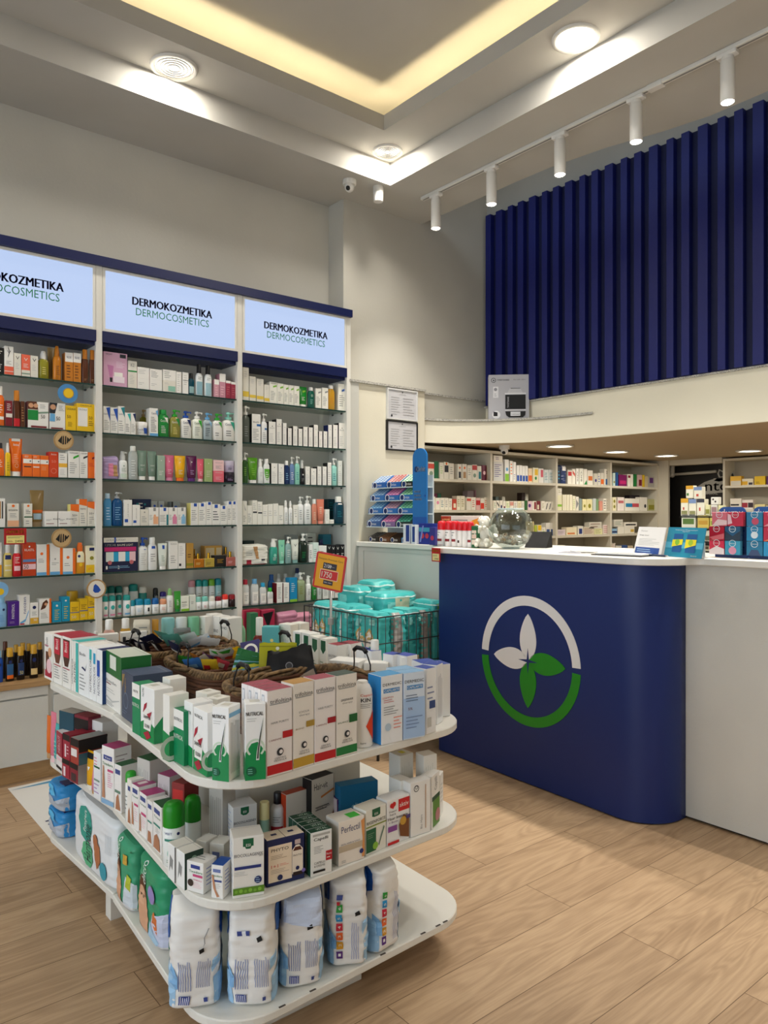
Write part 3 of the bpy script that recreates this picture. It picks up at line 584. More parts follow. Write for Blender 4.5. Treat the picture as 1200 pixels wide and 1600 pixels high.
token(150.5, 920, 15, 'wooden round tag with blue drop on the divider beside yellow cartons', 'b08d5c', 'e8e2d4', ['P:.32,.4,.42,.3,.6,.3,.72,.42,.6,.62,.45,.76,.36,.68:blue'], 3.915)
token(-1, 922, 13, 'pale blue round tag with sun at the left picture edge', '7fb2de', None, ['C:.55,.4,.2:yellow'])
q = on_plane(24, (0, 3.93), 0); e = empty('offer_card', (q[0], 3.93, 1.152), 0, 'red offer card with yellow lettering hanging at the left bay', 'price card')
m = MB(); m.box(-.05, 0, 0, .05, .002, .078, mat('b01a20', .4), 0); draws(m, flat((-.05, 0, 0), (1, 0, 0), (0, 0, 1), .1, .078), ['B:OFERTË:.5,.8,.78,.24:yellow', 'R:.1,.08,.9,.56:paleyellow', 'L:.15,.38,.85,.5:2:darkgreen', 'T:2490:.66,.2,.36,.14:black', 'L:.16,.14,.4,.26:2:darkred']); m.build('card', e)
m = MB(); m.box(-.01, .0022, .06, .01, .03, .066, 'silver'); m.build('clip', e)
# floor sticker
m = MB(); m.box(-.32, -.40, .0004, .32, .40, .0012, mat('e6e4df', .4)); F = flat((-.32, -.4, .0013), (1, 0, 0), (0, 1, 0), .64, .8)
draws(m, F, ['C:.30,.5,.07:7f9bd0', 'P:0,.95,.5,.99,.5,.93:5a9cc0', 'P:.05,.36,.4,.40,.4,.385,.05,.345:navy', 'P:.05,.31,.4,.36,.4,.34,.05,.29:navy', 'P:.05,.26,.4,.32,.4,.295,.05,.235:navy', 'P:.08,.2,.4,.27,.4,.25,.1,.18:navy'])
tag(m.build('floor_sticker', None, (1.17, 3.46, 0), 0), 'white floor sticker with blue stripes beside the far end of the island', 'floor sticker')
# ------------------------------------------------------------------ stock on the wall shelving
def bayrow(k, bay, spec, yy=3.972, z=None): 
    nm = ['top', 'second', 'third', 'fourth', 'fifth', 'sixth'][k] if z is None else None
    row((0, yy), 0, (SZ[k] if z is None else z), f'{nm} glass shelf, {bay} bay' if nm else f'oak worktop, {bay} bay', spec, nm='skincare_carton')
bayrow(0, 'left', '''
b -6 6.5 543 black L:.2,.2,.8,.4:3:white L:.2,.75,.8,.9:2:white C:.5,.12,.1:white
b 7 21.5 541 white coral@.02-.3 R:0,.12,1,.14:white V:V:.5,.8,.2,.4:charcoal L:.2,.36,.8,.5:3:grey T:V:.5,.8,.4,.1:charcoal
b 22 33.5 552 offwhite T:V:.5,.8,.5,.14:charcoal L:.2,.3,.8,.6:4:lightgrey s=tan
b 34 47.5 554 coral R:0,.02,1,.3:offwhite R:0,.12,1,.17:sage T:V:.5,.78,.45,.13:white L:.2,.4,.8,.6:3:white
b 48 60 556 offwhite T:V:.5,.8,.5,.14:charcoal L:.2,.3,.8,.6:4:lightgrey
spray 61 78 548 olive cap=white L:.3,.2,.75,.6:4:paleyellow
tube 75 87 543 khaki cap=khaki o=.06
spray 84 97 540 amber cap=amber L:.3,.2,.75,.6:5:brown
b 102 114.5 551 amber R:0,.68,1,1:white T:NUXE:.5,.84,.6,.08:navy L:.2,.1,.8,.6:5:brown
b 115 127 552 amber R:0,.68,1,1:white T:NUXE:.5,.84,.6,.08:navy L:.2,.1,.8,.6:5:brown
bottle 128.5 139 546 brown cap=amber cw=.74 fr=.72 L:.3,.1,.75,.2:2:tan
bottle 140.5 150 547 brown cap=amber cw=.74 fr=.72 L:.3,.1,.75,.2:2:tan''')
bayrow(1, 'left', '''
bottle -6 8 603 orange cap=white fr=.78 R:.05,.2,.95,.3:white L:.2,.4,.8,.7:4:white
b 9 20 626 darkred R:.05,.35,.95,.5:offwhite L:.2,.6,.8,.9:4:white
bottle 21 33 610 brown cap=amber cw=.74 fr=.72 R:.02,.02,.98,.32:red
b 33 39 627 brown L:.2,.2,.8,.8:6:tan
b 43.5 76.5 628 white R:0,.3,.5,.68:green P:0,.7,.5,.7,.42,1,0,1:brown C:.15,.85,.12:skin C:.38,.85,.11:skin P:.5,.55,1,.6,1,.66,.5,.62:sage T:50:.72,.45,.2,.14:charcoal L:.58,.75,.95,.92:3:grey R:.15,.02,.9,.09:darkred s=darkred
b 77.5 102.5 630 white P:0,.6,.35,.6,.5,1,0,1:charcoal C:.22,.84,.18:skin P:0,.3,.35,.3,.35,.58,.05,.6:lightblue T:50:.55,.42,.26,.14:charcoal L:.58,.7,.95,.92:4:grey R:.1,.02,.85,.07:darkred
b 103 119.5 634 yellow T:CAUDALIE:.5,.87,.86,.08:charcoal T:50:.3,.55,.36,.12:brown L:.2,.15,.8,.35:4:brown
b 120 149.5 631 yellow T:CAUDALIE:.5,.93,.6,.05:charcoal R:.06,.18,.58,.85:white T:CAUDALIE:.32,.78,.44,.07:grey T:50:.74,.5,.2,.11:brown L:.64,.2,.95,.4:3:brown''')
bayrow(2, 'left', '''
bottle -6 8 692 orange cap=charcoal fr=.84 L:.2,.3,.8,.6:4:white
spray 8.5 17.5 692 yellow cap=white L:.3,.2,.8,.6:4:olive
tube 16 37 685 orange cap=white R:.15,.93,.9,1:white T:Avène:.5,.84,.5,.07:white L:.25,.35,.75,.6:5:peach O:.5,.28,.2,.04:peach d=.05
b 36.5 50.5 710 orange R:0,.6,1,.8:white R:.1,.42,.9,.47:charcoal C:.8,.7,.09:charcoal L:.15,.85,.85,.95:2:white
b 51 63 711 orange R:0,.6,1,.8:white R:.1,.42,.9,.47:white C:.8,.7,.09:charcoal L:.15,.85,.85,.95:2:white
b 63.5 76.5 712 orange R:0,.6,1,.8:white C:.8,.7,.09:charcoal L:.15,.3,.85,.5:3:peach
b 77 91.5 706 d9461e T:Avène:.5,.9,.6,.07:white T:50:.5,.62,.5,.1:salmon O:.5,.25,.3,.05:salmon s=red |deep orange carton with ring mark, middle of third glass shelf, left bay
b 92 105.5 708 white R:0,.42,1,.58:f0b83c L:.15,.1,.8,.35:5:lightgrey L:.15,.7,.85,.95:3:grey
b 107 124.5 705 white P:.45,.7,.95,.8,.95,.88,.45,.78:brightgreen T:TOPICREM:.5,.93,.8,.05:charcoal L:.12,.15,.8,.6:6:grey
b 125 137.5 706 white P:.45,.72,.98,.8,.98,.86,.45,.8:charcoal T:TOPICREM:.5,.93,.8,.05:charcoal L:.12,.15,.8,.6:6:grey
b 138 150.5 707 orange P:.5,.72,.99,.8,.99,.86,.5,.8:darkred L:.12,.45,.9,.6:3:red''')
bayrow(3, 'left', '''
b -5 8.5 779 white R:.3,.3,.5,.9:tan R:.6,.3,.75,.9:charcoal
b 12 30 787 offwhite R:0,.02,1,.28:peach C:.5,.9,.13:orange T:BIODERMA:.5,.72,.8,.07:charcoal L:.2,.4,.8,.6:3:grey
b 38 51 787 offwhite C:.5,.9,.15:orange R:0,.4,1,.45:darkgreen L:.2,.1,.7,.3:2:grey L:.2,.55,.8,.75:3:charcoal
tube 48 70.5 766 khaki cap=b39a78 orange@.38-.46 R:.1,.2,.9,.36:paleblue o=.04
b 70.5 90.5 799 white R:.1,.18,.7,.22:darkred L:.1,.35,.6,.5:2:grey V:BIO:.92,.5,.6,.08:charcoal
b 91.5 111 799 white R:.1,.18,.7,.22:darkred L:.1,.35,.6,.5:2:grey V:BIO:.92,.5,.6,.08:charcoal
b 110.5 124 788 offwhite P:0,.72,1,.65,1,1,0,1:orange T:50+:.5,.5,.6,.1:charcoal L:.2,.1,.8,.4:4:grey s=paleyellow
b 124 136.5 780 offwhite P:0,.8,1,.74,1,1,0,1:orange T:PHOTO:.5,.64,.7,.06:charcoal L:.2,.1,.8,.5:5:grey
b 137 150 784 offwhite P:0,.78,1,.68,1,1,0,1:orange T:50+:.5,.52,.6,.08:charcoal L:.2,.1,.8,.4:4:grey''')
bayrow(4, 'left', '''
b -6 3 848 white R:0,.02,1,.36:f2a71c
spray 6 20.5 849 e9d27a cap=white R:.1,.72,.9,.9:navy R:.1,.25,.9,.3:cream R:.1,.45,.9,.5:cream
spray 20.5 34.5 850 red cap=white R:.1,.25,.9,.45:palepink L:.2,.55,.8,.85:4:white
b 36 56.5 848 c8431a T:RILASTIL:.5,.78,.75,.07:white C:.5,.88,.07:white R:0,.42,1,.5:5f86b8 R:0,.2,1,.36:palepink T:50:.25,.28,.35,.13:charcoal
b 57.5 77.5 851 white R:.78,0,1,1:orange C:.4,.7,.12:orange R:0,0,.78,.1:lightblue L:.12,.4,.7,.55:3:grey
b 78.5 98.5 849 white R:.78,0,1,1:orange C:.4,.5,.07:grey R:0,0,.78,.1:lightblue L:.12,.3,.7,.4:2:grey
b 98.5 118.5 857 white R:.78,0,1,1:orange C:.4,.65,.12:orange R:0,0,.78,.1:lightblue L:.12,.3,.7,.45:2:grey
spray 119 134.5 848 e8a02a cap=orange P:.05,.5,.95,.5,.95,1,.05,1:f2ecc8 C:.3,.78,.15:navy C:.5,.4,.2:yellow
b 134.5 150 853 f3eccb R:0,.02,1,.3:yellow C:.6,.55,.2:olive R:.35,.82,.85,.93:navy L:.2,.1,.6,.2:2:orange''')
bayrow(5, 'left', '''
bottle -4 12 932 8fc0e8 cap=skyblue fr=.8 C:.65,.7,.14:navy L:.2,.2,.8,.5:5:5f8fc6
b 12.5 31 940 4a1c86 V:PANTENOL:.45,.6,.24,.6:white L:.15,.1,.7,.2:2:lilac
b 30 47 930 white V:neozen:.55,.65,.2,.55:334a8a P:.1,.1,.6,.2,.9,.5,.9,.42,.6,.12,.1,.02:lightblue R:.08,.02,.5,.06:red
b 47.5 60.5 942 white R:0,.02,1,.3:e7b236 C:.5,.78,.22:navy L:.2,.4,.8,.6:3:grey T:30:.6,.2,.4,.1:white
b 61.5 80.5 936 white P:.1,.55,.5,.62,.75,.85,.6,.97,.3,.85:brown C:.55,.78,.13:skin R:.84,0,1,1:orange L:.12,.2,.75,.45:4:grey
b 82 96.5 941 0e93b8 C:.5,.82,.12:white L:.25,.1,.8,.65:6:yellow top=cyan
b 97 109.5 933 0e93b8 C:.5,.85,.12:white L:.25,.1,.8,.65:6:yellow top=cyan
jar 107 124.5 924 c8980f up=941 cap=d9ab22 o=.1 zb=.752 fr=.5 |yellow jar with gold lid behind the yellow cartons, sixth shelf, left bay
b 110 124.5 941 yellow R:0,.42,1,.46:blue L:.15,.5,.85,.75:3:brown T:50:.4,.2,.5,.14:ivory
b 125 137.5 936 yellow R:0,.42,1,.46:blue L:.15,.5,.85,.75:3:brown T:50:.4,.2,.5,.14:ivory
b 138 150 932 yellow R:0,.5,1,.54:blue L:.15,.6,.85,.8:3:brown T:50:.4,.25,.5,.14:ivory''')
bayrow(0, 'left', '''
bottle -8 6 1018 blue cap=skyblue fr=.8 C:.6,.7,.2:navy
bottle 9.5 23.5 1013 1a120e cap=gold cw=.74 fr=.74 R:.08,.2,.92,.7:2f5f8f R:.08,.1,.92,.25:orange C:.5,.78,.22:navy
bottle 27 40 1011 1a120e cap=gold cw=.74 fr=.74 R:.08,.2,.92,.7:1f3a6a C:.5,.78,.22:navy T:50:.55,.3,.5,.14:paleyellow
bottle 47 61 1008 1a120e cap=gold cw=.74 fr=.74 R:.08,.15,.92,.4:e8c98a C:.5,.75,.26:navy
bottle 4 14 1003 1a120e cap=brown cw=.74 o=.08 fr=.78
bottle 21 31 1008 1a120e cap=gold cw=.74 o=.08 fr=.78
bottle 31 42 1005 1a120e cap=gold cw=.74 o=.08 fr=.78
bottle 41 50 1006 1a120e cap=gold cw=.74 o=.08 fr=.78
bottle 58 68 1004 1a120e cap=gold cw=.74 o=.08 fr=.78'''.replace('#', ''), 3.93, .4905)
bayrow(0, 'middle', '''
b 162 199.5 551 d9aac6 R:.68,.86,.94,.97:charcoal P:.15,.62,.42,.6,.36,.22,.26,.22:c67fae P:.25,.25,.37,.25,.36,.12,.27,.12:black R:.4,.12,.88,.3:f1e3ec R:.44,.3,.8,.42:white T:VICHY:.22,.93,.28,.05:charcoal L:.52,.55,.9,.75:5:f1e3ec
b 200.5 214.5 564 offwhite R:0,.6,1,.65:green T:K2:.5,.85,.4,.12:grey L:.15,.15,.8,.5:6:lightgrey
b 215 234 592 white L:.1,.4,.6,.7:2:lightgrey ns=1 s=palepink
b 215 234 574 white up=592 L:.1,.4,.7,.8:3:lightgrey ns=1 s=palepink
b 234.5 254 594 white L:.1,.4,.6,.7:2:lightgrey ns=1
b 234.5 254 577 white up=594 L:.1,.2,.7,.85:5:grey ns=1
b 255 275.5 595 offwhite R:.4,.1,.95,.55:8fc4b0 L:.1,.65,.6,.85:2:lightgrey ns=1
b 255 275.5 578 white up=595 L:.1,.2,.7,.85:4:grey ns=1
b 276 284 581 white L:.2,.1,.8,.9:8:lightgrey
b 286 295 582 white L:.2,.4,.8,.9:5:lightgrey R:0,.62,1,.64:charcoal
bottle 295.5 305 583 darkteal cap=black fr=.76 R:.05,.1,.95,.5:8fb3b5
bottle 307 318.5 569 eef2f1 cap=black fr=.72 R:.04,.04,.96,.62:8fb7c4 L:.2,.7,.8,.85:2:grey
bottle 321 332.5 571 eef2f1 cap=black fr=.72 R:.04,.04,.96,.6:9cc0ca L:.2,.7,.8,.85:2:grey
b 335.5 343 593 d29aa8 R:0,.72,1,1:white L:.2,.1,.8,.6:4:palepink
b 343.5 353 584 c98e9e R:0,.66,1,1:white L:.2,.1,.8,.5:4:palepink
b 353.5 361 595 a03048 R:0,.86,1,1:white L:.2,.2,.8,.7:4:rose
b 361.5 369.5 597 a03048 R:0,.86,1,1:white L:.2,.2,.8,.7:4:rose''')
bayrow(1, 'middle', '''
b 162 172.5 635 white P:.4,.95,.98,.98,.98,.45:blue T:CeraVe:.35,.72,.6,.07:navy L:.1,.1,.9,.5:6:grey
b 173 184.5 637 white P:.4,.95,.98,.98,.98,.45:blue T:CeraVe:.35,.72,.6,.07:navy L:.1,.1,.9,.5:6:grey
b 185 195.5 635 white P:.4,.95,.98,.98,.98,.6:teal T:CeraVe:.4,.72,.6,.07:navy L:.1,.1,.9,.5:5:grey
b 196 204.5 645 white P:.4,.95,.98,.98,.98,.6:turquoise L:.1,.1,.9,.5:5:charcoal
b 205 212.5 645 white P:.4,.95,.98,.98,.98,.6:navy L:.1,.1,.9,.5:6:grey
jar 214 234 659 white cap=white fr=.7 P:.62,.2,.98,.2,.98,.8,.55,.8:blue T:CeraVe:.3,.6,.5,.2:navy L:.08,.2,.5,.4:2:grey
pump 220 231 640 olive cap=khaki o=.1
b 234.5 247.5 638 white R:0,0,1,.1:lightblue T:CeraVe:.55,.82,.7,.08:navy P:.7,.9,.98,.95,.98,.7:lightblue L:.12,.15,.8,.7:9:charcoal
bottle 248 266 640 1f8a3a cap=green fr=.84 P:.5,.85,.9,.6,.9,.85:white T:CeraVe:.45,.7,.6,.1:white L:.2,.15,.7,.5:5:white
pump 267 283.5 640 8f8a3c cap=brightgreen P:.5,.9,.95,.9,.95,.5:green T:CeraVe:.4,.72,.6,.1:white L:.2,.15,.7,.5:5:paleyellow
pump 284 301.5 642 white cap=blue P:.5,.9,.95,.9,.95,.5:navy T:CeraVe:.4,.75,.6,.11:navy L:.15,.15,.7,.6:5:grey
pump 302 318.5 643 f0f3e4 cap=white P:.5,.9,.95,.9,.95,.5:brightgreen T:CeraVe:.4,.75,.6,.11:darkgreen L:.15,.15,.7,.6:5:grey
pump 319 333.5 645 a9b8bc cap=lightblue P:.5,.95,.95,.95,.95,.6:skyblue T:CeraVe:.4,.75,.6,.1:navy L:.15,.15,.7,.6:5:charcoal
pump 334 349.5 646 white cap=brightgreen P:.5,.9,.95,.9,.95,.6:brightgreen T:CeraVe:.4,.78,.6,.1:navy L:.15,.2,.7,.4:2:charcoal
pump 350 370 644 white cap=mint P:.45,.95,.95,.95,.95,.45:2aa58a T:CeraVe:.4,.75,.6,.1:navy L:.15,.2,.7,.5:3:charcoal''')
bayrow(2, 'middle', '''
bag 162 187 713 b9a3cf R:.3,.12,.62,.68:pink R:.62,.12,.9,.62:tan d=.06 |lilac gift bag with pink pouch, first at left, third shelf, middle bay
foam 187 201 705 f0f4f0 cap=lightgrey R:.1,.1,.9,.3:cfe0cf L:.2,.4,.8,.6:3:sage C:.5,.7,.08:sage
bottle 202 217 697 b6bcb9 cap=white fr=.86 L:.2,.1,.8,.7:7:e8ecea
tube 216 231 704 789080 cap=white T:CAUDALIE:.5,.5,.6,.04:white L:.25,.3,.75,.4:2:lightgrey
tube 232 246 705 789080 cap=white T:CAUDALIE:.5,.5,.6,.04:white L:.25,.3,.75,.4:2:lightgrey
b 246.5 258.5 712 9fb5a2 C:.5,.8,.06:white L:.2,.2,.8,.4:3:white s=sage
tube 258 274 711 d9688a cap=pink C:.5,.75,.05:white L:.25,.25,.75,.45:3:palepink
tube 274.5 292 712 f0b21c cap=orange C:.5,.75,.05:white L:.25,.25,.75,.45:3:ivory
tube 293 309.5 712 5c1a4a cap=purple C:.5,.75,.05:white L:.25,.25,.75,.45:3:lilac
tube 309.5 320 717 e86478 cap=palepink C:.5,.75,.05:white L:.25,.25,.75,.45:3:palepink
b 320.5 332.5 717 a2b878 C:.5,.8,.06:white L:.2,.2,.8,.5:4:ivory
b 334 350.5 736 ea6d7c T:CAUDALIE:.5,.85,.7,.08:white L:.2,.2,.8,.5:3:palepink
b 334 350.5 719 efc8c8 up=736 T:CAUDALIE:.5,.75,.7,.08:grey L:.2,.2,.8,.5:3:grey
jar 351 371 738 2c1c30 cap=231626 L:.25,.3,.75,.7:3:lilac
jar 351.5 370.5 720 b9aeca up=738 cap=c4bcd0 L:.25,.3,.75,.7:2:charcoal''')
bayrow(3, 'middle', '''
bottle 163 176 771 4a90bf cap=paleblue fr=.85 L:.25,.2,.8,.7:5:paleblue
pump 176.5 193 769 0f4f86 cap=silver fr=.82 L:.2,.2,.8,.7:6:skyblue
b 208 237 780 13264e L:.3,.5,.6,.9:3:white o=.1 C:.25,.8,.08:teal C:.65,.8,.06:teal
b 194 207 781 white R:.1,.14,.5,.26:blue V:LA_ROCHE:.5,.6,.1,.5:grey
b 207.5 219.5 789 white R:.1,.14,.5,.26:blue V:EFFACLAR:.5,.6,.1,.5:grey
b 220 232.5 796 offwhite L:.15,.2,.8,.6:4:grey C:.5,.82,.09:grey
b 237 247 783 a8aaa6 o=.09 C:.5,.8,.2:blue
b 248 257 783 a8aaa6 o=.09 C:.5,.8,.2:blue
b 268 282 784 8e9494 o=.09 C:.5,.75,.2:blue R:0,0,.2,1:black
b 233 248.5 793 white R:.45,.08,.95,.5:peach C:.6,.55,.12:peach R:.45,.8,.7,.98:grey L:.06,.3,.4,.6:4:grey
b 249.5 263.5 793 white R:.8,.02,1,.6:teal R:.45,.8,.75,.98:blue L:.06,.2,.7,.6:5:grey
b 264 277.5 793 white R:.45,.08,.95,.5:pink C:.7,.55,.14:pink R:.45,.8,.7,.98:grey L:.06,.3,.4,.6:4:grey
b 278 291 793 white R:.45,.08,.95,.5:skyblue C:.7,.55,.14:skyblue R:.45,.8,.7,.98:grey L:.06,.3,.4,.6:4:grey
b 298.5 310.5 786 white R:.4,.84,.8,.98:blue L:.1,.2,.9,.7:6:grey s=paleyellow
b 311 322.5 786 white R:.3,.84,.7,.98:blue L:.1,.2,.9,.7:6:grey
b 323 331.5 784 white R:.3,.86,.8,.98:blue L:.1,.2,.9,.7:6:grey
b 332 344.5 788 white R:.3,.82,.7,.98:blue L:.1,.2,.9,.7:4:charcoal
b 345 355.5 790 white R:.3,.82,.7,.98:blue L:.1,.2,.9,.7:5:grey
b 356 362.5 783 white R:.3,.86,.9,.98:blue L:.1,.2,.9,.7:6:grey
b 363 370 783 white R:.3,.86,.9,.98:blue L:.1,.2,.9,.7:6:grey''')
bayrow(4, 'middle', '''
b 162 216.5 840 1d2347 R:0,.86,1,1:offwhite R:.3,.86,.35,1:blue T:LA_ROCHE-POSAY:.35,.93,.56,.06:grey B:LIPIKAR:.2,.78,.3,.07:white T:BAUME_LIGHT:.62,.78,.46,.06:ivory R:.02,.6,.94,.72:magenta R:.06,.3,.28,.58:dfe9e2 R:.28,.3,.42,.58:cyan R:.42,.3,.62,.58:white R:.62,.3,.74,.58:cyan R:.74,.3,.92,.58:palepink C:.17,.27,.06:rose C:.8,.27,.06:rose T:1:.08,.13,.05,.1:white T:2:.42,.13,.05,.1:white L:.14,.1,.9,.18:2:skyblue d=.1 |large navy gift carton with magenta band, first at left, fifth shelf, middle bay
pump 217 232.5 840 f0f2ee cap=blue R:.55,.82,.85,.97:blue L:.2,.2,.8,.7:6:lightgrey
bottle 232.5 247 840 f3f4f2 cap=white fr=.8 R:.3,.82,.8,.92:blue L:.2,.3,.8,.65:4:grey
tube 248.5 263 849 e7efe6 cap=white R:.45,.78,.75,.92:blue L:.25,.3,.75,.55:4:sage
b 265 278.5 846 white T:FILORGA:.5,.9,.7,.05:grey L:.15,.2,.8,.5:4:grey
b 279 290.5 849 white L:.15,.5,.8,.9:6:lightgrey R:.1,.1,.4,.2:charcoal
b 291.5 303 849 b98d3f R:0,.1,1,.2:olive L:.2,.4,.8,.6:2:brown s=brown
flask 303.5 319.5 865 b9711c L:.2,.3,.8,.6:2:paleyellow
flask 320 336 864 b9a044 L:.2,.3,.8,.6:2:charcoal
b 336.5 353.5 868 1c1a18 L:.2,.3,.8,.7:3:gold
flask 354 369 862 b4685e L:.2,.3,.8,.6:2:palepink
b 320 348 853 c99a4a R:.06,.1,.94,.9:d9c8a2 R:.55,.1,.65,.9:gold o=.1
flask 301 309 858 9a6a2a o=.1
flask 349 360 855 a88a66 o=.1''')
bayrow(5, 'middle', '''
can 161.5 170.5 932 f0f3f2 cap=2a9d97 C:.5,.6,.32:turquoise R:.1,.1,.9,.2:pink
can 171.5 182.5 931 f0f3f2 cap=2a9d97 C:.5,.6,.32:turquoise R:.1,.1,.9,.2:pink
can 183 192.5 930 e3e8e6 cap=1c7f78 C:.5,.6,.32:turquoise R:.1,.1,.9,.2:pink o=.03
can 194.5 206 930 f0f3f2 cap=2a9d97 C:.5,.6,.32:turquoise R:.1,.1,.9,.2:lightblue
can 162 170 917 dfe6e4 cap=1c7f78 o=.11
can 170.5 181.5 916 dfe6e4 cap=1c7f78 o=.11
can 182 193.5 916 dfe6e4 cap=16756e o=.11
can 194 203 917 e8ecea cap=white o=.11
can 204 218.5 913 dfe6e4 cap=178d86 o=.11
can 219.5 232 917 2f9088 cap=offwhite o=.11
roll 205.5 212 938 f0f3f2 cap=148a9c
roll 212 226 936 f0f3f2 cap=1288ae L:.2,.3,.8,.7:3:skyblue
roll 226.5 238 936 f0f3f2 cap=1288ae R:.4,.3,.7,.7:charcoal
roll 239 250 935 f0f3f2 cap=1260a6 L:.2,.3,.8,.7:3:grey
can 241 249 919 black cap=black o=.1 C:.5,.8,.3:grey
roll 251 262 936 f3efe9 cap=e09a74 L:.2,.3,.8,.7:3:salmon
can 252 262 925 e0ddea cap=violet o=.1
spray 262 272.5 920 f3f5f0 cap=8fc27a L:.2,.3,.8,.7:5:grey
tube 273.5 284 924 3fa03a cap=green L:.25,.3,.75,.6:4:white
b 283.5 296 932 f0f3e6 R:0,0,1,.16:lime B:BIODERMA:.4,.6,.6,.07:charcoal L:.1,.3,.8,.5:3:grey
b 297 306.5 930 dfe5dc L:.2,.4,.8,.6:2:grey
roll 307 316 933 f3f5f4 cap=8fd0c4 L:.2,.2,.8,.5:2:grey
roll 317 327 932 f3f5f4 cap=7cc8bc L:.2,.2,.8,.5:2:red
roll 328 338 932 f3f5f4 cap=offwhite L:.2,.2,.8,.5:2:lightgrey
roll 338.5 348 932 f3f5f4 cap=darkred L:.2,.2,.8,.5:2:lightgrey o=.004
roll 349 358.5 929 f3f5f4 cap=e8382c L:.2,.2,.8,.5:2:grey
roll 359.5 370 929 2a1418 cap=8e1420
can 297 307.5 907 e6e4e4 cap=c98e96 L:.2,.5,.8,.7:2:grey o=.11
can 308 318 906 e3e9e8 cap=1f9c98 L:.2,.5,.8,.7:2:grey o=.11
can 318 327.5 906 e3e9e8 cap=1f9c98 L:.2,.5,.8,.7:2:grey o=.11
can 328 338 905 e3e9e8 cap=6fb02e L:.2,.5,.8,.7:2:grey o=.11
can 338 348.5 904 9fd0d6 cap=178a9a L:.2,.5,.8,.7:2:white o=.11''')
bayrow(0, 'right', '''
b 380 389.5 574 offwhite R:0,.12,1,.28:e8c84a L:.2,.7,.8,.9:3:lightgrey
b 390.5 400.5 588 offwhite R:0,.14,1,.26:e8c84a L:.2,.7,.8,.9:3:lightgrey
b 401.5 412.5 592 offwhite R:0,.12,1,.26:e8c84a L:.2,.7,.8,.9:3:lightgrey
b 413.5 421.5 601 offwhite R:0,.1,1,.26:e8c84a L:.2,.7,.8,.9:3:lightgrey
b 422 433.5 597 f1efe4 P:.45,.74,.95,.8,.95,.88,.45,.82:7cb83a L:.12,.15,.8,.6:6:grey T:TOPICREM:.5,.93,.8,.05:charcoal
b 434 443.5 599 f1efe4 P:.45,.74,.95,.8,.95,.88,.45,.82:7cb83a L:.12,.15,.8,.6:6:grey
b 444 451.5 601 f1efe4 P:.45,.74,.95,.8,.95,.88,.45,.82:7cb83a L:.12,.15,.8,.6:6:grey
b 452 459.5 602 f1efe4 P:.45,.74,.95,.8,.95,.88,.45,.82:7cb83a L:.12,.15,.8,.6:6:grey
b 460 468.5 603 f1efe4 P:.45,.74,.95,.8,.95,.88,.45,.82:7cb83a L:.12,.15,.8,.6:6:grey
tube 469 482 604 1f8a2e cap=white P:.4,.7,.85,.76,.85,.84,.4,.8:lime L:.2,.3,.7,.5:3:white
bottle 483 493 605 0e5a4a cap=white fr=.84 C:.5,.7,.2:sage L:.2,.2,.7,.5:4:mint
b 494 502.5 607 f1efe4 P:.45,.74,.95,.8,.95,.88,.45,.82:grey L:.12,.15,.8,.6:6:grey
b 504 513.5 606 f1efe4 P:.45,.74,.95,.8,.95,.88,.45,.82:grey L:.12,.15,.8,.6:6:grey
bottle 514 525 602 c9962a cap=white fr=.86 L:.2,.3,.7,.6:4:amber
b 529 542.5 600 f1efe4 P:.4,.7,.95,.78,.95,.86,.4,.78:3f6ab8 L:.12,.15,.8,.6:6:grey''')
bayrow(1, 'right', '''
pump 380 392 634 5a6058 cap=white L:.2,.2,.8,.6:5:grey
b 394 408 647 f3f1ea R:.55,.58,.98,.66:3b6fae T:RILASTIL:.5,.72,.7,.05:charcoal L:.12,.1,.8,.5:7:grey s=black
pump 409 419 646 f3f4f2 cap=white R:.5,.6,.95,.68:3b6fae L:.2,.1,.8,.5:5:grey
b 420.5 431.5 659 f1eee6 C:.5,.8,.06:charcoal T:RILASTIL:.5,.72,.7,.05:grey L:.12,.1,.8,.5:6:lightgrey s=black
b 432.5 441 655 f1eee6 C:.5,.8,.06:charcoal T:RILASTIL:.5,.72,.7,.05:grey L:.12,.1,.8,.5:6:lightgrey s=black
b 442.5 448.5 661 f1eee6 C:.5,.8,.06:charcoal L:.12,.1,.8,.5:6:lightgrey s=black
b 450.5 456.5 669 f1eee6 C:.5,.8,.06:charcoal L:.12,.1,.8,.5:6:lightgrey s=black
b 458.5 465.5 666 f1eee6 C:.5,.8,.06:charcoal L:.12,.1,.8,.5:6:lightgrey s=black
b 467 473 670 f1eee6 C:.5,.8,.06:charcoal L:.12,.1,.8,.5:6:lightgrey s=black
b 474.5 481.5 667 f1eee6 C:.5,.8,.06:charcoal L:.12,.1,.8,.5:6:lightgrey s=black
b 483 489.5 668 f1eee6 C:.5,.8,.06:charcoal L:.12,.1,.8,.5:6:lightgrey s=black
b 491 497.5 664 f1eee6 C:.5,.8,.06:charcoal L:.12,.1,.8,.5:6:lightgrey s=black
b 499 504.5 674 f1eee6 C:.5,.8,.06:charcoal L:.12,.1,.8,.5:6:lightgrey s=black
b 506 512 674 f1eee6 C:.5,.8,.06:charcoal L:.12,.1,.8,.5:6:lightgrey s=black
b 513.5 519.5 664 f1eee6 C:.5,.8,.06:charcoal L:.12,.1,.8,.5:6:lightgrey s=navy
b 521 528.5 664 f1eee6 C:.5,.8,.06:charcoal L:.12,.1,.8,.5:6:lightgrey s=black
b 530 540 661 f1eee6 C:.5,.8,.06:charcoal T:RILASTIL:.5,.72,.7,.05:grey L:.12,.1,.8,.5:6:lightgrey s=black''')
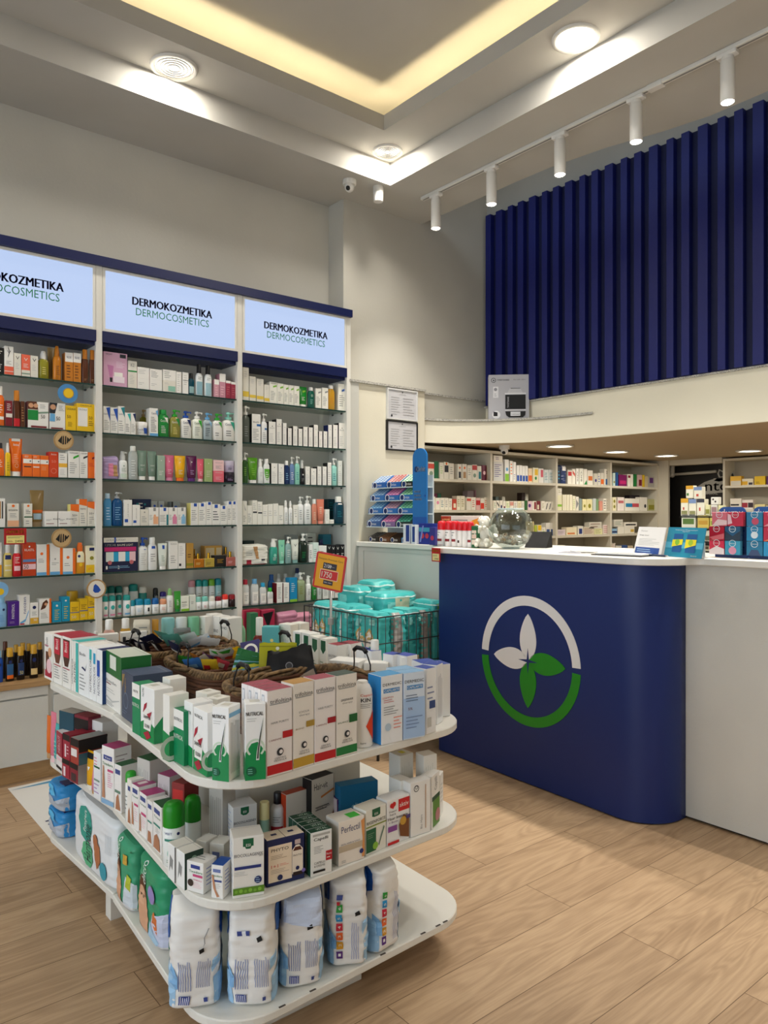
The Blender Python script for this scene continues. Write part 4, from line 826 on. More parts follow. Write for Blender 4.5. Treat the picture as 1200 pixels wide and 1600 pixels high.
bayrow(2, 'right', '''
pump 380 389 707 2f5a22 cap=white L:.2,.3,.8,.7:5:lime
tube 389.5 405 715 5a9a24 cap=white T:PHYTO:.5,.82,.5,.06:white L:.25,.3,.75,.6:4:lime
foam 405 413 717 f0f3f0 cap=white L:.2,.4,.8,.7:3:lightgrey
bottle 413.5 423 717 f0f3f0 cap=white fr=.82 R:.0,.0,1,.72:5fae3a L:.2,.2,.8,.6:4:white
b 424.5 434.5 724 f3f1ea C:.5,.8,.06:charcoal L:.12,.1,.8,.6:6:lightgrey s=black
b 435.5 444.5 725 f3f1ea C:.5,.8,.06:charcoal L:.12,.1,.8,.6:6:lightgrey s=black
bottle 445.5 453.5 720 14305e cap=white fr=.82 L:.2,.2,.8,.6:4:skyblue
pump 454 461.5 714 6a86b0 cap=white L:.2,.2,.8,.6:4:white
pump 462 470 713 8fd0bc cap=white L:.2,.2,.8,.6:4:teal
foam 470.5 477.5 719 16161a cap=lightgrey C:.5,.6,.15:white L:.2,.2,.8,.4:3:grey
b 478.5 485 729 f1eee6 L:.12,.1,.8,.6:6:lightgrey C:.5,.8,.06:charcoal
b 486.5 495 732 f1eee6 L:.12,.1,.8,.6:6:lightgrey C:.5,.8,.06:charcoal s=black
b 496.5 503 729 f1eee6 L:.12,.1,.8,.6:6:lightgrey C:.5,.8,.06:charcoal s=black
b 504.5 511 729 f1eee6 L:.12,.1,.8,.6:6:lightgrey C:.5,.8,.06:charcoal s=black
b 512.5 518.5 723 f1eee6 L:.12,.1,.8,.6:6:lightgrey C:.5,.8,.06:charcoal s=black
pump 519 528 716 9fdcd0 cap=white L:.2,.2,.8,.6:4:teal
b 529 535.5 720 dfe3dc L:.12,.1,.8,.6:6:lightgrey C:.5,.8,.06:charcoal''')
bayrow(3, 'right', '''
b 380 386.5 783 f3f0e6 L:.12,.1,.8,.4:4:grey P:.2,.9,.5,.6,.8,.6:lightgrey
b 387 394.5 790 f3f0e6 L:.12,.1,.8,.6:5:grey
b 395 402.5 782 f3f0e6 R:.1,.48,.95,.54:charcoal L:.12,.6,.8,.9:4:lightgrey
b 403 410.5 784 f3f0e6 R:.1,.48,.95,.54:charcoal L:.12,.6,.8,.9:4:lightgrey
b 411 419 789 f3f0e6 L:.12,.4,.8,.7:3:lightgrey
b 419.5 427 788 f3f0e6 L:.12,.4,.8,.7:3:lightgrey
b 427.5 435.5 787 f3f0e6 L:.12,.4,.8,.7:4:lightgrey
b 436 443.5 790 f3f0e6 L:.12,.2,.8,.5:3:grey
spray 445 451.5 782 f5f5f2 cap=white L:.2,.2,.8,.7:5:grey
spray 452.5 458.5 783 f5f5f2 cap=white L:.2,.2,.8,.7:5:grey
b 459.5 466 789 f3f0e6 C:.5,.4,.1:charcoal L:.12,.5,.8,.8:3:lightgrey
pump 466.5 476 776 f5f5f2 cap=white L:.2,.2,.8,.7:5:grey
pump 477 488 775 f5f5f2 cap=white L:.2,.2,.8,.7:5:grey
bottle 489 496.5 780 e08e74 cap=white fr=.82 L:.2,.2,.8,.6:5:cream
tube 497 509 780 e5876e cap=salmon L:.25,.4,.75,.7:4:cream
b 509 515.5 796 f3f0e6 L:.12,.2,.8,.7:5:lightgrey
b 513 524 780 0d3c4a o=.1 L:.2,.5,.8,.9:4:teal
b 516.5 522.5 812 f3f0e6 L:.12,.2,.8,.7:2:lightgrey
bottle 524.5 539.5 776 0c3f52 cap=white fr=.8 R:.25,.88,.8,.94:white L:.2,.3,.8,.6:4:teal''')
bayrow(4, 'right', '''
b 381 398 845 1f3a3a o=.11
foam 424.5 436 842 3aa08c cap=white C:.5,.5,.2:mint L:.2,.2,.8,.4:3:white
tube 437 447 844 8fd8b6 cap=mint T:V:.5,.75,.4,.1:teal L:.25,.3,.75,.5:3:white
pump 447.5 456.5 839 8fb0ae cap=white L:.2,.3,.8,.7:4:white
tube 457 469 843 e6e8de cap=7fa8a4 T:V:.5,.75,.4,.1:charcoal L:.25,.3,.75,.5:3:grey
pump 469.5 483 834 1c2b20 cap=white T:V:.6,.85,.3,.1:white L:.2,.2,.7,.5:4:green
b 484 489.5 851 f3f2ee L:.12,.2,.8,.7:5:charcoal
b 490 498.5 848 dfeee6 L:.12,.2,.8,.7:5:grey
b 499 511 853 f3f2ee L:.12,.2,.8,.7:5:grey
b 512 518 851 16161a T:V:.5,.8,.6,.16:white L:.2,.2,.8,.5:3:white
b 518.5 524.5 852 16161a T:V:.5,.8,.6,.16:white L:.2,.2,.8,.5:3:white
b 525.5 531.5 852 16161a T:V:.5,.8,.6,.16:white L:.2,.2,.8,.5:3:white
b 532.5 539 851 16161a T:V:.5,.8,.6,.16:white L:.2,.2,.8,.5:3:white
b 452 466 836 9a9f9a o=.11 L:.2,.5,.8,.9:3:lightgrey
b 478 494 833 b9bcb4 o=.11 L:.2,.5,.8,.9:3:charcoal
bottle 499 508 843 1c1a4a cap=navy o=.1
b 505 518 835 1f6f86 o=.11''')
bayrow(5, 'right', '''
bottle 380 391 906 d9dcda cap=b0243a fr=.82 R:.05,.08,.95,.62:white L:.2,.2,.8,.5:4:grey
bottle 394 406 905 d9dcda cap=lightblue fr=.82 R:.05,.08,.95,.62:white L:.2,.2,.8,.5:4:grey
bottle 407.5 418 911 d9dcda cap=cyan fr=.82 R:.05,.08,.95,.62:white L:.2,.2,.8,.5:4:grey
bottle 419 428.5 919 d9dcda cap=brightgreen fr=.78 R:.05,.02,.95,.4:white
bottle 421 431.5 898 1f5f9f cap=1a4f90 fr=.8 o=.07 L:.2,.3,.8,.6:3:white
b 433 442 911 f1f0ea L:.15,.2,.8,.8:7:grey s=darkred
b 443.5 452.5 911 f1f0ea L:.15,.2,.8,.8:7:grey s=darkred
bottle 433 441 897 e6e4e0 cap=lightgrey o=.09
bottle 444 452 897 e6e4e0 cap=lightgrey o=.09
b 453.5 465 903 1f8fc2 R:0,0,1,.1:lime L:.2,.4,.8,.8:5:white
pump 465.5 479 895 9fae86 cap=white L:.2,.3,.8,.7:5:olive
bottle 462 471 888 c6d2dc cap=navy o=.1
foam 480 488 900 f3f4f0 cap=white L:.2,.3,.8,.7:4:grey
spray 489 496 905 2f8a3a cap=white L:.2,.3,.8,.7:4:white
bottle 497 504 908 dfe4de cap=white L:.2,.3,.8,.7:4:grey
b 505.5 514 913 f1f0ea L:.15,.2,.8,.8:6:grey
b 515 523 915 f1f0ea L:.15,.2,.8,.8:6:salmon
b 524 532 914 f1f0ea R:0,.4,1,.5:salmon
b 533 540 915 f1f0ea L:.15,.2,.8,.8:6:grey''')
bayrow(0, 'right', '''
b 381 408 953 a3203f R:.3,.3,.9,.7:crimson r=4
b 409 430 953 b02a4c P:.1,.9,.5,.5,.9,.95:black P:.1,.5,.5,.4,.9,.5,.8,.1,.2,.1:d98a9a
bag 436 468 957 b87a92 R:.3,.3,.8,.6:violet d=.08
bag 460 490 958 c9889c P:.1,.5,.5,.7,.9,.4,.5,.2:rose d=.08
b 392 404 958 2f6f4a o=-.06 d=.05''', 3.93, .4905)
row((0, 3.972), 0, SZ[4], 'fifth glass shelf, right bay', '''
bag 380 421 851 efece2 P:.38,.9,.56,.9,.6,.3,.5,.3:b98d5e R:.12,.06,.3,.26:crimson R:.0,.0,.95,.05:darkred L:.1,.45,.4,.7:3:grey R:.7,.2,.86,.28:charcoal d=.07 |white carry pack with brown panel, first at left, fifth shelf, right bay''')
# ------------------------------------------------------------------ dispensary shelving behind the counter
DX = [3.56, 4.35, 5.166, 5.962, 6.76]; DZ = [1.561, 1.33, 1.114, .885]
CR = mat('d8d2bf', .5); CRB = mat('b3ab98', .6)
for i in range(4):
    x0, x1 = DX[i], DX[i+1]; w2 = (x1-x0)/2; e = empty('dispensary_shelving_bay', ((x0+x1)/2, 4.0, 0), 0, f'cream open shelving bay behind the counter, {ORD[i]} from the pier', 'shelving', 'cream shelving bays behind the counter')
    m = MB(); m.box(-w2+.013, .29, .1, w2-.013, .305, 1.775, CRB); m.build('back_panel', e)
    m = MB(); m.box(-w2-.012, 0, 0, -w2+.012, .29, 1.775, CR); m.build('side_panel', e)
    if i == 3: m = MB(); m.box(w2-.012, 0, 0, w2+.012, .29, 1.775, CR); m.build('side_panel', e)
    for zz in DZ+[.65, .42, .18]: m = MB(); m.box(-w2+.013, .002, zz-.02, w2-.013, .288, zz, CR); m.build('shelf_board', e)
    m = MB(); m.box(-w2-.012, -.002, 1.776, w2-.012, .305, 1.796, CR); m.build('top_board', e)
def disp(k, b, spec): row((0, 4.03), 0, DZ[k], f'{ORD[k]} shelf, {ORD[b]} cream bay', spec, nm='medicine_box')
disp(0, 0, '''
b 666 669 720 purple
b 669.5 679 722 f0ebdc R:0,.6,1,.9:e0584a C:.5,.3,.3:sage
b 679.5 686 721 1f6a44 
b 687.5 694 723 f0ebdc L:.2,.3,.8,.8:4:lime
b 694.5 702 722 f0ebdc R:.1,.4,.9,.8:charcoal C:.5,.9,.2:orange
b 702.5 710 724 f0ebdc L:.2,.3,.8,.8:4:grey
b 716 722 725 f0ebdc R:.2,.1,.8,.5:charcoal C:.5,.75,.2:orange
b 723 730 725 f0ebdc R:.2,.1,.8,.5:tan C:.5,.75,.2:orange
b 731 738 727 f0ebdc L:.2,.3,.8,.8:4:grey
b 738.5 746 726 f0ebdc R:0,.65,1,.95:c43030 C:.5,.3,.3:sage
b 746.5 753 728 f0ebdc R:.3,.1,.9,.6:teal
b 754 761 727 6a1c3a C:.5,.5,.3:palepink
b 761.5 766 728 e8cfa0 R:0,.1,1,.4:orange''')
disp(1, 0, '''
b 664 669 772 e0d4bc R:0,.5,1,.9:red
b 669.5 675 775 e9e4d6 P:.1,.9,.9,.5,.9,.3,.1,.7:orange
b 675.5 681 776 e9e4d6 R:.1,.1,.6,.5:violet
b 681.5 688 778 f0ebdc C:.5,.6,.3:pink
b 688.5 695 778 f0ebdc L:.2,.2,.8,.8:4:teal
b 695.5 701 778 f0ebdc L:.2,.2,.8,.8:4:grey
b 701.5 707 779 f0ebdc L:.2,.2,.8,.8:4:grey
b 708 714 780 c94a36 R:.2,.2,.8,.6:cream
b 714.5 720 775 f0ead2 L:.2,.2,.8,.8:4:olive
b 720.5 727 775 f0ead2 L:.2,.2,.8,.8:4:olive
b 730 736.5 777 f0ebdc R:0,.7,1,.9:d95a4a
b 737 744 777 f0ebdc L:.2,.2,.8,.8:4:red
b 744.5 751 778 e6b9b4 R:0,.4,1,.8:c4282c
b 751.5 757 779 f0ebdc R:0,.1,1,.6:e0402c
b 757.5 762 777 f0ebdc L:.2,.2,.8,.8:4:orange
b 762.5 766.5 776 f0ebdc R:.1,.1,.9,.3:charcoal
b 666 673 769 1e3c46 o=.12
b 676 684 771 8c3a5c o=.12
b 684.5 690 771 2f7a5c o=.12
b 731 741 767 b8a6aa o=.12
b 744 750 766 e0a8b4 o=.12''')
disp(2, 0, '''
b 700 712 806 e0d9c6 o=.05
b 716 730 808 d9d0ba o=.05
b 740 752 805 c8d0c0 o=.05''')
disp(0, 1, '''
b 771.5 787 722 dcdcd8 L:.1,.2,.9,.9:7:violet
b 772 786 712 f0ebe0 up=722 L:.2,.3,.6,.8:2:purple
b 789.5 796 718 f3f3ee R:.05,.0,.95,.35:lime C:.5,.55,.3:lightblue
b 797.5 802 720 f3f1ea L:.2,.3,.8,.9:4:orange
b 802.5 807 722 f3f1ea L:.2,.1,.8,.4:3:blue
b 808 812 727 f3f1ea R:.1,.05,.9,.4:blue
b 812.5 816.5 727 f3f1ea R:.1,.05,.9,.4:blue
b 817 821 728 f3f1ea R:.1,.05,.9,.4:blue
b 821.5 825.5 728 f3f1ea R:.1,.05,.9,.4:blue
b 826.5 832 732 f0d8b4 R:0,.1,1,.5:orange
b 833.5 842 731 f3eccb R:.3,.5,.9,.9:yellow C:.5,.3,.2:green
b 842.5 850 732 f3efe8 R:.4,.4,.9,.9:d95a6a
b 851 858 734 dfe6e4 L:.1,.2,.9,.8:5:teal
b 858.5 866 734 dfe6e4 L:.1,.2,.9,.8:5:teal''')
disp(1, 1, '''
b 771.5 776 782 f0ebdc L:.2,.2,.8,.8:4:green
b 776.5 781 782 f0ebdc P:.1,.9,.9,.5,.9,.3,.1,.7:charcoal
b 781.5 786 782 f0ebdc R:.3,.1,.8,.5:navy
b 786.5 791 783 f0ebdc C:.5,.3,.3:darkred
b 791.5 797 783 f0f0d0 L:.2,.2,.8,.8:4:lime
b 797.5 803 783 f0ebdc R:0,.5,1,.9:d99a8a
b 803.5 809 783 f0ebdc L:.2,.2,.8,.8:4:grey
b 809.5 815 783 eee6c4 L:.2,.2,.8,.8:4:olive
b 815.5 820 783 f0ebdc L:.2,.2,.8,.8:4:grey
b 820.5 824.5 782 2f6a34
b 825.5 832 783 e6c8d0 C:.4,.5,.3:purple
b 832.5 839 783 f0ebdc R:.4,.1,.9,.9:8a2a34
b 839.5 845 783 7a2430 R:.1,.1,.6,.6:cream
b 846.5 852 783 f0ebdc L:.2,.2,.8,.8:4:olive
b 852.5 857 784 f0ebdc P:.2,.1,.5,.1,.9,.8,.6,.8:charcoal
b 857.5 862 784 f0ebdc P:.2,.1,.5,.1,.9,.8,.6,.8:charcoal
b 862.5 867 784 f0ebdc P:.2,.1,.5,.1,.9,.8,.6,.8:charcoal
b 775 780 776 5a6a66 o=.12
b 785 790 776 c8c4b4 o=.12
b 816 821 770 3a2a28 o=.12
b 822 826 772 e0dccb o=.12''')
disp(2, 1, '''
b 830 835 815 e8d8a0 
b 836 840 821 b9c84a
b 840.5 847 820 e8e2d0 R:.1,.5,.9,.95:yellow
b 847.5 853 824 f0ebdc L:.2,.2,.8,.8:3:lime
b 854 860 817 e9e6dc R:.1,.0,.9,.5:2f4f86
b 860.5 867 817 e9e6dc R:.1,.0,.9,.5:2f4f86''')
disp(0, 2, '''
b 872 876 729 14324e L:.2,.2,.8,.8:3:cyan
bag 877 886 727 2c3f6e R:.2,.7,.8,.95:white d=.06
b 888 894 735 f0ebdc R:.1,.6,.9,.9:c43030 r=-6
b 894.5 900 733 f0ebdc P:.1,.9,.9,.7,.9,.5,.1,.7:d95a4a r=5
b 901 905 732 f3f0e6 V:BIO:.5,.5,.4,.6:charcoal
b 906 912 732 f0f0e0 V:BIO:.5,.5,.4,.6:charcoal
b 913 918 733 f0ebdc P:0,0,1,0,.8,.3:green
b 919 927 735 f0ebdc R:.1,.3,.9,.6:e07a30
b 929 934 740 e0dccb C:.5,.4,.3:violet
b 934.5 939 739 e6e2d4 L:.2,.2,.8,.8:3:blue
b 939.5 944 739 e6e2d4 R:0,.1,1,.5:orange
b 945 953.5 733 f0ebdc R:.2,.05,.9,.4:2a6cb0 L:.3,.7,.8,.9:2:charcoal''')
disp(1, 2, '''
b 871.5 878.5 774 ece8c4 R:0,.25,1,.4:lime
b 871.5 878.5 762 e6e2d4 up=774 L:.2,.3,.8,.7:2:olive
b 880 886 773 f2ecd0 R:.4,.02,.6,.98:ivory
b 886.5 890 773 f2ecd0
b 890.5 895 773 f2ecd0
b 895.5 900 775 f2ecd0 L:.2,.1,.8,.8:5:lime
b 900.5 905 776 f0ebdc P:.1,.1,.9,.5,.1,.8:grey
b 906 910 779 8fa09c
b 911 917 780 efe6b0 C:.5,.4,.25:olive
b 917.5 926 780 efe6b0 C:.5,.4,.25:olive
b 927.5 932 779 cfd8d4
b 932.5 936 780 86a878
b 937.5 942 783 e8a08c
b 943.5 948 779 f0ebdc L:.1,.1,.9,.9:4:charcoal
b 948.5 953 779 f0ebdc L:.1,.1,.9,.9:4:charcoal''')
disp(2, 2, '''
b 871 884 828 dccfd4 L:.1,.2,.9,.8:4:7a5a6a
b 885.5 902 824 f0e4c0 R:.1,.1,.8,.3:d9824a
b 903.5 912 822 e6e2d4 R:.2,.1,.8,.7:2f3f7e
b 912.5 929 824 d8ccb4 L:.05,.1,.95,.9:5:8a4a4a
b 929.5 942 826 eae6b4 L:.1,.1,.9,.9:4:8a8a3a
b 921 941 816 d8d4c4 up=826 L:.1,.1,.9,.9:2:8a6a5a
b 943 953 820 e6d8d0 L:.1,.1,.9,.9:4:rose''')
disp(3, 2, '''
b 873 884 852 e0dccb
b 900 926 855 d8d4c4''')
disp(0, 3, '''
b 958.5 962 739 cfe4e0 C:.5,.3,.3:olive
b 963 966.5 738 2a5a96
b 967.5 980 742 7e1c5c R:.1,.2,.9,.5:magenta
b 981.5 986 741 f0ebdc R:.1,.7,.9,.9:darkred
b 986.5 990 741 f0ebdc
b 991 995.5 741 1f7a36
b 996.5 1004 742 d8b8b4 R:.3,.1,.9,.6:7c1826
b 1005 1008 742 e4c020
b 1008.5 1013 744 d9c8a0
b 1013.5 1023 745 b9b4aa R:.2,.4,.8,.9:purple''')
disp(1, 3, '''
b 957.5 963.5 777 f0e8c4 C:.5,.3,.25:olive C:.5,.7,.25:olive
b 965.5 976 777 efe4dc R:.1,.55,.9,.75:rose
b 977 1000 779 f0ebdc R:.05,.3,.5,.6:2a86b4 R:.5,.3,.95,.6:c8505a
b 984 1000 774 3a3440 o=.12
b 1001 1012 777 f0ebdc C:.7,.35,.15:charcoal
b 1013 1024 780 b9b884 R:.1,.1,.9,.5:olive''')
disp(2, 3, '''
b 957 965 826 8fb4d0 R:0,.2,1,.5:navy
b 966 976 823 f0ebdc
b 976.5 992 823 f0ebdc R:.6,.2,.95,.6:d9b44a
b 960 974 812 dcd8c8 up=823 L:.1,.2,.9,.8:3:sage
b 976 996 816 f0ebdc up=823 R:.1,.3,.9,.6:charcoal''')
disp(3, 3, '''
b 957 962 849 e6d8c8 
b 963 972 853 e6e2d4 L:.1,.1,.9,.9:4:tan
b 973 981 852 3a5a96
b 982 990 853 d8c8a8''')
# end of the dispensary: dark glazed recess with emblem, shelving with yellow cartons
e = empty('end_shelving_bay', (6.80, 3.37, 0), -math.pi/2, 'cream shelving bay at the far right holding a few yellow cartons', 'shelving')
m = MB(); m.box(0, .19, .1, 1.2, .205, 1.79, CRB); m.build('back_panel', e)
for xx in (0, 1.18): m = MB(); m.box(xx, 0, 0, xx+.02, .19, 1.79, CR); m.build('side_panel', e)
for zz in (1.56, 1.34, 1.115, .89, .6, .3): m = MB(); m.box(.021, .002, zz-.02, 1.179, .188, zz, CR); m.build('shelf_board', e)
m = MB(); m.box(0, -.002, 1.79, 1.2, .205, 1.81, CR); m.build('top_board', e)
def er(zz, nm, spec): row((6.83, 0), -math.pi/2, zz, nm, spec, nm='medicine_box')
er(1.56, 'upper shelf, end bay', '''
b 1140.5 1158 744 e8b42a R:.05,.02,.95,.5:ivory
b 1159 1176.5 748 ede4c8 R:0,.05,.5,.6:e8b42a R:.6,.05,.95,.4:3a3440
b 1178.5 1195.5 744 e9c21c L:.1,.1,.6,.4:2:brown
b 1197 1210 744 5a2a5a''')
er(1.34, 'lower shelf, end bay', '''
b 1140.5 1158 779 ece4d4 R:.05,.35,.8,.5:charcoal
b 1159 1176.5 781 e9e0d8 R:0,.2,.5,.7:a02c3c R:.55,.2,1,.7:3a2a34
b 1178.5 1195 788 e4d89a
b 1196 1212 790 d8d4c4''')
m = MB(); m.box(6.93, 3.37, 0, 6.95, 3.97, 1.775, mat('11100f', .35)); struct('door_1', m)
m = MB(); m.box(6.80, 3.38, 1.775, 7.0, 4.0, 1.825, CR); m.box(6.772, 3.90, 0, 6.80, 4.32, 1.825, CR); struct('trim_4', m)
q = []
e = empty('wall_pipe', (6.90, 3.93, 1.69), 0, 'white pipe with elbow fittings crossing the dark recess', 'pipe')
m = MB(); m.tube([(0, 0, 0), (0, -.45, .012)], .014, mat('a8a498', .5), 10); m.build('pipe', e); m = MB(); m.tube([(0, .0, .1), (0, 0, .05), (0, .0, -.01)], .024, mat('a8a498', .5), 12); m.sphere((0, 0, 0), .03, mat('a8a498', .5)); m.build('elbow', e)
# leaf-and-letters emblem on the dark door
e = empty('wall_emblem', (6.925, 3.37, 1.455), -math.pi/2, 'white oval emblem with black letters and leaves on the dark door', 'sign')
m = MB(); F = flat((-.36, 0, 0), (1, 0, 0), (0, 0, 1), .42, .27)
draws(m, F, ['P:.0,.18,.06,.42,.25,.6,.5,.68,.75,.66,.92,.55,1,.4,.97,.25,.9,.2,.1,.1:9c9a90'])
B_ = Face(F.w, F.h, F.fn)
draws(m, B_, ['P:.5,.6,.62,.56,.78,.6,.7,.68,.58,.68:1a1a18', 'P:.62,.7,.58,.85,.62,1,.72,.92,.78,.72:9c9a90', 'P:.65,.73,.62,.85,.64,.94,.71,.88,.74,.74:1a1a18', 'P:.8,.6,.84,.78,.95,.9,1,.72,.92,.6:9c9a90', 'P:.84,.64,.87,.76,.94,.84,.97,.7,.91,.62:1a1a18', 'B:ntc:.55,.38,.5,.28:101010', 'P:.05,.45,.25,.62,.5,.7,.5,.66,.28,.56,.1,.4:1a1a18', 'T:NATURAL:.4,.14,.4,.07:9c9a90']); m.build('printed_emblem', e)
# ------------------------------------------------------------------ island shelving
def rpoly(pts, rad, n=9):
    out = []
    for i, (p, r) in enumerate(zip(pts, rad)):
        if r <= 0: out.append(p); continue
        a, b = Vector(pts[i-1]), Vector(pts[(i+1) % len(pts)]); P = Vector(p); da, db = (a-P).normalized(), (b-P).normalized()
        half = da.angle(db)/2; t = r/math.tan(half); c = P+(da+db).normalized()*(r/math.sin(half)); s = P+da*t-c; e = P+db*t-c
        A0 = math.atan2(s.y, s.x); A1 = math.atan2(e.y, e.x); d = (A1-A0+math.pi) % (2*math.pi)-math.pi
        out += [(c.x+r*math.cos(A0+d*k/n), c.y+r*math.sin(A0+d*k/n)) for k in range(n+1)]
    return out
ISW = mat('e6e4dc', .32)
NEAR = rpoly([(.752, 1.528), (1.625, 1.560), (1.655, 2.318), (.807, 2.318)], [.15, .15, .01, .004])
FAR = rpoly([(.810, 2.325), (1.655, 2.325), (1.62, 2.985), (.772, 2.985)], [.004, .01, .11, .11])
IZ = [(.100, .122), (.376, .398), (.658, .680)]
for nm, P, lab in (('island_shelf_unit', NEAR, 'near half of the white round-cornered island shelving in the foreground'), ('island_shelf_unit', FAR, 'far half of the white round-cornered island shelving behind the seam')):
    e = empty(nm, (0, 0, 0), 0, lab, 'shelving', 'white island shelving units'); near = P is NEAR
    for k, (a, b) in enumerate(IZ):
        m = MB(); c = [(x, y) for x, y in P]; n = len(c); cx = sum(p[0] for p in c)/n; cy = sum(p[1] for p in c)/n; q = [(x+(cx-x)*.005, y+(cy-y)*.005) for x, y in c]
        vs = [(x, y, a) for x, y in q]+[(x, y, a+.003) for x, y in c]+[(x, y, b-.003) for x, y in c]+[(x, y, b) for x, y in q]
        m.add(vs, [tuple(reversed(range(n))), tuple(range(3*n, 4*n))]+[(j*n+i, j*n+(i+1) % n, (j+1)*n+(i+1) % n, (j+1)*n+i) for j in range(3) for i in range(n)], ISW)
        if near and k == 0:
            for t in ((.93, 1.5335), (1.02, 1.537), (1.25, 1.545), (1.40, 1.551), (1.46, 1.553), (1.49, 1.555)): m.box(t[0], t[1]+.001, b-.0005, t[0]+.018, t[1]+.006, b+.0004, mat('4a4440', .7))
        m.build('shelf_board', e)
    Y0, Y1 = (1.86, 2.30) if near else (2.36, 2.80)
    m = MB(); 
    for z0, z1 in ((.122, .376), (.398, .658)): m.box(1.03, Y0, z0, 1.42, Y1, z1, mat('d9d6cc', .45), .001)
    m.build('core_panel', e)
    for lx, ly in (((1.52, 2.2), (1.52, 1.7)) if near else ((.828, 2.397), (1.52, 2.42), (.86, 2.86), (1.5, 2.86))):
        if near and ly == 1.66: continue
        m = MB(); m.box(lx, ly, 0, lx+.045, ly+.045, .1, ISW, .001); m.build('leg', e)
    if near: m = MB(); m.box(.93, 1.654, 0, 1.268, 1.70, .1, ISW, .001); m.build('foot_panel', e)
AL_N, AL_F, AF = math.atan2(-.79, -.055), math.atan2(-.66, .038), math.atan2(.032, .873)
def left_far(k, spec, place, o=.012): row((.810+o, 2.325), AL_F, IZ[k][1], place, spec, 'back')
def left_near(k, spec, place, o=.012): row((.807+o, 2.318), AL_N, IZ[k][1], place, spec, 'back')
def pix(zs, place, spec, side='left'):
    """things whose base edge is known: kind u0 v0 u1 v1 vtop colour marks; with h= the two points are the top front edge instead"""
    its = [l.strip() for l in spec.strip().splitlines() if l.strip()]
    for i, ln in enumerate(its):
        ln, lab = ln.split('|') if '|' in ln else (ln, None)
        q = ln.split(); kind = q[0]; u0, v0, u1, v1, vt = map(float, q[1:6]); c = q[6]; opt = {}; toks = []
        for t in q[7:]:
            if '=' in t and ':' not in t and '@' not in t: k, v = t.split('='); opt[k] = v
            else: toks.append(t)
        z = zs+float(opt.get('dz', 0))
        if 'h' in opt: h = float(opt['h']); a, b = gp(u0, v0, z+h), gp(u1, v1, z+h)
        else: a, b = gp(u0, v0, z), gp(u1, v1, z); dd = (HC-z)*FPX/(v0-HOR); h = (v0-vt)/FPX*dd
        w = math.hypot(b[0]-a[0], b[1]-a[1])*.985; ang = math.atan2(b[1]-a[1], b[0]-a[0])
        if 'ang' in opt: ang = math.radians(float(opt['ang']))
        d = float(opt['d']) if 'd' in opt else (DEP['b'] if kind in ('b', 'bag') else DEP[kind]*w)
        n = (-math.sin(ang), math.cos(ang)); o = float(opt.get('o', 0))
        N = int(opt.get('deep', 1))
        for j in range(N):
            oo = o+j*(d+.0015); label = (lab or f'{describe(kind, c, toks, opt)}, {place}').strip()
            if N > 1: label = f'{label}, {ORD[j]} in its file' if j else f'{label}, front of its file'
            make(kind, c, w, h, d, toks if j == 0 else [t for t in toks if t[0] in '^<>'], opt, ((a[0]+b[0])/2+n[0]*oo, (a[1]+b[1])/2+n[1]*oo, z+.0006), ang, label, place, seed=i)
T2, T1, T0 = IZ[2][1], IZ[1][1], IZ[0][1]
LP = "island's top left edge"
left_far(2, '''
b 67.5 80.5 990 white V:Bioclin:.3,.8,.25,.2:charcoal R:.1,.06,.9,.2:crimson R:.2,.2,.6,.6:brown C:.6,.3,.3:palepink C:.7,.6,.2:skin L:.1,.7,.8,.76:1:magenta d=.1 ns=1
b 81.5 94.5 992 white P:.1,.95,.9,.95,.9,.6,.7,.42,.3,.42,.1,.6:6a3a2a R:.15,.6,.8,.92:c4203a V:Biocl:.45,.8,.3,.2:white L:.15,.1,.8,.36:5:grey R:.1,.37,.9,.39:crimson top=crimson d=.1
b 95.5 108.5 996 white P:.1,.95,.9,.95,.9,.6,.7,.42,.3,.42,.1,.6:4a2a20 R:.15,.6,.8,.92:c4203a V:Biocl:.45,.8,.3,.2:white L:.15,.1,.8,.36:5:grey R:.1,.37,.9,.39:crimson top=crimson d=.1
b 109.5 113 1002 white V:NUTRICOLOR:.5,.4,.5,.5:charcoal top=turquoise d=.1
b 113.5 120.5 1003 white R:.45,.02,1,.98:turquoise V:NUTRIC:.25,.4,.4,.4:charcoal top=turquoise d=.1
b 121 136.5 1009 f3f5f5 T:Bioclin:.4,.82,.6,.06:charcoal P:.3,.55,.7,.5,.85,.68,.7,.54,.4,.58:navy L:.12,.1,.8,.45:5:grey top=white d=.1
b 137 142.5 1011 f3f5f5 V:NUTRICOLOR:.5,.45,.5,.6:charcoal R:.2,.75,.8,.95:turquoise d=.1
b 143 148.5 1013 f3f5f5 V:NUTRICOLOR:.5,.4,.5,.5:navy R:.2,.7,.8,.9:cyan d=.1
b 149 157.5 1016 f3f5f5 V:NUTRICOLOR:.4,.4,.4,.5:navy R:.1,.5,.6,.8:blue top=navy s=12386e d=.1 |white and navy carton with blue marks, last before seam, island's top left edge''', LP)
left_near(2, '''
b 162 186 1057 white T:Bioclin:.4,.80,.7,.08:charcoal R:.1,.7,.4,.73:darkred L:.12,.45,.8,.6:2:lightgrey P:.02,.35,.5,.25,.95,.4,.95,.37,.5,.2,.02,.3:lightgrey L:.1,.06,.8,.2:3:grey d=.095
b 163 187 1022 1d6a30 up=1057 R:.3,.3,.7,.9:e0e4da <R:.01,.3,.99,.36:26843c top=cfd6c8 s=1d6a30 d=.095 |green carton lying on the white carton, island's top left edge
b 188 205.5 1052 3f4a60 P:.05,.92,.05,.6,.3,.95:khaki V:Regulon:.35,.72,.12,.3:gold O:.4,.4,.22,.03:708096 L:.1,.1,.6,.2:2:708096 s=3f4a60 top=4a5670 d=.12''', LP)
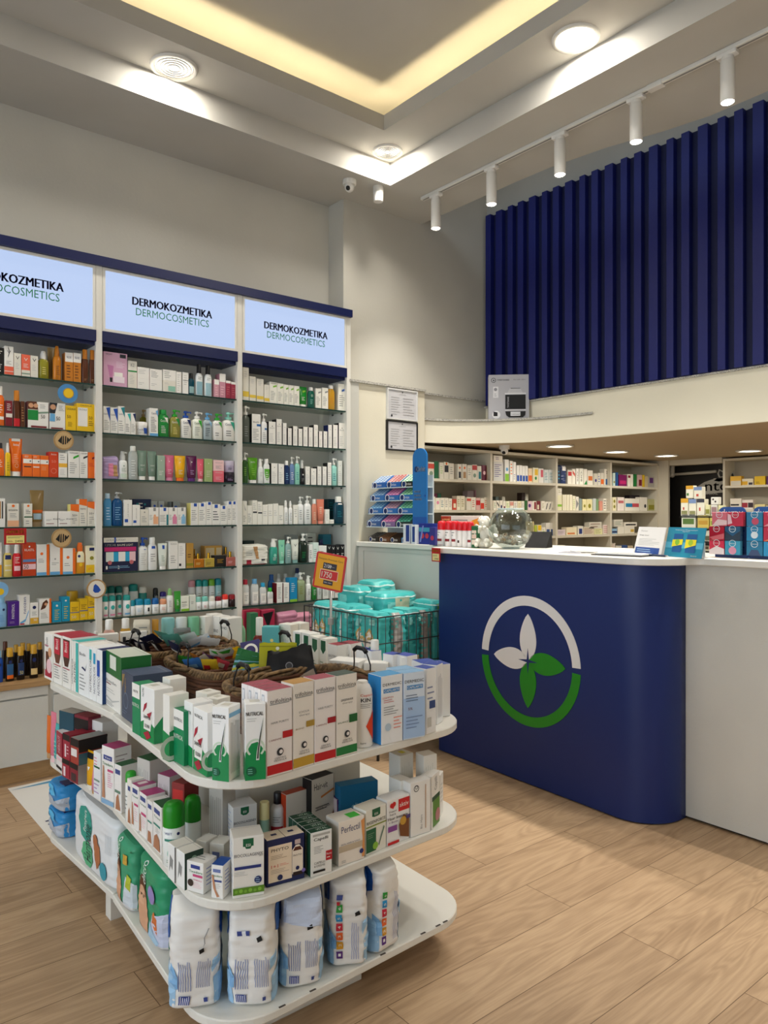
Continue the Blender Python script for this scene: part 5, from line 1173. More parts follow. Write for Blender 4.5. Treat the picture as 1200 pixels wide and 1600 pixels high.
pix(T2, 'corner of island top', '''
b 206.5 1144 218.5 1151 1066 0f8a58 R:0,.72,1,1:white T:NUTRICAL:.5,.58,.9,.07:white T:NUTR:.5,.85,.6,.05:charcoal d=.05
b 219.5 1152 241 1163.5 1070 f4f4f2 P:0,0,1,0,1,.3,.55,.42,0,.3:0d8a4a V:NUTRI:.2,.88,.12,.16:charcoal P:.25,.2,.75,.2,.85,.45,.6,.62,.3,.55:white P:.2,.5,.45,.62,.5,.72,.3,.66:crimson P:.5,.5,.85,.58,.7,.42:crimson P:.25,.12,.6,.2,.8,.1,.5,.02:crimson B:SHAMPOO:.52,.44,.5,.06:charcoal B:ELIXIR:.54,.28,.36,.06:charcoal >P:0,0,1,0,1,.4,.5,.5,0,.3:1f8f56 ^R:.2,.3,.5,.7:cfccc0 ns=1 d=.055 |white and green shampoo carton with red ribbon mark, before the navy carton
b 249 1110 270 1118 1049 f1efe8 o=.0 d=.055 >P:0,0,1,0,1,.3,0,.3:1f8f56 ns=1 h=.0 |placeholder
'''.replace("b 249 1110 270 1118 1049 f1efe8 o=.0 d=.055 >P:0,0,1,0,1,.3,0,.3:1f8f56 ns=1 h=.0 |placeholder\n", ''))
pix(T2, 'corner of island top', '''
b 252 1058 267 1062 0 f1efe8 h=.155 d=.05 ang=-88 |plain white carton top behind the ribbon carton, beside the wicker basket
b 256 1186 263 1191.5 1084 f1efe8 P:0,0,1,0,1,.4,0,.45:0d8a4a >P:0,0,1,0,1,.2,.5,.5,0,.45:1f8f56 >O:.1,.2,.55,.2:cfd8cc >T:NUTR:.6,.62,.4,.04:grey ns=1 d=.055 ang=-84 |beige-sided shampoo carton turned edge-on with green lower arc, island's left rim
b 271 1189 287 1198 1106 0f8a58 R:0,.66,1,1:white T:NUTRICAL:.5,.5,.9,.08:white T:NUTRICAL:.5,.82,.8,.06:charcoal d=.05 |green and white shampoo carton with slanted panel, before the second ribbon carton
b 287.5 1192 301 1200 1094 f4f4f2 P:0,0,1,0,1,.3,0,.35:0d8a4a T:NUTR:.5,.84,.7,.05:charcoal d=.055 ns=1 |slim white shampoo carton wedged left of the second ribbon carton
b 302 1201 324 1215 1104 f4f4f2 P:0,0,1,0,1,.3,.55,.42,0,.3:0d8a4a T:NUTRICAL:.4,.88,.6,.05:charcoal P:.1,.2,.6,.2,.7,.45,.45,.62,.15,.55:white P:.05,.5,.3,.62,.35,.72,.15,.66:crimson P:.35,.5,.7,.58,.55,.42:crimson P:.1,.12,.45,.2,.65,.1,.35,.02:crimson B:SHAMPOO:.38,.44,.5,.06:charcoal B:ELIXIR:.4,.28,.36,.06:charcoal >P:0,0,1,0,1,.5,.5,.5,0,.3:1f8f56 >O:.2,.25,.5,.16:cfd8cc ns=1 d=.05 |white and green shampoo carton with red ribbon mark, nearest the corner
b 306 1080 323 1085 0 f4f2ea h=.15 d=.045 ang=-80 ^R:.2,.3,.6,.7:cfccc0 ns=1 |white carton standing behind the near ribbon carton, left one
b 322 1090 341 1093 0 f4f2ea h=.15 d=.045 ang=-72 ^R:.2,.3,.6,.7:cfccc0 ns=1 |white carton standing behind the near ribbon carton, right one
b 331.5 1219 358 1222.5 1104 f5f5f3 P:0,.0,1,0,1,.36,.6,.5,.3,.48,0,.36:0d8a4a O:.45,.42,.42,.1:cfe0cc C:.45,.24,.46:0d8a4a B:NUTRICAL:.42,.87,.8,.05:charcoal L:.08,.76,.6,.82:2:lightgrey P:.42,.26,.56,.26,.56,.34,.72,.6,.82,.8,.64,.6,.46,.38:dfe6df P:.46,.28,.53,.28,.55,.38,.7,.62,.8,.8,.62,.58,.5,.4:3a3c3a C:.24,.12,.22:0a5c3c L:.12,.08,.36,.16:3:mint >R:0,.86,1,.92:7db4d8 >W:.1,.1,.9,.84:6:b0b0aa ^R:.25,.3,.75,.75:d8d5ca ns=1 d=.052 |white and green carton with hair strand, side turned, at island corner
b 383 1220.5 415.5 1217.5 1101 f5f5f3 P:0,.0,1,0,1,.36,.6,.5,.3,.48,0,.36:0d8a4a O:.5,.42,.46,.1:cfe0cc C:.5,.24,.46:0d8a4a B:NUTRICAL:.45,.87,.84,.05:charcoal L:.08,.76,.6,.82:2:lightgrey P:.52,.26,.68,.26,.68,.34,.8,.6,.9,.82,.72,.6,.56,.38:dfe6df P:.56,.28,.64,.28,.66,.38,.78,.62,.88,.82,.7,.58,.6,.4:3a3c3a C:.28,.12,.24:0a5c3c L:.12,.08,.42,.16:3:mint <R:0,0,1,.3:1f8f56 ^R:.25,.3,.75,.75:d8d5ca ns=1 d=.052 |white and green carton with hair strand, facing forward, left of red-footed carton
b 417 1216 457 1205 1081 efe9e6 R:0,.02,1,.13:c01c22 T:trifoltina:.54,.87,.86,.05:5a5a5c L:.1,.82,.9,.85:1:grey T:HAIR_PURITY:.5,.62,.7,.025:grey R:.6,.42,1,.5:c01c22 T:CARENTE:.3,.42,.5,.02:darkred C:.5,.27,.13:charcoal C:.53,.27,.07:efe9e6 T:CENTRO:.5,.2,.44,.02:charcoal T:MESSEGUE:.5,.175,.5,.02:charcoal top=a84858 <R:.2,.8,.6,.95:b8bcc4 <R:.28,.82,.52,.93:e9e8ea ns=1 d=.028 deep=4 |white hair care carton with red foot band, left one
b 458 1204.5 491 1194.5 1070 efe9e0 R:0,.02,1,.13:c29a34 T:trifoltina:.5,.87,.86,.05:5a5a5c L:.1,.82,.9,.85:1:grey T:SCHOLIA:.5,.66,.5,.025:grey T:therapy:.52,.62,.5,.03:grey R:.6,.47,1,.54:b08f3a T:BLOND:.3,.47,.4,.02:khaki C:.5,.27,.13:charcoal C:.53,.27,.07:efe9e6 T:CENTRO:.5,.2,.44,.02:charcoal T:MESSEGUE:.5,.175,.5,.02:charcoal top=c2924a ns=1 d=.05 |white hair care carton with gold foot band between two red-banded ones
b 491.5 1194.5 524.5 1185.5 1063 efe9e6 R:0,.02,1,.12:c01c22 T:trifoltina:.5,.87,.88,.05:5a5a5c L:.1,.82,.9,.85:1:grey T:HAIR_PURITY:.5,.65,.7,.025:grey R:.6,.45,1,.52:a31c26 T:CARENTE:.3,.45,.5,.02:darkred C:.5,.27,.13:charcoal C:.53,.27,.07:efe9e6 T:CENTRO:.5,.2,.44,.02:charcoal T:MESSEGUE:.5,.175,.5,.02:charcoal top=a84858 ns=1 d=.05 |white hair care carton with red foot band, right one beside green-banded carton
b 525.5 1185 558 1176 1057 efe9e0 R:0,.02,1,.12:1d7a3c T:trifoltina:.5,.87,.88,.05:5a5a5c L:.1,.82,.9,.85:1:grey T:GREENHAIR:.5,.69,.6,.028:charcoal T:therapy:.52,.65,.5,.03:grey R:.6,.4,1,.5:17602e T:BALANCE:.3,.42,.5,.02:darkgreen C:.5,.27,.13:charcoal C:.53,.27,.07:efe9e6 T:CENTRO:.5,.2,.44,.02:charcoal T:MESSEGUE:.5,.175,.5,.02:charcoal top=3f5248 ns=1 d=.05 |white hair care carton with green foot band on island top
bottle 560 1171.5 587.5 1166.5 1068 f4f2ee cap=f4f2ee fr=.97 T:Caspiscin:.5,.82,.8,.05:e0502c B:KIN:.42,.75,.6,.06:black L:.1,.62,.85,.7:3:grey P:.95,.58,.95,.1,.4,.34:e0451c T:kern:.25,.08,.3,.03:black d=.055 |white bottle with large orange-red triangle, right of the green-banded carton
b 595.5 1165.5 629.5 1157.5 1058 eef0f2 T:DERMEDIC:.5,.87,.86,.04:charcoal R:.1,.75,.85,.81:3c8ac8 T:CAPILARTE:.48,.78,.7,.035:white T:SZAMPON:.3,.68,.5,.025:c05a4a L:.1,.6,.6,.66:2:rose L:.1,.42,.8,.56:4:grey C:.3,.25,.14:b9cddd L:.55,.2,.95,.4:4:salmon s=2a8ad0 top=4f9fd4 ns=1 d=.06 |white scalp care carton with bright blue side, left of its pale blue twin
b 630.5 1157.5 664 1151 1053 d8e4f2 R:0,.02,1,.62:a9c6ea T:DERMEDIC:.5,.87,.9,.045:charcoal R:.15,.75,.9,.81:3c8ac8 T:CAPILARTE:.52,.78,.7,.035:white L:.1,.56,.8,.68:3:5a6a86 T:5%:.3,.46,.2,.04:8a5a6a L:.1,.15,.9,.36:4:7a90b8 top=8fbbe0 ns=1 d=.045 deep=2 |pale blue scalp care carton at right end of island top
b 666 1148 681.5 1143 1046 f0f1f2 L:.1,.5,.85,.75:3:8a94b4 R:.3,.38,.9,.5:334a80 R:.1,.1,.5,.25:lightgrey top=2f4aa4 ns=1 d=.05 |white carton with navy top, standing right of the pale blue cartons
b 683 1133 692 1127 1040 f0f1f2 W:.1,.1,.9,.85:4:b4b8c0 top=2f4aa4 ns=1 d=.05 |white carton with navy top at the rightmost curve of island top''')
pix(T2, 'behind the island front', '''
b 525.5 1029 548 1038 0 f3f2ee h=.13 d=.075 O:.5,.55,.3,.02:charcoal T:bio:.5,.55,.25,.08:charcoal ns=1 ang=-62 |white carton with square outline mark behind the green-banded carton
b 568 1036 606 1037 0 f1efe9 h=.125 d=.05 >L:.2,.2,.8,.8:5:grey ^R:.1,.1,.9,.9:f7f6f2 ns=1 |off-white carton with raised lid behind the triangle bottle
bottle 574 1001 597 1001 0 f4f4f2 h=.185 cap=white fr=.8 |white rounded bottle with white cap behind the off-white lidded carton
b 598 1021 614 1024 0 eef0f2 h=.15 top=3a4fae d=.045 L:.2,.3,.8,.7:3:navy ns=1 |white carton with blue top, left of two, beside the rounded bottle
b 615.5 1022 636 1026 0 eef0f2 h=.15 top=3a4fae d=.05 L:.2,.3,.8,.7:3:navy ns=1 |white carton with blue top, right of two, beside the wire basket
b 556 1013 568 1016 0 eef0f2 h=.15 top=3a4fae d=.04 ns=1 |white carton with blue top behind the square outline carton, left
b 568.5 1014 580 1018 0 eef0f2 h=.15 top=3a4fae d=.04 ns=1 |white carton with blue top behind the square outline carton, right
jar 625 1028 642 1028 0 f0efe9 h=.145 cap=f4f4f0 |small white jar with white lid right of the blue-topped cartons
b 643 1031 658 1037 0 eef0f2 h=.165 top=2f4aa4 d=.06 ns=1 |white carton with navy top behind the pale blue scalp care cartons
b 661 1034 677 1040 0 eef0f2 h=.16 top=2f4aa4 d=.06 ns=1 ^R:.3,.3,.6,.6:white |white carton with navy top and label sticker, rear right of island
b 511.5 1006 527 1009 0 f1efe9 h=.16 top=9a3040 d=.06 R:0,.0,1,.1:darkred T:BIOTIN:.5,.75,.7,.05:grey ns=1 |white carton with dark red top behind the third basket, left of two
b 528 1004 548 1007 0 f1efe9 h=.16 top=9a3040 d=.06 T:BIOTIN:.5,.75,.7,.05:grey ns=1 |white carton with dark red top behind the third basket, right of two
bottle 546 1008 554 1008 0 2a2624 h=.15 cap=black |small dark bottle beside the dark red topped cartons
b 457.5 986 470 988 0 f1f2ee h=.17 d=.05 P:.3,.95,.9,.95,.9,.75,.6,.65,.3,.75:1f5a3c L:.1,.4,.8,.55:2:lightblue ns=1 |white carton with green shield at the rear, leftmost of four
b 471 988 483 991 0 f1f2ee h=.17 d=.05 P:.3,.95,.9,.95,.9,.75,.6,.65,.3,.75:1f5a3c L:.1,.4,.8,.55:2:lightblue ns=1 |white carton with green shield at the rear, second of four
b 484 993 497 997 0 eeede4 h=.165 d=.05 P:.3,.95,.9,.95,.9,.75,.6,.65,.3,.75:1f5a3c L:.1,.3,.8,.5:3:sage ns=1 |white carton with green shield at the rear, third of four
b 497.5 996 510 999 0 eeede4 h=.165 d=.05 P:.3,.95,.9,.95,.9,.75,.6,.65,.3,.75:1f5a3c L:.1,.3,.8,.5:3:sage ns=1 |white carton with green shield at the rear, rightmost of four
b 435.5 975 454 977 0 ece9de h=.18 d=.05 T:RESIST:.5,.85,.7,.05:grey W:.2,.1,.8,.75:4:lightgrey top=f1efe6 ns=1 |cream carton with grey lettering behind baskets, left of the pair
b 454.5 973 470 975 0 ece9de h=.18 d=.05 T:RESIST:.5,.85,.7,.05:grey W:.2,.1,.8,.75:4:lightgrey top=f1efe6 ns=1 |cream carton with grey lettering behind baskets, right of the pair
b 409 980 435 980 0 5fb4b8 h=.175 d=.05 C:.6,.7,.1:paleyellow L:.2,.3,.8,.5:3:teal T:HERBAL:.5,.55,.6,.04:paleyellow |turquoise carton with small yellow flower behind the baskets
bottle 393.5 966 414 966 0 7a2420 h=.19 cap=white fr=.62 d=.05 L:.2,.3,.8,.6:3:rose |dark red bottle with large white cap behind the second basket
bottle 361 968 382.5 968 0 86b48c h=.19 cap=brightgreen fr=.86 P:.15,.2,.75,.2,.7,.7,.4,.85,.15,.7:3f5a48 d=.045 |green bottle with dark window beside the ribbed white cartons
b 311 963 320.5 964 0 f1efe9 h=.20 d=.045 L:.2,.2,.8,.8:5:lightgrey ns=1 |plain white carton, leftmost of the row behind the first basket
b 321.5 959 332 961 0 f1efe9 h=.20 d=.05 T:BND:.5,.6,.7,.06:charcoal L:.2,.2,.8,.4:3:lightgrey ns=1 |white carton with dark letters, second in the row behind the first basket
b 332.5 962 343 964 0 f1efe9 h=.20 d=.05 T:BND:.5,.7,.7,.06:charcoal L:.2,.2,.8,.4:3:lightgrey ns=1 |white carton with dark letters, third in the row behind the first basket
b 343.5 965 356.5 967 0 f1efe9 h=.20 d=.07 T:BND:.5,.8,.7,.05:charcoal L:.2,.2,.8,.6:5:lightgrey ns=1 |white carton with dark letters, nearest the green windowed bottle
jar 249 967 270 967 0 58a8b4 h=.20 cap=8fd0d0 fr=.5 |stacked turquoise clear tub at the rear left of the first basket
jar 272 966 290 966 0 cfd8d4 h=.20 cap=e2ebe8 fr=.5 |clear whitish tub between the turquoise and green tubs
jar 290.5 965 309 965 0 8cc0a0 h=.20 cap=7cc49a fr=.5 |clear green tub left of the plain white carton
bag 207.5 970 235 969 0 d9d2c0 h=.205 d=.03 R:.1,.6,.28,.8:charcoal L:.35,.5,.9,.9:5:grey |beige paper pack with small printed square near far shelf end
tube 236.5 968 247 968 0 c8902e h=.205 cap=gold |amber tube standing beside the beige paper pack
bottle 158 969 178.5 969 0 e0b0a0 h=.21 cap=white fr=.82 |pink bottle with wide white cap at the far end of island top
bottle 184 967 204 967 0 d0a23e h=.21 cap=white fr=.82 |mustard bottle with wide white cap beside the pink bottle
b 146.5 993 186 990 0 f1efe9 h=.165 d=.035 R:.06,.6,.18,.9:charcoal L:.25,.55,.9,.9:4:lightgrey ns=1 |wide white carton with printed square, left one before the mustard bottle
b 189 989 230 986 0 f1efe9 h=.165 d=.035 R:.06,.6,.18,.9:charcoal L:.25,.55,.9,.9:4:lightgrey ns=1 |wide white carton with printed square, right one before the mustard bottle
bottle 127 990 138 990 0 f4f4f2 h=.17 cap=white |small white bottle, left of two behind the teal-topped cartons
bottle 143 987 154 987 0 f4f4f2 h=.18 cap=white |small white bottle, right of two behind the teal-topped cartons''')
# ---- wicker baskets and what lies in them
def basket(x0, y0, x1, y1, z, h, label):
    e = empty('wicker_basket', ((x0+x1)/2, (y0+y1)/2, z), 0, label, 'basket', 'wicker baskets on the island top'); a, b = (x1-x0)/2, (y1-y0)/2
    m = MB(); nl = 9; S = 64
    def pt(t, k, f): 
        an = 2*math.pi*t/S; ca, sa = math.cos(an), math.sin(an)
        return (math.copysign(abs(ca)**.42, ca)*a*f, math.copysign(abs(sa)**.42, sa)*b*f)
    for k in range(nl):
        f = .84+.14*k/nl; pts = []
        for t in range(S): 
            px, py = pt(t, k, f); wv = .0016*(1 if (t+k) % 2 else -1); r_ = math.hypot(px, py); pts.append((px*(1+wv/r_), py*(1+wv/r_), .006+h*.9*k/nl))
        m.tube(pts, h/nl*.56, mat('5a3826', .6) if k % 2 else mat('6e4630', .6), 6, True)
    for t in range(0, S, 4): 
        p, q = pt(t, 0, .83), pt(t, 0, .97); m.tube([(p[0], p[1], .004), (q[0], q[1], h*.9)], .0035, mat('4a2e1e', .7), 5)
    m.box(-a*.8, -b*.8, .001, a*.8, b*.8, .006, mat('4a2e1e', .7)); m.build('woven_body', e)
    m = MB()
    for s in range(3):
        pts = []
        for t in range(4*S): px, py = pt(t/4, 0, .975); an = t*.62+s*2.09; r_ = math.hypot(px, py); o = .006*math.cos(an); pts.append((px*(1+o/r_), py*(1+o/r_), h*.93+.008*math.sin(an)))
        m.tube(pts, .0062, M_WICK, 5, True)
    m.build('braided_rim', e)
    for s in (-1, 1):
        m = MB(); bk = mat('141416', .4); w = .043; xx = s*a*.96; pts = [(xx, -w, h*.75), (xx+s*.002, -w*.95, h*1.15), (xx-s*.006, -w*.75, h*1.42)]; pts += [(xx-s*.006, y, h*1.5) for y in (-w*.4, 0, w*.4)]+[(p[0], -p[1], p[2]) for p in reversed(pts)]
        m.tube(pts, .0022, bk, 6); m.tube([(xx-s*.006, -w*.72, h*1.43), (xx-s*.006, -w*.4, h*1.5), (xx-s*.006, w*.4, h*1.5), (xx-s*.006, w*.72, h*1.43)], .007, bk, 8); m.build('handle', e)
BH = .135
basket(.985, 2.50, 1.36, 2.755, T2+.001, BH, 'farthest wicker basket, holding navy and mint sachets')
basket(1.0, 2.05, 1.40, 2.455, T2+.001, BH, 'middle wicker basket, full of colourful small packets')
basket(.985, 1.69, 1.42, 1.99, T2+.001, BH, 'nearest wicker basket, behind the red-banded cartons, holding black pouches')
def sachet(x, y, z, w, h, t, rot, c, toks, label, name='sachet', cat='sachet', group=None):
    m = MB(); n, k = 8, 8; V = [];
    for side in (-1, 1):
        for i in range(n+1):
            for j in range(k+1):
                a, b = i/n, j/k; th = t/2*(max(0, math.sin(math.pi*a))**.6)*(max(0, math.sin(math.pi*b))**.5)
                zz = (b-.5)*h; zz += (.0015*(1 if i % 2 else -1) if j in (0, k) else 0)
                V.append(((a-.5)*w, side*th+noise.noise(Vector((a*4+x*30, b*4, side)))*t*.12, zz))
    N1 = (n+1)*(k+1); fs = []
    for i in range(n):
        for j in range(k): q = i*(k+1)+j; fs.append((q, q+k+1, q+k+2, q+1)); fs.append((N1+q, N1+q+1, N1+q+k+2, N1+q+k+1))
    m.add(V, fs, mat(c, .3), True)
    def f(a, b, l): th = t/2*(max(0, math.sin(math.pi*a))**.6)*(max(0, math.sin(math.pi*b))**.5); return ((a-.5)*w, -th-.0012-l, (b-.5)*h)
    draws(m, Face(w, h, f, 8), toks)
    o = m.build(name); o.location = (x, y, z); o.rotation_euler = tuple(math.radians(r) for r in rot); return tag(o, label, cat, group)
def heap(lines, grp):
    for ln in lines.strip().splitlines():
        q, lab = ln.split('|'); q = q.split(); u, v, z, w, h = map(float, q[:5]); rot = tuple(map(float, q[5].split(','))); p = gp(u, v, z)
        w *= .85; h *= .85; sachet(p[0], p[1], z, w, h, min(w, h)*.12, rot, q[6], q[7:], lab.strip(), group=grp)
heap('''
197 1008 .815 .055 .08 60,10,-50 1b2340 R:.1,.1,.35,.9:white |navy sachet with white stripe at the left end of the far basket
210 1006 .82 .055 .08 55,-15,-60 16161c R:.1,.2,.4,.9:white |black and white sachet, left part of the far basket
222 1010 .82 .06 .08 50,5,-40 1b2340 R:.1,.1,.3,.95:white R:.5,.2,.7,.9:white |navy sachet with two white stripes in the far basket
236 1000 .83 .07 .09 55,-20,-45 1f2c52 L:.2,.3,.8,.6:2:white |plain navy sachet behind the striped ones in the far basket
246 1011 .83 .055 .075 50,15,-60 16161c R:.2,.1,.5,.9:white |black sachet with white bar beside mint sachets
256 994 .845 .07 .09 55,10,-55 6fb8a4 R:.1,.1,.3,.3:mint L:.3,.4,.8,.7:2:white |mint green sachet, rear one in the far basket
270 1000 .845 .075 .10 52,-5,-40 6cc0ac C:.5,.5,.15:white L:.3,.2,.8,.35:2:white |mint green sachet, large front one in the far basket
274 1012 .835 .06 .08 45,20,-60 1f2c52 R:.1,.1,.9,.3:white |navy sachet with white foot right of mint sachets
285 987 .845 .075 .08 55,0,-30 eef2f0 L:.2,.3,.8,.6:2:mint |white sachet standing at the back of the far basket
296 998 .84 .07 .09 50,-15,-35 dfe9e8 R:.1,.1,.4,.4:mint |pale sachet with mint corner in the far basket
312 1001 .84 .09 .06 45,-20,-30 e8eef2 P:.0,.3,1,.7,1,.5,.0,.1:lightblue |white sachet with light blue streak at right of the far basket
328 1003 .835 .08 .06 45,10,-20 f0f2f0 |plain white sachet at the right end of the far basket''', 'sachets in the far basket')
heap('''
290 1032 .81 .06 .07 50,10,-40 3fae3a |green wrapped sweet packet at left of the middle basket
303 1038 .815 .07 .07 40,-10,-50 3f7ac0 R:.1,.3,.7,.6:skyblue |blue packet low at left of the middle basket
306 1027 .82 .06 .07 55,20,-60 e07a2a |orange packet at the back left of the middle basket
317 1033 .82 .05 .08 50,-30,-30 e6e4dc R:.1,.2,.9,.5:navy |white packet with navy band in the middle basket
326 1028 .825 .05 .07 55,25,-50 5a3a6a R:.2,.2,.6,.7:yellow |purple and yellow packet in the middle basket
328 1038 .82 .06 .06 40,0,-40 f0c832 R:.1,.1,.5,.5:red |yellow packet with red patch in the middle basket
340 1023 .84 .06 .11 60,10,-35 e9eeea P:.1,.9,.9,.9,.7,.65,.3,.7:brightgreen C:.5,.3,.25:d94a5a |white packet with green leaves and berry, left of two
355 1022 .845 .06 .12 60,-14,-35 e9eeea P:.1,.9,.9,.9,.7,.65,.3,.7:brightgreen C:.5,.25,.3:e0552f |white packet with green leaves and orange fruit, right of two
347 1038 .815 .05 .06 45,20,-30 d94a5a R:.2,.2,.7,.7:white |red and white packet low in the middle basket
366 1020 .835 .06 .07 50,-20,-40 f0c21c R:.2,.2,.7,.6:orange |yellow and orange packet behind the fruit packets
376 1026 .835 .07 .06 45,15,-45 f2b81c |plain yellow packet at the right of the middle basket''', 'packets in the middle basket')
p = gp(394, 1019, .83); mb = MB(); mb.box(-.033, -.02, -.035, .033, .02, .035, mat('2c2468', .4), .001); draws(mb, flat((-.033, -.02, -.035), (1, 0, 0), (0, 0, 1), .066, .07), ['O:.5,.5,.38,.12:white', 'R:.4,.0,.6,.2:2c2468']); o = mb.build('small_carton'); o.location = (p[0], p[1], .83); o.rotation_euler = (math.radians(-25), math.radians(-12), math.radians(-40)); tag(o, 'violet box with white ring sticking out of the middle basket', 'box')
def pouch(u, v, z, w, h, rot, c, toks, lab): p = gp(u, v, z); sachet(p[0], p[1], z, w, h, .014, rot, c, toks, lab, 'zip_pouch', 'pouch')
pouch(389, 1047, .80, .105, .12, (-14, 16, -30), '7fb4cc', ['R:0,.82,1,1:1c6a34', 'P:0,.8,1,.95,1,.82,0,.66:1c6a34', 'P:0,.45,.6,.7,1,.85,1,.76,.6,.6,0,.38:c8c83a', 'P:0,.6,.9,.8,.9,.75,0,.52:1c6a34'], 'pale blue pouch with green crossed stripes leaning between two baskets')
pouch(434, 1036, .82, .12, .13, (-8, 2, -25), 'b4b020', ['C:.48,.86,.05:e8e6d0', 'R:0,.9,1,.92:8f8c1a'], 'olive yellow hanging pouch behind the black pouches')
pouch(437, 1048, .80, .09, .12, (-10, 8, -20), '16161a', ['L:.2,.7,.7,.8:1:grey'], 'black pouch, left one standing in the nearest basket')
pouch(459, 1046, .81, .13, .13, (-16, -18, -22), '1a1a1e', ['C:.42,.62,.08:3a3a3e', 'O:.42,.62,.09,.02:8a8a8e', 'P:.1,0,.95,0,.95,.35,.4,.28,.2,.12:9a8a7a'], 'large black pouch with round crest and beige corner, nearest basket')
pouch(474, 1042, .81, .07, .13, (-12, -6, -25), '131316', ['L:.2,.5,.8,.6:1:grey'], 'narrow black pouch at the right of the crested pouch')
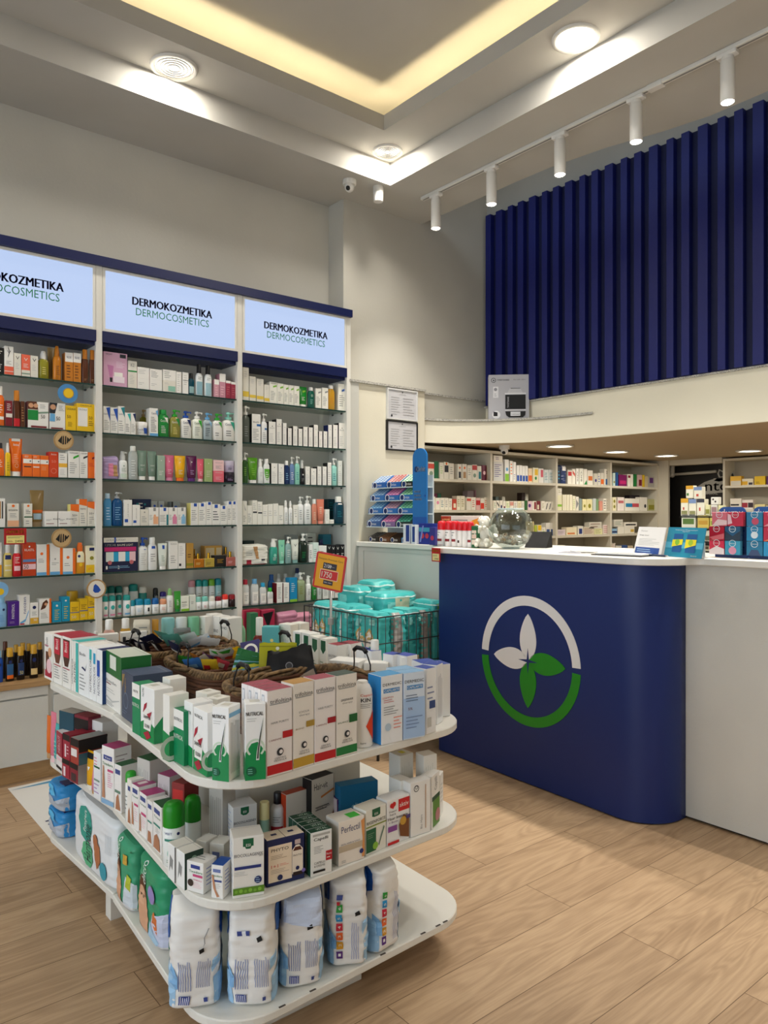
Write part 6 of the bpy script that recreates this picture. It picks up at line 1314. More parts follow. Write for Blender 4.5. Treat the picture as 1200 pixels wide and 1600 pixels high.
# ---- middle tier
MP = "island's middle shelf"
pix(T1, MP, '''
tube 69.5 1184 78 1187 1118 e0702a cap=tan d=.02 |orange tube standing at the far left end of the middle shelf
tube 75.5 1189 84 1193 1112 e07a92 cap=palepink d=.02 |pink tube between the orange and teal tubes, middle shelf
tube 80.5 1191 90.5 1197 1129 3fb0b4 cap=lightgrey T:SUN:.5,.8,.6,.06:charcoal L:.2,.2,.8,.6:4:mint d=.02 |teal tube before the dark red carton stack, middle shelf
b 88 1200 96.5 1208 1178 e9e4e2 R:0,.1,1,.3:black R:0,.7,1,.9:palepink d=.09 |small white carton with black band under dark red one, far left
b 88 1178 96.5 1185 1141 a02038 dz=.053 V:HERCUT:.5,.5,.4,.7:palepink top=e2dede d=.09 |dark red carton with white top, upper one at far left stack
b 97 1213 108 1219 1184 a02038 R:0,.75,1,1:1a1214 R:.2,.1,.5,.6:e8d6da d=.09 |dark red carton with black head band, lower left of the stack
b 109 1220 121.5 1227 1190 8a2434 R:0,.72,1,1:1a1214 R:.2,.1,.8,.5:403034 d=.09 s=b0aaa6 |dark red and black carton, lower right of the stack
b 98 1184 109 1190 1145 a02038 dz=.072 R:0,.75,1,1:1a1214 R:.3,.1,.5,.6:e8d6da L:.6,.2,.9,.6:3:palepink top=8e1e30 d=.1 |dark red carton with black head band, upper left of the stack
b 110 1191 123 1197 1152 a03a30 dz=.08 R:0,.7,1,1:1a1214 R:.1,.3,.8,.6:e6e0dc top=8f9290 >R:0,0,1,.45:3a6a7e >R:0,.5,1,1:1a1214 ns=1 d=.1 |black and red carton with silver top, upper right of the stack
b 92 1110 115 1116 0 1c4a5c h=.20 d=.05 R:0,.55,1,.6:silver R:0,.3,1,.5:2f5f70 top=b8b4ac |dark teal carton standing behind the dark red stack
b 116 1116 138 1122 0 7e2434 h=.20 d=.05 R:0,.75,1,.95:1a1214 top=8a2434 |dark red carton standing behind the stack beside the dark teal one
b 141 1124 160 1130 0 e6e4e0 h=.19 d=.06 W:.4,.1,.95,.8:5:b8b6b0 R:.3,.6,.9,.66:charcoal |grey-white carton with fine print behind the silver-topped carton
tube 131 1232 143 1238 1172 e8ac1c cap=offwhite R:.05,.8,.95,.95:1a1a1a P:.3,.6,.5,.5,.7,.6:white d=.025 |yellow tube with black top band, middle shelf left side
tube 140.5 1238 146 1243 1196 d98aa0 cap=tan d=.02 |thin pink tube right of the yellow tube
b 146 1245.5 157 1252 1173 eceef0 L:.1,.7,.6,.9:3:e07a9a R:.1,.66,.9,.7:darkgreen R:.1,.38,.9,.42:sage L:.1,.1,.8,.35:3:lilac d=.06 |white carton with thin green lines, left of the tall legs carton
b 159 1253 178 1262 1164 f1efec R:.15,.77,.85,.85:2f3f8a T:Veet:.5,.81,.5,.04:white T:Tinedore:.5,.7,.86,.05:2a7a4a R:.5,.58,.95,.62:c84a7a L:.5,.3,.95,.56:7:e48cae P:.05,.1,.3,.1,.2,.66,.12,.66:c08a6a R:0,0,1,.08:8ab4d8 top=a83a72 d=.06 >L:.1,.3,.9,.9:8:b4a8a6 ns=1 |tall white leg care carton with magenta top, middle shelf left side
b 178.5 1266 189.5 1272 1193 f1efec R:.15,.8,.85,.9:3f4f8a R:.1,.4,.9,.46:6a8a78 P:.2,.05,.9,.05,.6,.4,.3,.3:b07a5a top=1c5a30 d=.06 |white carton with green top beside the tall magenta-topped carton
can 190.5 1283 198.5 1288 1205 f0f2ee cap=2aa02a fr=.8 L:.2,.3,.8,.7:4:grey o=.004 |slim white can with green cap in the middle shelf's left file
b 198.5 1287 205 1292 1216 efece4 R:.2,.75,.8,.85:3f4f8a P:.2,.05,.9,.05,.6,.4,.3,.3:b07a5a d=.05 |white carton with beige top, between green cap and magenta tops
b 205.5 1293 216.5 1301 1224 f1efec R:.15,.82,.85,.92:3f4f8a T:Tined:.5,.75,.8,.04:2a7a4a R:.4,.55,.95,.6:c84a7a L:.4,.2,.95,.5:6:palepink P:.05,.1,.35,.1,.2,.6,.12,.6:c08a6a top=b04a80 ^R:.2,.2,.6,.7:e6d8d8 d=.055 |white leg care carton with magenta top and label, farther of two
b 217.5 1303 229 1313 1236 f1efec R:.15,.82,.85,.92:3f4f8a T:Tined:.5,.74,.8,.04:2a7a4a R:.3,.5,.95,.56:c84a7a L:.3,.2,.95,.46:6:palepink P:.05,.1,.3,.1,.2,.5,.12,.5:c08a6a top=b03a78 d=.055 |white leg care carton with plain magenta top, nearer of two
b 230 1316 238 1323 1249 efece8 R:.15,.82,.85,.92:3f4f8a R:.1,.5,.9,.54:3a8a78 P:.1,.05,.9,.05,.7,.3,.2,.3:b07a5a d=.055 |white carton with crossed legs picture, left of the green-topped carton
b 239 1325 252 1338 1252 efece8 R:.15,.8,.85,.9:3f4f8a T:Tined:.5,.73,.8,.04:2a7a4a R:.1,.54,.9,.58:3a8a78 L:.3,.4,.9,.52:3:lightgrey P:.1,.05,.9,.05,.8,.3,.5,.38,.2,.3:b07a5a top=1c5a30 d=.055 |white leg care carton with dark green top beside the big green-capped can
can 254 1352 284 1358 1256 eef2ee cap=148a14 fr=.62 ang=-32 C:.8,.85,.07:navy T:VEET:.3,.86,.4,.06:2f3f8a R:.1,.66,.9,.72:3a8a78 O:.5,.35,.25,.05:8fc4b4 L:.2,.1,.8,.2:2:sage |white spray can with large green cap, front one on the middle shelf corner
b 262 1371 274.5 1381 1316 f0f1ee P:.2,.2,.4,.4,.6,.3,.7,.6,.3,.7:grey R:.9,.0,1,1:charcoal top=eceae2 d=.05 |small white carton with leaf line drawing, left of two
b 275.5 1382 288.5 1392 1326 f0f1ee P:.2,.2,.4,.4,.6,.3,.7,.6,.3,.7:grey top=eceae2 >R:0,0,1,1:1c3a2c >C:.5,.8,.15:sage ns=1 d=.05 |small white carton with dark green side, right of two
b 291.5 1391 318 1398.5 1344 efeeea R:.25,.78,.8,.9:2f3f8a T:Tinedore:.55,.68,.8,.08:2a7a4a R:.38,.52,.95,.6:c84a7a T:MINERALS:.66,.42,.5,.05:c84a7a L:.4,.15,.95,.36:4:palepink C:.25,.3,.17:3a2a20 ^L:.2,.3,.8,.7:2:grey >L:.2,.2,.8,.85:5:8a94c4 ns=1 d=.05 |small white carton with dark round swatch and pink bar, at the corner
b 330 1403 348.5 1406 1351 efeeea R:.15,.78,.8,.88:6a7ab0 T:Tinedore:.5,.68,.86,.06:2a7a4a R:.1,.5,.9,.56:3f4f8a L:.4,.3,.9,.46:3:lightgrey P:.05,.7,.2,.7,.4,.25,.7,.08,.5,.04,.2,.3:c48a66 top=1f4fa0 >L:.2,.2,.8,.85:6:8a94c4 ns=1 d=.045 |narrow white carton with blue top and leg picture, at the corner
b 363.5 1405.5 413 1397.5 1311 eeece6 P:.32,.97,.66,.97,.66,.84,.6,.84,.56,.8,.42,.8,.38,.84,.32,.84:17603e T:ESI:.49,.86,.14,.045:white T:BIOCOLLAGENIX:.5,.70,.92,.05:4a4e58 T:LIFT:.9,.665,.12,.02:charcoal R:.05,.47,.9,.52:27357a L:.05,.36,.5,.44:3:lightgrey C:.8,.27,.12:1f2f6a L:.72,.22,.9,.32:3:paleblue R:0,.06,1,.17:5f8f2a C:.1,.115,.05:7ab03c C:.25,.12,.06:86bc44 C:.4,.11,.05:7ab03c C:.55,.12,.06:86bc44 C:.7,.11,.05:7ab03c C:.85,.12,.06:86bc44 <L:.1,.2,.9,.9:8:b8c0d4 ns=1 d=.062 |white carton with green shield and pea band, front of middle shelf
b 416.5 1388 476 1372 1315 1a2555 R:.04,.08,.66,.86:f0ddc4 T:PHYTO:.34,.76,.46,.07:3a3028 L:.1,.56,.6,.66:3:a89078 T:1+1:.2,.42,.18,.07:d0402c L:.34,.4,.62,.46:2:salmon L:.1,.26,.6,.36:3:b0a090 C:.34,.16,.07:1a2555 P:.66,.16,.95,.16,.95,.68,.85,.78,.76,.78,.66,.68:efe3d2 P:.68,.66,.92,.66,.88,.74,.74,.74:5a2a1c R:.73,.8,.88,.9:c9b4b0 R:.68,.12,.94,.2:2a1a18 T:PHYTO:.8,.56,.22,.04:3a3028 C:.8,.28,.05:1a2555 C:.96,.2,.05:7a6ab0 top=eadcc8 ^R:.48,0,.5,1:8a7a6a ^R:.2,.4,.35,.6:1a2555 ^R:.65,.4,.8,.6:1a2555 s=1a2555 d=.05 |navy framed carton picturing a pill bottle, front of middle shelf
b 485 1372 519 1362 1303 eeeeea B:Capelli:.48,.82,.66,.09:101010 R:.1,.9,.9,.95:b8b6b0 L:.15,.5,.6,.68:5:grey R:.7,.3,1,.52:b81c28 T:Nuovo:.85,.45,.24,.05:white L:.74,.34,.97,.4:1:white T:CAPELLI:.4,.3,.5,.05:3a3c3c T:&_UNGHIE:.4,.23,.5,.05:3a3c3c R:.1,.08,.66,.13:101010 top=1a4a34 s=1a4a34 ^T:VITAL:.6,.5,.5,.5:cfe0d4 d=.024 deep=5 |white hair capsule carton with dark green top
b 529 1355 569.5 1341 1286 eee6dc T:Perfectil:.46,.8,.72,.15:3a4272 R:0,.3,.92,.44:c4b49c P:.9,.06,1,.06,1,.95,.86,.9,.93,.5:e09a5a T:SKIN,_HAIR_&_NAILS:.45,.47,.74,.04:6a6a7a C:.88,.2,.08:27357a L:.1,.05,.3,.12:2:grey top=efe9df ^R:.5,.1,.9,.6:4ac84a s=e9e2d8 ns=1 d=.06 |cream carton with blue script lettering and green sticker on top
b 571.5 1338.5 603.5 1324 1268 ebeae0 P:.3,.98,.7,.98,.7,.82,.6,.8,.4,.8,.3,.82:17603e T:ESI:.5,.86,.16,.05:white T:RIGENFORTE:.5,.7,.92,.07:3a3e3a R:0,.6,1,.63:8a9a3a R:0,.05,.48,.56:17603e L:.06,.35,.4,.48:3:sage P:.62,.12,.9,.5,.86,.54,.6,.16:5a7a66 C:.44,.16,.13:8ac040 top=eae6d8 ns=1 d=.05 |cream and green carton with shield mark, left of the red-cornered carton
b 604.5 1323.5 640 1309.5 1252 efefee R:.5,.68,1,.95:cc2026 T:aktiv:.75,.82,.4,.1:white C:.2,.86,.08:cc2026 C:.3,.88,.08:cc2026 P:.12,.86,.38,.88,.25,.78:cc2026 T:Doppel:.24,.73,.32,.05:101010 T:herz:.24,.67,.26,.05:101010 B:Haar_Intensiv:.46,.58,.88,.06:2a2a30 T:+_Biotin:.26,.5,.4,.045:5a3a6a R:.02,.3,.42,.42:8a4a9a P:.55,.14,.95,.05,.95,.5,.7,.6,.5,.4:7a4a26 C:.68,.46,.14:c89a3a R:0,.02,.5,.08:cc2026 R:.82,.48,1,.56:4a3a7a top=efefee s=efefee ns=1 d=.045 |white carton with red corner and brown oval picture, middle shelf
b 641.5 1309.5 673 1299 1225 efede8 O:.28,.88,.13,.03:5a5a5a O:.28,.9,.07,.02:5a5a5a R:.72,.1,.76,.92:c09a76 V:Bio_Hairs:.52,.24,.1,.26:8a8a88 top=f2f0ec s=efede8 ns=1 d=.035 |tall plain white carton with thin brown upright line, middle shelf right
b 675 1297 687 1284 1214 efede8 R:.1,.02,.98,.6:5a8a34 R:0,.52,1,.6:1c4a30 V:Capelli:.5,.82,.4,.25:grey C:.7,.2,.3:b8787a ns=1 d=.035 |narrow white and green carton at the right curve of the middle shelf
b 688 1277 692.5 1268 1212 efede8 L:.1,.3,.9,.8:5:lightgrey d=.03 |narrow white carton at the far right curve of the middle shelf''')
pix(T1, 'second rank of middle shelf', '''
b 363.5 1263 402 1255 0 dfdedb h=.125 d=.06 P:.32,.97,.66,.97,.66,.84,.56,.8,.42,.8,.32,.84:17603e T:ESI:.49,.87,.14,.045:white T:BIOCOLLAGENIX:.5,.66,.92,.05:4a4e58 R:.6,.3,.95,.34:charcoal <L:.1,.2,.9,.9:8:b8c0d4 ns=1 |white carton with green shield, standing behind the pea-banded one
jar 404 1256 420 1256 0 9cc4ae h=.115 cap=efe4a8 fr=.6 |small green jar with yellow striped lid in the second rank
bottle 420 1243 444.5 1243 0 e0e0e2 h=.125 cap=16161e fr=.76 R:.05,.05,.95,.4:a01c28 L:.2,.5,.8,.7:3:grey d=.05 |white jar bottle with black cap and red foot in the second rank
b 447 1243 480 1233 0 ddd8d0 h=.125 d=.03 L:.15,.3,.8,.5:2:grey T:C:.75,.5,.08,.08:charcoal top=b8482c s=c0401c |white carton with orange-red edge standing left of the black-sided carton
b 487 1220 522 1208 0 d8d0c4 h=.155 d=.04 T:Hair-vit:.4,.85,.6,.12:141210 P:.4,.66,.98,.74,.98,.7,.4,.62:d0803a L:.15,.4,.8,.5:2:charcoal T:Strong_Thick:.5,.45,.6,.05:3a302a P:.6,0,1,0,1,.35:8a5a3a s=141210 top=1c1614 |black-sided carton with slanted black title lettering, second rank
b 531 1230 591 1219 0 1a6c96 h=.125 d=.04 T:oliphone:.6,.5,.6,.14:9fd0e0 top=1f7aa8 |blue carton with pale lettering behind the purple-topped carton
b 526 1250 571.5 1240 0 dcd0d8 h=.085 d=.035 R:0,.85,1,1:5a1c66 R:0,0,.04,1:5a1c66 T:fun:.8,.2,.2,.14:101010 T:vita:.5,.5,.4,.12:b09ab4 top=5a1c66 ^P:.3,.2,.7,.1,.9,.5,.6,.9:e08a3a |carton with purple top and orange swirl in the second rank
can 286 1247 314 1244 0 eef2ee cap=128212 fr=.55 ang=-32 o=-.01 h=.145 |white spray can with large green cap, rear one near the corner
b 306 1312 322 1316 0 e8e8e2 h=.075 d=.045 L:.2,.3,.8,.7:3:grey |small white carton behind the dark green sided carton
b 327 1317 350 1320 0 e8e8e2 h=.07 d=.05 R:.2,.4,.7,.7:6a7ab0 |small white carton lying behind the corner cartons
b 625 1182 646 1176 0 dcd9d0 h=.20 d=.05 ^R:.4,.3,.7,.7:e0d83a W:.1,.1,.9,.9:5:cfccc2 ns=1 |tall white carton with yellow sticker on top behind the lined carton
b 662 1182 683 1178 0 e3e0d8 h=.195 d=.045 W:.1,.1,.9,.9:5:d2cfc6 ns=1 |tall white carton at the rear right of the middle shelf
b 626 1221 642 1216 0 e9e7e0 h=.15 d=.05 C:.5,.5,.2:lightgrey ns=1 |white carton behind the tall plain white carton, middle shelf
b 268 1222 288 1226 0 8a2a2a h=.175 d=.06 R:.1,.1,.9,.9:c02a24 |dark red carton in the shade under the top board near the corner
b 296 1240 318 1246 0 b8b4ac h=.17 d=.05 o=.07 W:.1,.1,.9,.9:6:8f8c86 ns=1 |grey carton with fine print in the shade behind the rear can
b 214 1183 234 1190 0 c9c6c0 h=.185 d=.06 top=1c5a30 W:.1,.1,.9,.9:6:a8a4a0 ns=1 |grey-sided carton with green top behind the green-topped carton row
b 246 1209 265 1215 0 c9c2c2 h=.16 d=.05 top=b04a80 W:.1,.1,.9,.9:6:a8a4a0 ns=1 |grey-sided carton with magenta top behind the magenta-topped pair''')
# ---- bottom tier: nappy packs
LOW = 'nappy packs on the lowest island shelf'
small = 'W:.14,.2,.44,.5:6:6a7ab0 W:.54,.22,.84,.52:7:7a86b4 R:.16,.07,.4,.15:3a4a90 W:.17,.07,.39,.15:5:e8e8ee R:.7,.08,.78,.12:3a4a90'
def white_pack(u0, v0, u1, v1, toks, label, h=.244, d=.175, seed=1, ang=None):
    a, b = gp(u0, v0, T0), gp(u1, v1, T0); w = math.hypot(b[0]-a[0], b[1]-a[1])*1.02; an = math.atan2(b[1]-a[1], b[0]-a[0]) if ang is None else math.radians(ang)
    o = bag(w, h, d, 'ecebe8', toks.split(), {}, seed, True, .006).build('nappy_pack', None, ((a[0]+b[0])/2, (a[1]+b[1])/2, T0+.0006), an); tag(o, label, 'nappy pack', LOW)
blob = '<P:.2,1,.9,1,.9,.7,.5,.6,.2,.75:1f5aa8 >P:.1,.95,.8,.95,.8,.7,.5,.6,.1,.7:1f5aa8 >P:0,.0,1,0,1,.35,.5,.45,0,.3:9cc4e4 <P:0,.0,1,0,1,.35,.5,.45,0,.3:9cc4e4 P:0,.22,.14,.22,.14,.34,0,.44:7fb0dc P:.86,.36,1,.42,1,.52,.86,.48:9cc4e4'
white_pack(264, 1586, 343, 1576, small+' '+blob+' P:.6,.56,.7,.58,.68,.62,.58,.6:101010 P:.66,.62,.72,.66,.7,.72,.8,.8,.78,.8,.68,.72,.7,.66:9a9a9c', 'white nappy pack, leftmost of the five across the lowest shelf front', seed=2)
white_pack(354, 1580, 432, 1574, small+' '+blob+' P:.6,.66,.7,.68,.68,.72,.58,.7:101010 R:.2,.72,.46,.77:3a4a90 R:.3,.72,.38,.77:e8eef4', 'white nappy pack with small baby figure, second from left across the front', seed=3)
white_pack(440, 1552, 507, 1541, small+' '+blob+' P:.6,.6,.72,.62,.7,.66,.58,.64:101010 P:.05,.7,.95,.6,.95,.95,.05,.95:c9d6ee', 'white nappy pack with pale blue shoulder, middle of the five across the front', seed=4)
sz = ''.join(f' R:.16,{.11+.1*i:.2f},.32,{.19+.1*i:.2f}:{c} V:{n}:.24,{.15+.1*i:.2f},.07,.03:white' for i, (n, c) in enumerate(zip('123456', ('5a2a80', 'd89a1c', 'e0632a', 'c8243c', '1f8fc8', '2a9a3a'))))
white_pack(515, 1517, 575, 1511, sz+' W:.56,.1,.78,.5:4:8a94c0 R:.16,.74,.32,.79:3a4a90 R:.16,.68,.24,.72:c8243c P:.66,.56,.78,.58,.76,.62,.64,.6:101010 '+blob, 'white nappy pack with coloured size numbers, fourth from left, more upright', seed=5)
white_pack(583, 1484, 636, 1487, sz+' W:.58,.12,.8,.66:4:8a94c0 '+blob, 'white nappy pack with coloured size numbers, rightmost, its side showing', seed=6, ang=8)
def side_pack(u0, v0, u1, v1, h, d, c, toks, label, seed, amp=.004):
    a, b = gp(u0, v0, T0), gp(u1, v1, T0); w = math.hypot(b[0]-a[0], b[1]-a[1]); an = math.atan2(b[1]-a[1], b[0]-a[0]); n = (-math.sin(an), math.cos(an))
    o = bag(w, h, d, c, toks.split(), {}, seed, False, amp).build('nappy_pack', None, ((a[0]+b[0])/2+n[0]*.004, (a[1]+b[1])/2+n[1]*.004, T0+.0006), an); tag(o, label, 'nappy pack', LOW)
side_pack(109, 1331, 174.5, 1400, .215, .13, 'e9edf0', 'P:.2,.7,.24,.88,.36,.94,.5,.88,.54,.7,.5,.5,.4,.42,.28,.45:2f9c8c P:.3,.2,.34,.38,.44,.44,.54,.38,.56,.2,.5,.06,.38,.04:5ab886 V:Pampers:.38,.72,.09,.32:white V:Harmonie:.44,.42,.16,.56:1f3a38 P:.6,.5,.66,.56,.72,.5,.74,.3,.66,.14,.62,.3:b4704a C:.63,.56,.05:b4704a C:.8,.2,.07:3a9cae W:.84,.5,.94,.8:5:c4ccd0', 'white nappy pack with two green circles, standing at the left side', 7, .003)
face = 'P:.1,.05,.45,.05,.5,.3,.42,.6,.2,.62,.1,.4:d9a684 P:.12,.5,.42,.52,.4,.72,.28,.8,.15,.72:5a3420 C:.27,.5,.13:dcae8c C:.22,.5,.02:2a1a14 C:.33,.5,.02:2a1a14'
side_pack(177, 1403, 203, 1432, .20, .13, '3fa078', face+' R:0,0,1,.08:d9d4d0 P:.55,.0,1,.0,1,.42,.7,.5:d3dce4 P:.7,.35,.9,.3,.92,.5,.78,.55:b8c43a V:chicco:.3,.84,.2,.3:dfece4 R:.6,.68,.8,.82:c8a040', 'green nappy pack with child picture, farther of two at the left side', 8)
side_pack(210, 1441, 250, 1495, .205, .14, '2f9a6e', face+' R:0,0,1,.06:d9d4d0 P:.5,.0,1,.0,1,.5,.7,.4:cdd2e8 P:.68,.3,.86,.2,.86,.4,.74,.46:d8743a V:chicco:.34,.84,.18,.3:dfece4 C:.68,.66,.12:9a8ac4 P:.5,.0,.8,.0,.9,.1,.6,.3:a9cbe4', 'green nappy pack with child picture, nearer of two at the left side', 9)
for k, (zz, yy, lb) in enumerate(((T0, 2.895, 'blue and silver wipes pack lying at the far left shelf end, lower one'), (T0+.098, 2.885, 'blue and silver wipes pack lying on the other one, far left shelf end'))):
    mb = bag(.155, .09, .20, '2f8fd0', ['P:0,.0,1,0,1,.6,.6,.35,0,.55:b4bcc8', 'P:.05,.6,.4,.5,.7,.6,.5,.9,.1,.9:5ab8e6', 'P:.1,.75,.25,.6,.22,.8:12285a'], {}, 11+k, False, .006)
    mb.box(.0, .02, .088, .06, .11, .0945, mat('23205a', .4), .001); F = flat((.0, .02, .0946), (1, 0, 0), (0, 1, 0), .06, .09); draw(mb, F, 'O:.5,.5,.3,.08:lilac', 1)
    o = mb.build('wipes_pack', None, (.79, yy, zz+.0006), math.radians(-88)); tag(o, lb, 'wipes pack', 'wipes packs at the island end')
# ------------------------------------------------------------------ service counter
ZC = 1.117; CT = mat('e9e6dd', .3); BLU = mat('142a6a', .42)
e = empty('service_counter', (3.0, 1.5, 0), 0, 'long white and blue service counter with leaf emblem across the right half', 'counter')
def at_(o): o.location = (-3.0, -1.5, 0); return o
m = MB(); m.box(3.01, -2.2, .012, 3.50, 3.955, 1.086, M_LAM); m.box(3.03, -2.2, 0, 3.48, 3.955, .012, mat('101012', .6)); at_(m.build('counter_body', e))
m = MB(); m.box(3.004, 3.01, .02, 3.01, 3.03, 1.08, mat('b9b7b0', .5)); m.box(3.004, 3.90, .02, 3.01, 3.955, 1.08, mat('cfcdc5', .5)); m.box(3.004, 3.03, 1.06, 3.01, 3.90, 1.08, mat('cfcdc5', .5)); at_(m.build('panel_frame', e))
XB0, XB1 = 2.823, 2.772
P = rpoly([(3.009, 2.99), (XB0, 2.99), (XB1, 1.652), (3.009, 1.652)], [0, .012, .185, 0], 14)
m = MB(); n = len(P)
m.add([(x, y, .006) for x, y in P]+[(x, y, 1.087) for x, y in P], [tuple(range(n)), tuple(reversed(range(n, 2*n)))], BLU)
m.add([(x, y, .006) for x, y in P]+[(x, y, 1.087) for x, y in P], [(i, n+i, n+(i+1) % n, (i+1) % n) for i in range(n)], BLU, True)
o = at_(m.build('blue_front_panel', e)); o['label'] = 'deep blue rounded front panel'
P = rpoly([(3.53, 3.955), (2.988, 3.955), (2.988, 3.02), (2.795, 3.02), (2.742, 1.615), (2.975, 1.60), (2.975, -2.2), (3.53, -2.2)], [0, 0, .02, .03, .19, .06, 0, 0], 10)
m = MB(); n = len(P); cen = lambda x, y, k: (x+(.004 if k else 0)*(1 if x < 3.2 else -1), y)
vs = []
for z, k in ((1.087, 1), (1.090, 0), (1.114, 0), (1.117, 1)): vs += [cen(x, y, k)+(z,) for x, y in P]
m.add(vs, [tuple(range(n)), tuple(reversed(range(3*n, 4*n)))]+[(j*n+i, (j+1)*n+i, (j+1)*n+(i+1) % n, j*n+(i+1) % n) for j in range(3) for i in range(n)], CT); at_(m.build('countertop', e))
# emblem: broken ring and four leaves
an = math.atan2(1.652-2.99, XB1-XB0); ux = Vector((math.cos(an), math.sin(an), 0)); cy_ = 2.336; cx_ = XB0+(XB1-XB0)*(2.99-cy_)/(2.99-1.652)
nrm = Vector((math.sin(an), -math.cos(an), 0))
def E(a, b, l=.0015): p = Vector((cx_, cy_, .594))+ux*a+Vector((0, 0, b))+nrm*l; return (p.x-3.0, p.y-1.5, p.z)
def plate(mb, pts, c, l0=.0004, l1=.0022):
    n = len(pts); mb.add([E(a, b, l0) for a, b in pts]+[E(a, b, l1) for a, b in pts], [tuple(reversed(range(n))), tuple(range(n, 2*n))]+[(i, (i+1) % n, n+(i+1) % n, n+i) for i in range(n)], c)
WE, GE_ = mat('e9e8ea', .4), mat('1f8a1c', .4)
R0, R1 = .312, .265
for s, c, nm in ((1, WE, 'white ring half of the emblem'), (-1, GE_, 'green ring half of the emblem')):
    m = MB(); g = .013
    for i in range(40):
        a0, a1 = [math.pi*(.014+.972*(k/40)) for k in (i, i+1)]; q = [(R0*math.cos(a0), s*R0*math.sin(a0)), (R0*math.cos(a1), s*R0*math.sin(a1)), (R1*math.cos(a1), s*R1*math.sin(a1)), (R1*math.cos(a0), s*R1*math.sin(a0))]
        plate(m, q if s > 0 else q[::-1], c)
    m.build('emblem_ring', e)['label'] = nm
def leaf(mb, dx, dy, c, L=.222, W_=.052):
    up = []
    for k in range(15):
        t = k/14; w = W_*math.sin(math.pi*t**.8)**.75 if 0 < t < 1 else 0; up.append((.004+L*t, w))
    pts = up+[(a, -b) for a, b in reversed(up[1:-1])]
    q = [(a*dx-b*dy, a*dy+b*dx) for a, b in pts]; plate(mb, q, c, .0004, .0024)
for d, c, nm in (((0, 1), WE, 'white upper leaf'), ((-1, 0), WE, 'white left leaf'), ((1, 0), GE_, 'green right leaf'), ((0, -1), GE_, 'green lower leaf')):
    m = MB(); leaf(m, d[0], d[1], c); m.build('emblem_leaf', e)['label'] = nm
m = MB()
st = []
for k in range(8): a = k*math.pi/4; r = .062 if k % 2 == 0 else .010; st.append((r*math.cos(a), r*math.sin(a)))
plate(m, st, BLU, .0024, .003); m.build('emblem_star', e)
# ------------------------------------------------------------------ things on the counter
def crow(x, place, spec, z=ZC+.0005): row((x, 0), -math.pi/2, z, place, spec)
crow(2.90, 'counter top by the fish bowl', '''
can 679.5 689.5 814 f1eeec cap=d81f2a fr=.66 R:.0,.0,1,.1:c8a0a0 R:.1,.3,.9,.45:8a2028 L:.2,.6,.8,.9:2:grey |red-capped white spray can, leftmost of six on the counter
can 691.5 701.5 814 f1eeec cap=d81f2a fr=.66 R:.1,.3,.9,.45:8a2028 L:.2,.6,.8,.9:2:grey |red-capped white spray can, second from left of six on the counter
can 701.8 711 814 f1eeec cap=d81f2a fr=.66 R:.1,.3,.9,.45:8a2028 L:.2,.6,.8,.9:2:grey |red-capped white spray can, third from left of six on the counter
can 711.3 719 815 f1eeec cap=d81f2a fr=.66 R:.3,.25,.7,.4:3a2a2a |red-capped white spray can, fourth from left of six on the counter
can 719.3 727 815 f1eeec cap=d81f2a fr=.66 |red-capped white spray can, fifth from left of six on the counter
can 727.3 735 815 f1eeec cap=d81f2a fr=.66 R:.1,.3,.9,.45:8a2028 |red-capped white spray can, rightmost of six on the counter
b 735.5 744.5 822 2c6a44 R:.1,.15,.9,.38:e8d8c8 R:.1,.42,.9,.62:e8c8b8 R:.1,.66,.9,.8:e8d8c8 d=.025 |small green and cream carton between red caps and the angel figurine''')
crow(3.06, 'counter top', '''
b 688 751 806 f0e6dc R:0,.35,.26,.99:b8341c T:OFERTË:.13,.8,.2,.3:f0c080 P:.6,.0,1,.0,1,.95,.8,.85,.55,.6:f0a030 P:.75,.0,1,.0,1,.6:f2d23c L:.3,.7,.7,.9:2:grey d=.02 |low wide white and orange show card behind the red-capped cans''')
crow(3.02, 'counter top beside the gum stand', '''
b 645 652 822 1f2f8a R:.1,.2,.9,.8:e6e8ee d=.05 |blue and white blister pack, left one beside the gum stand
b 629 640 819 dfe4e8 R:.4,.1,.9,.95:27408a d=.03 |white and blue blister pack at the foot of the gum stand
b 652.5 676 818 1c2f8c R:.05,.6,.95,.8:3f9ab8 C:.3,.4,.12:c03a4a C:.6,.4,.12:c03a4a P:.1,.1,.2,.1,.4,.9,.3,.9:7a8acc d=.06 |dark blue tray of lip balms left of the red-capped cans
b 641.5 648 820 e4e8ec R:.3,.1,.9,.9:27408a d=.03 o=-.03 |second white and blue blister pack right of the gum stand
b 670 679 824 3a3a8a C:.5,.4,.3:c03a5a d=.05 o=-.06 |small violet blister pack beside the leftmost red-capped can''')
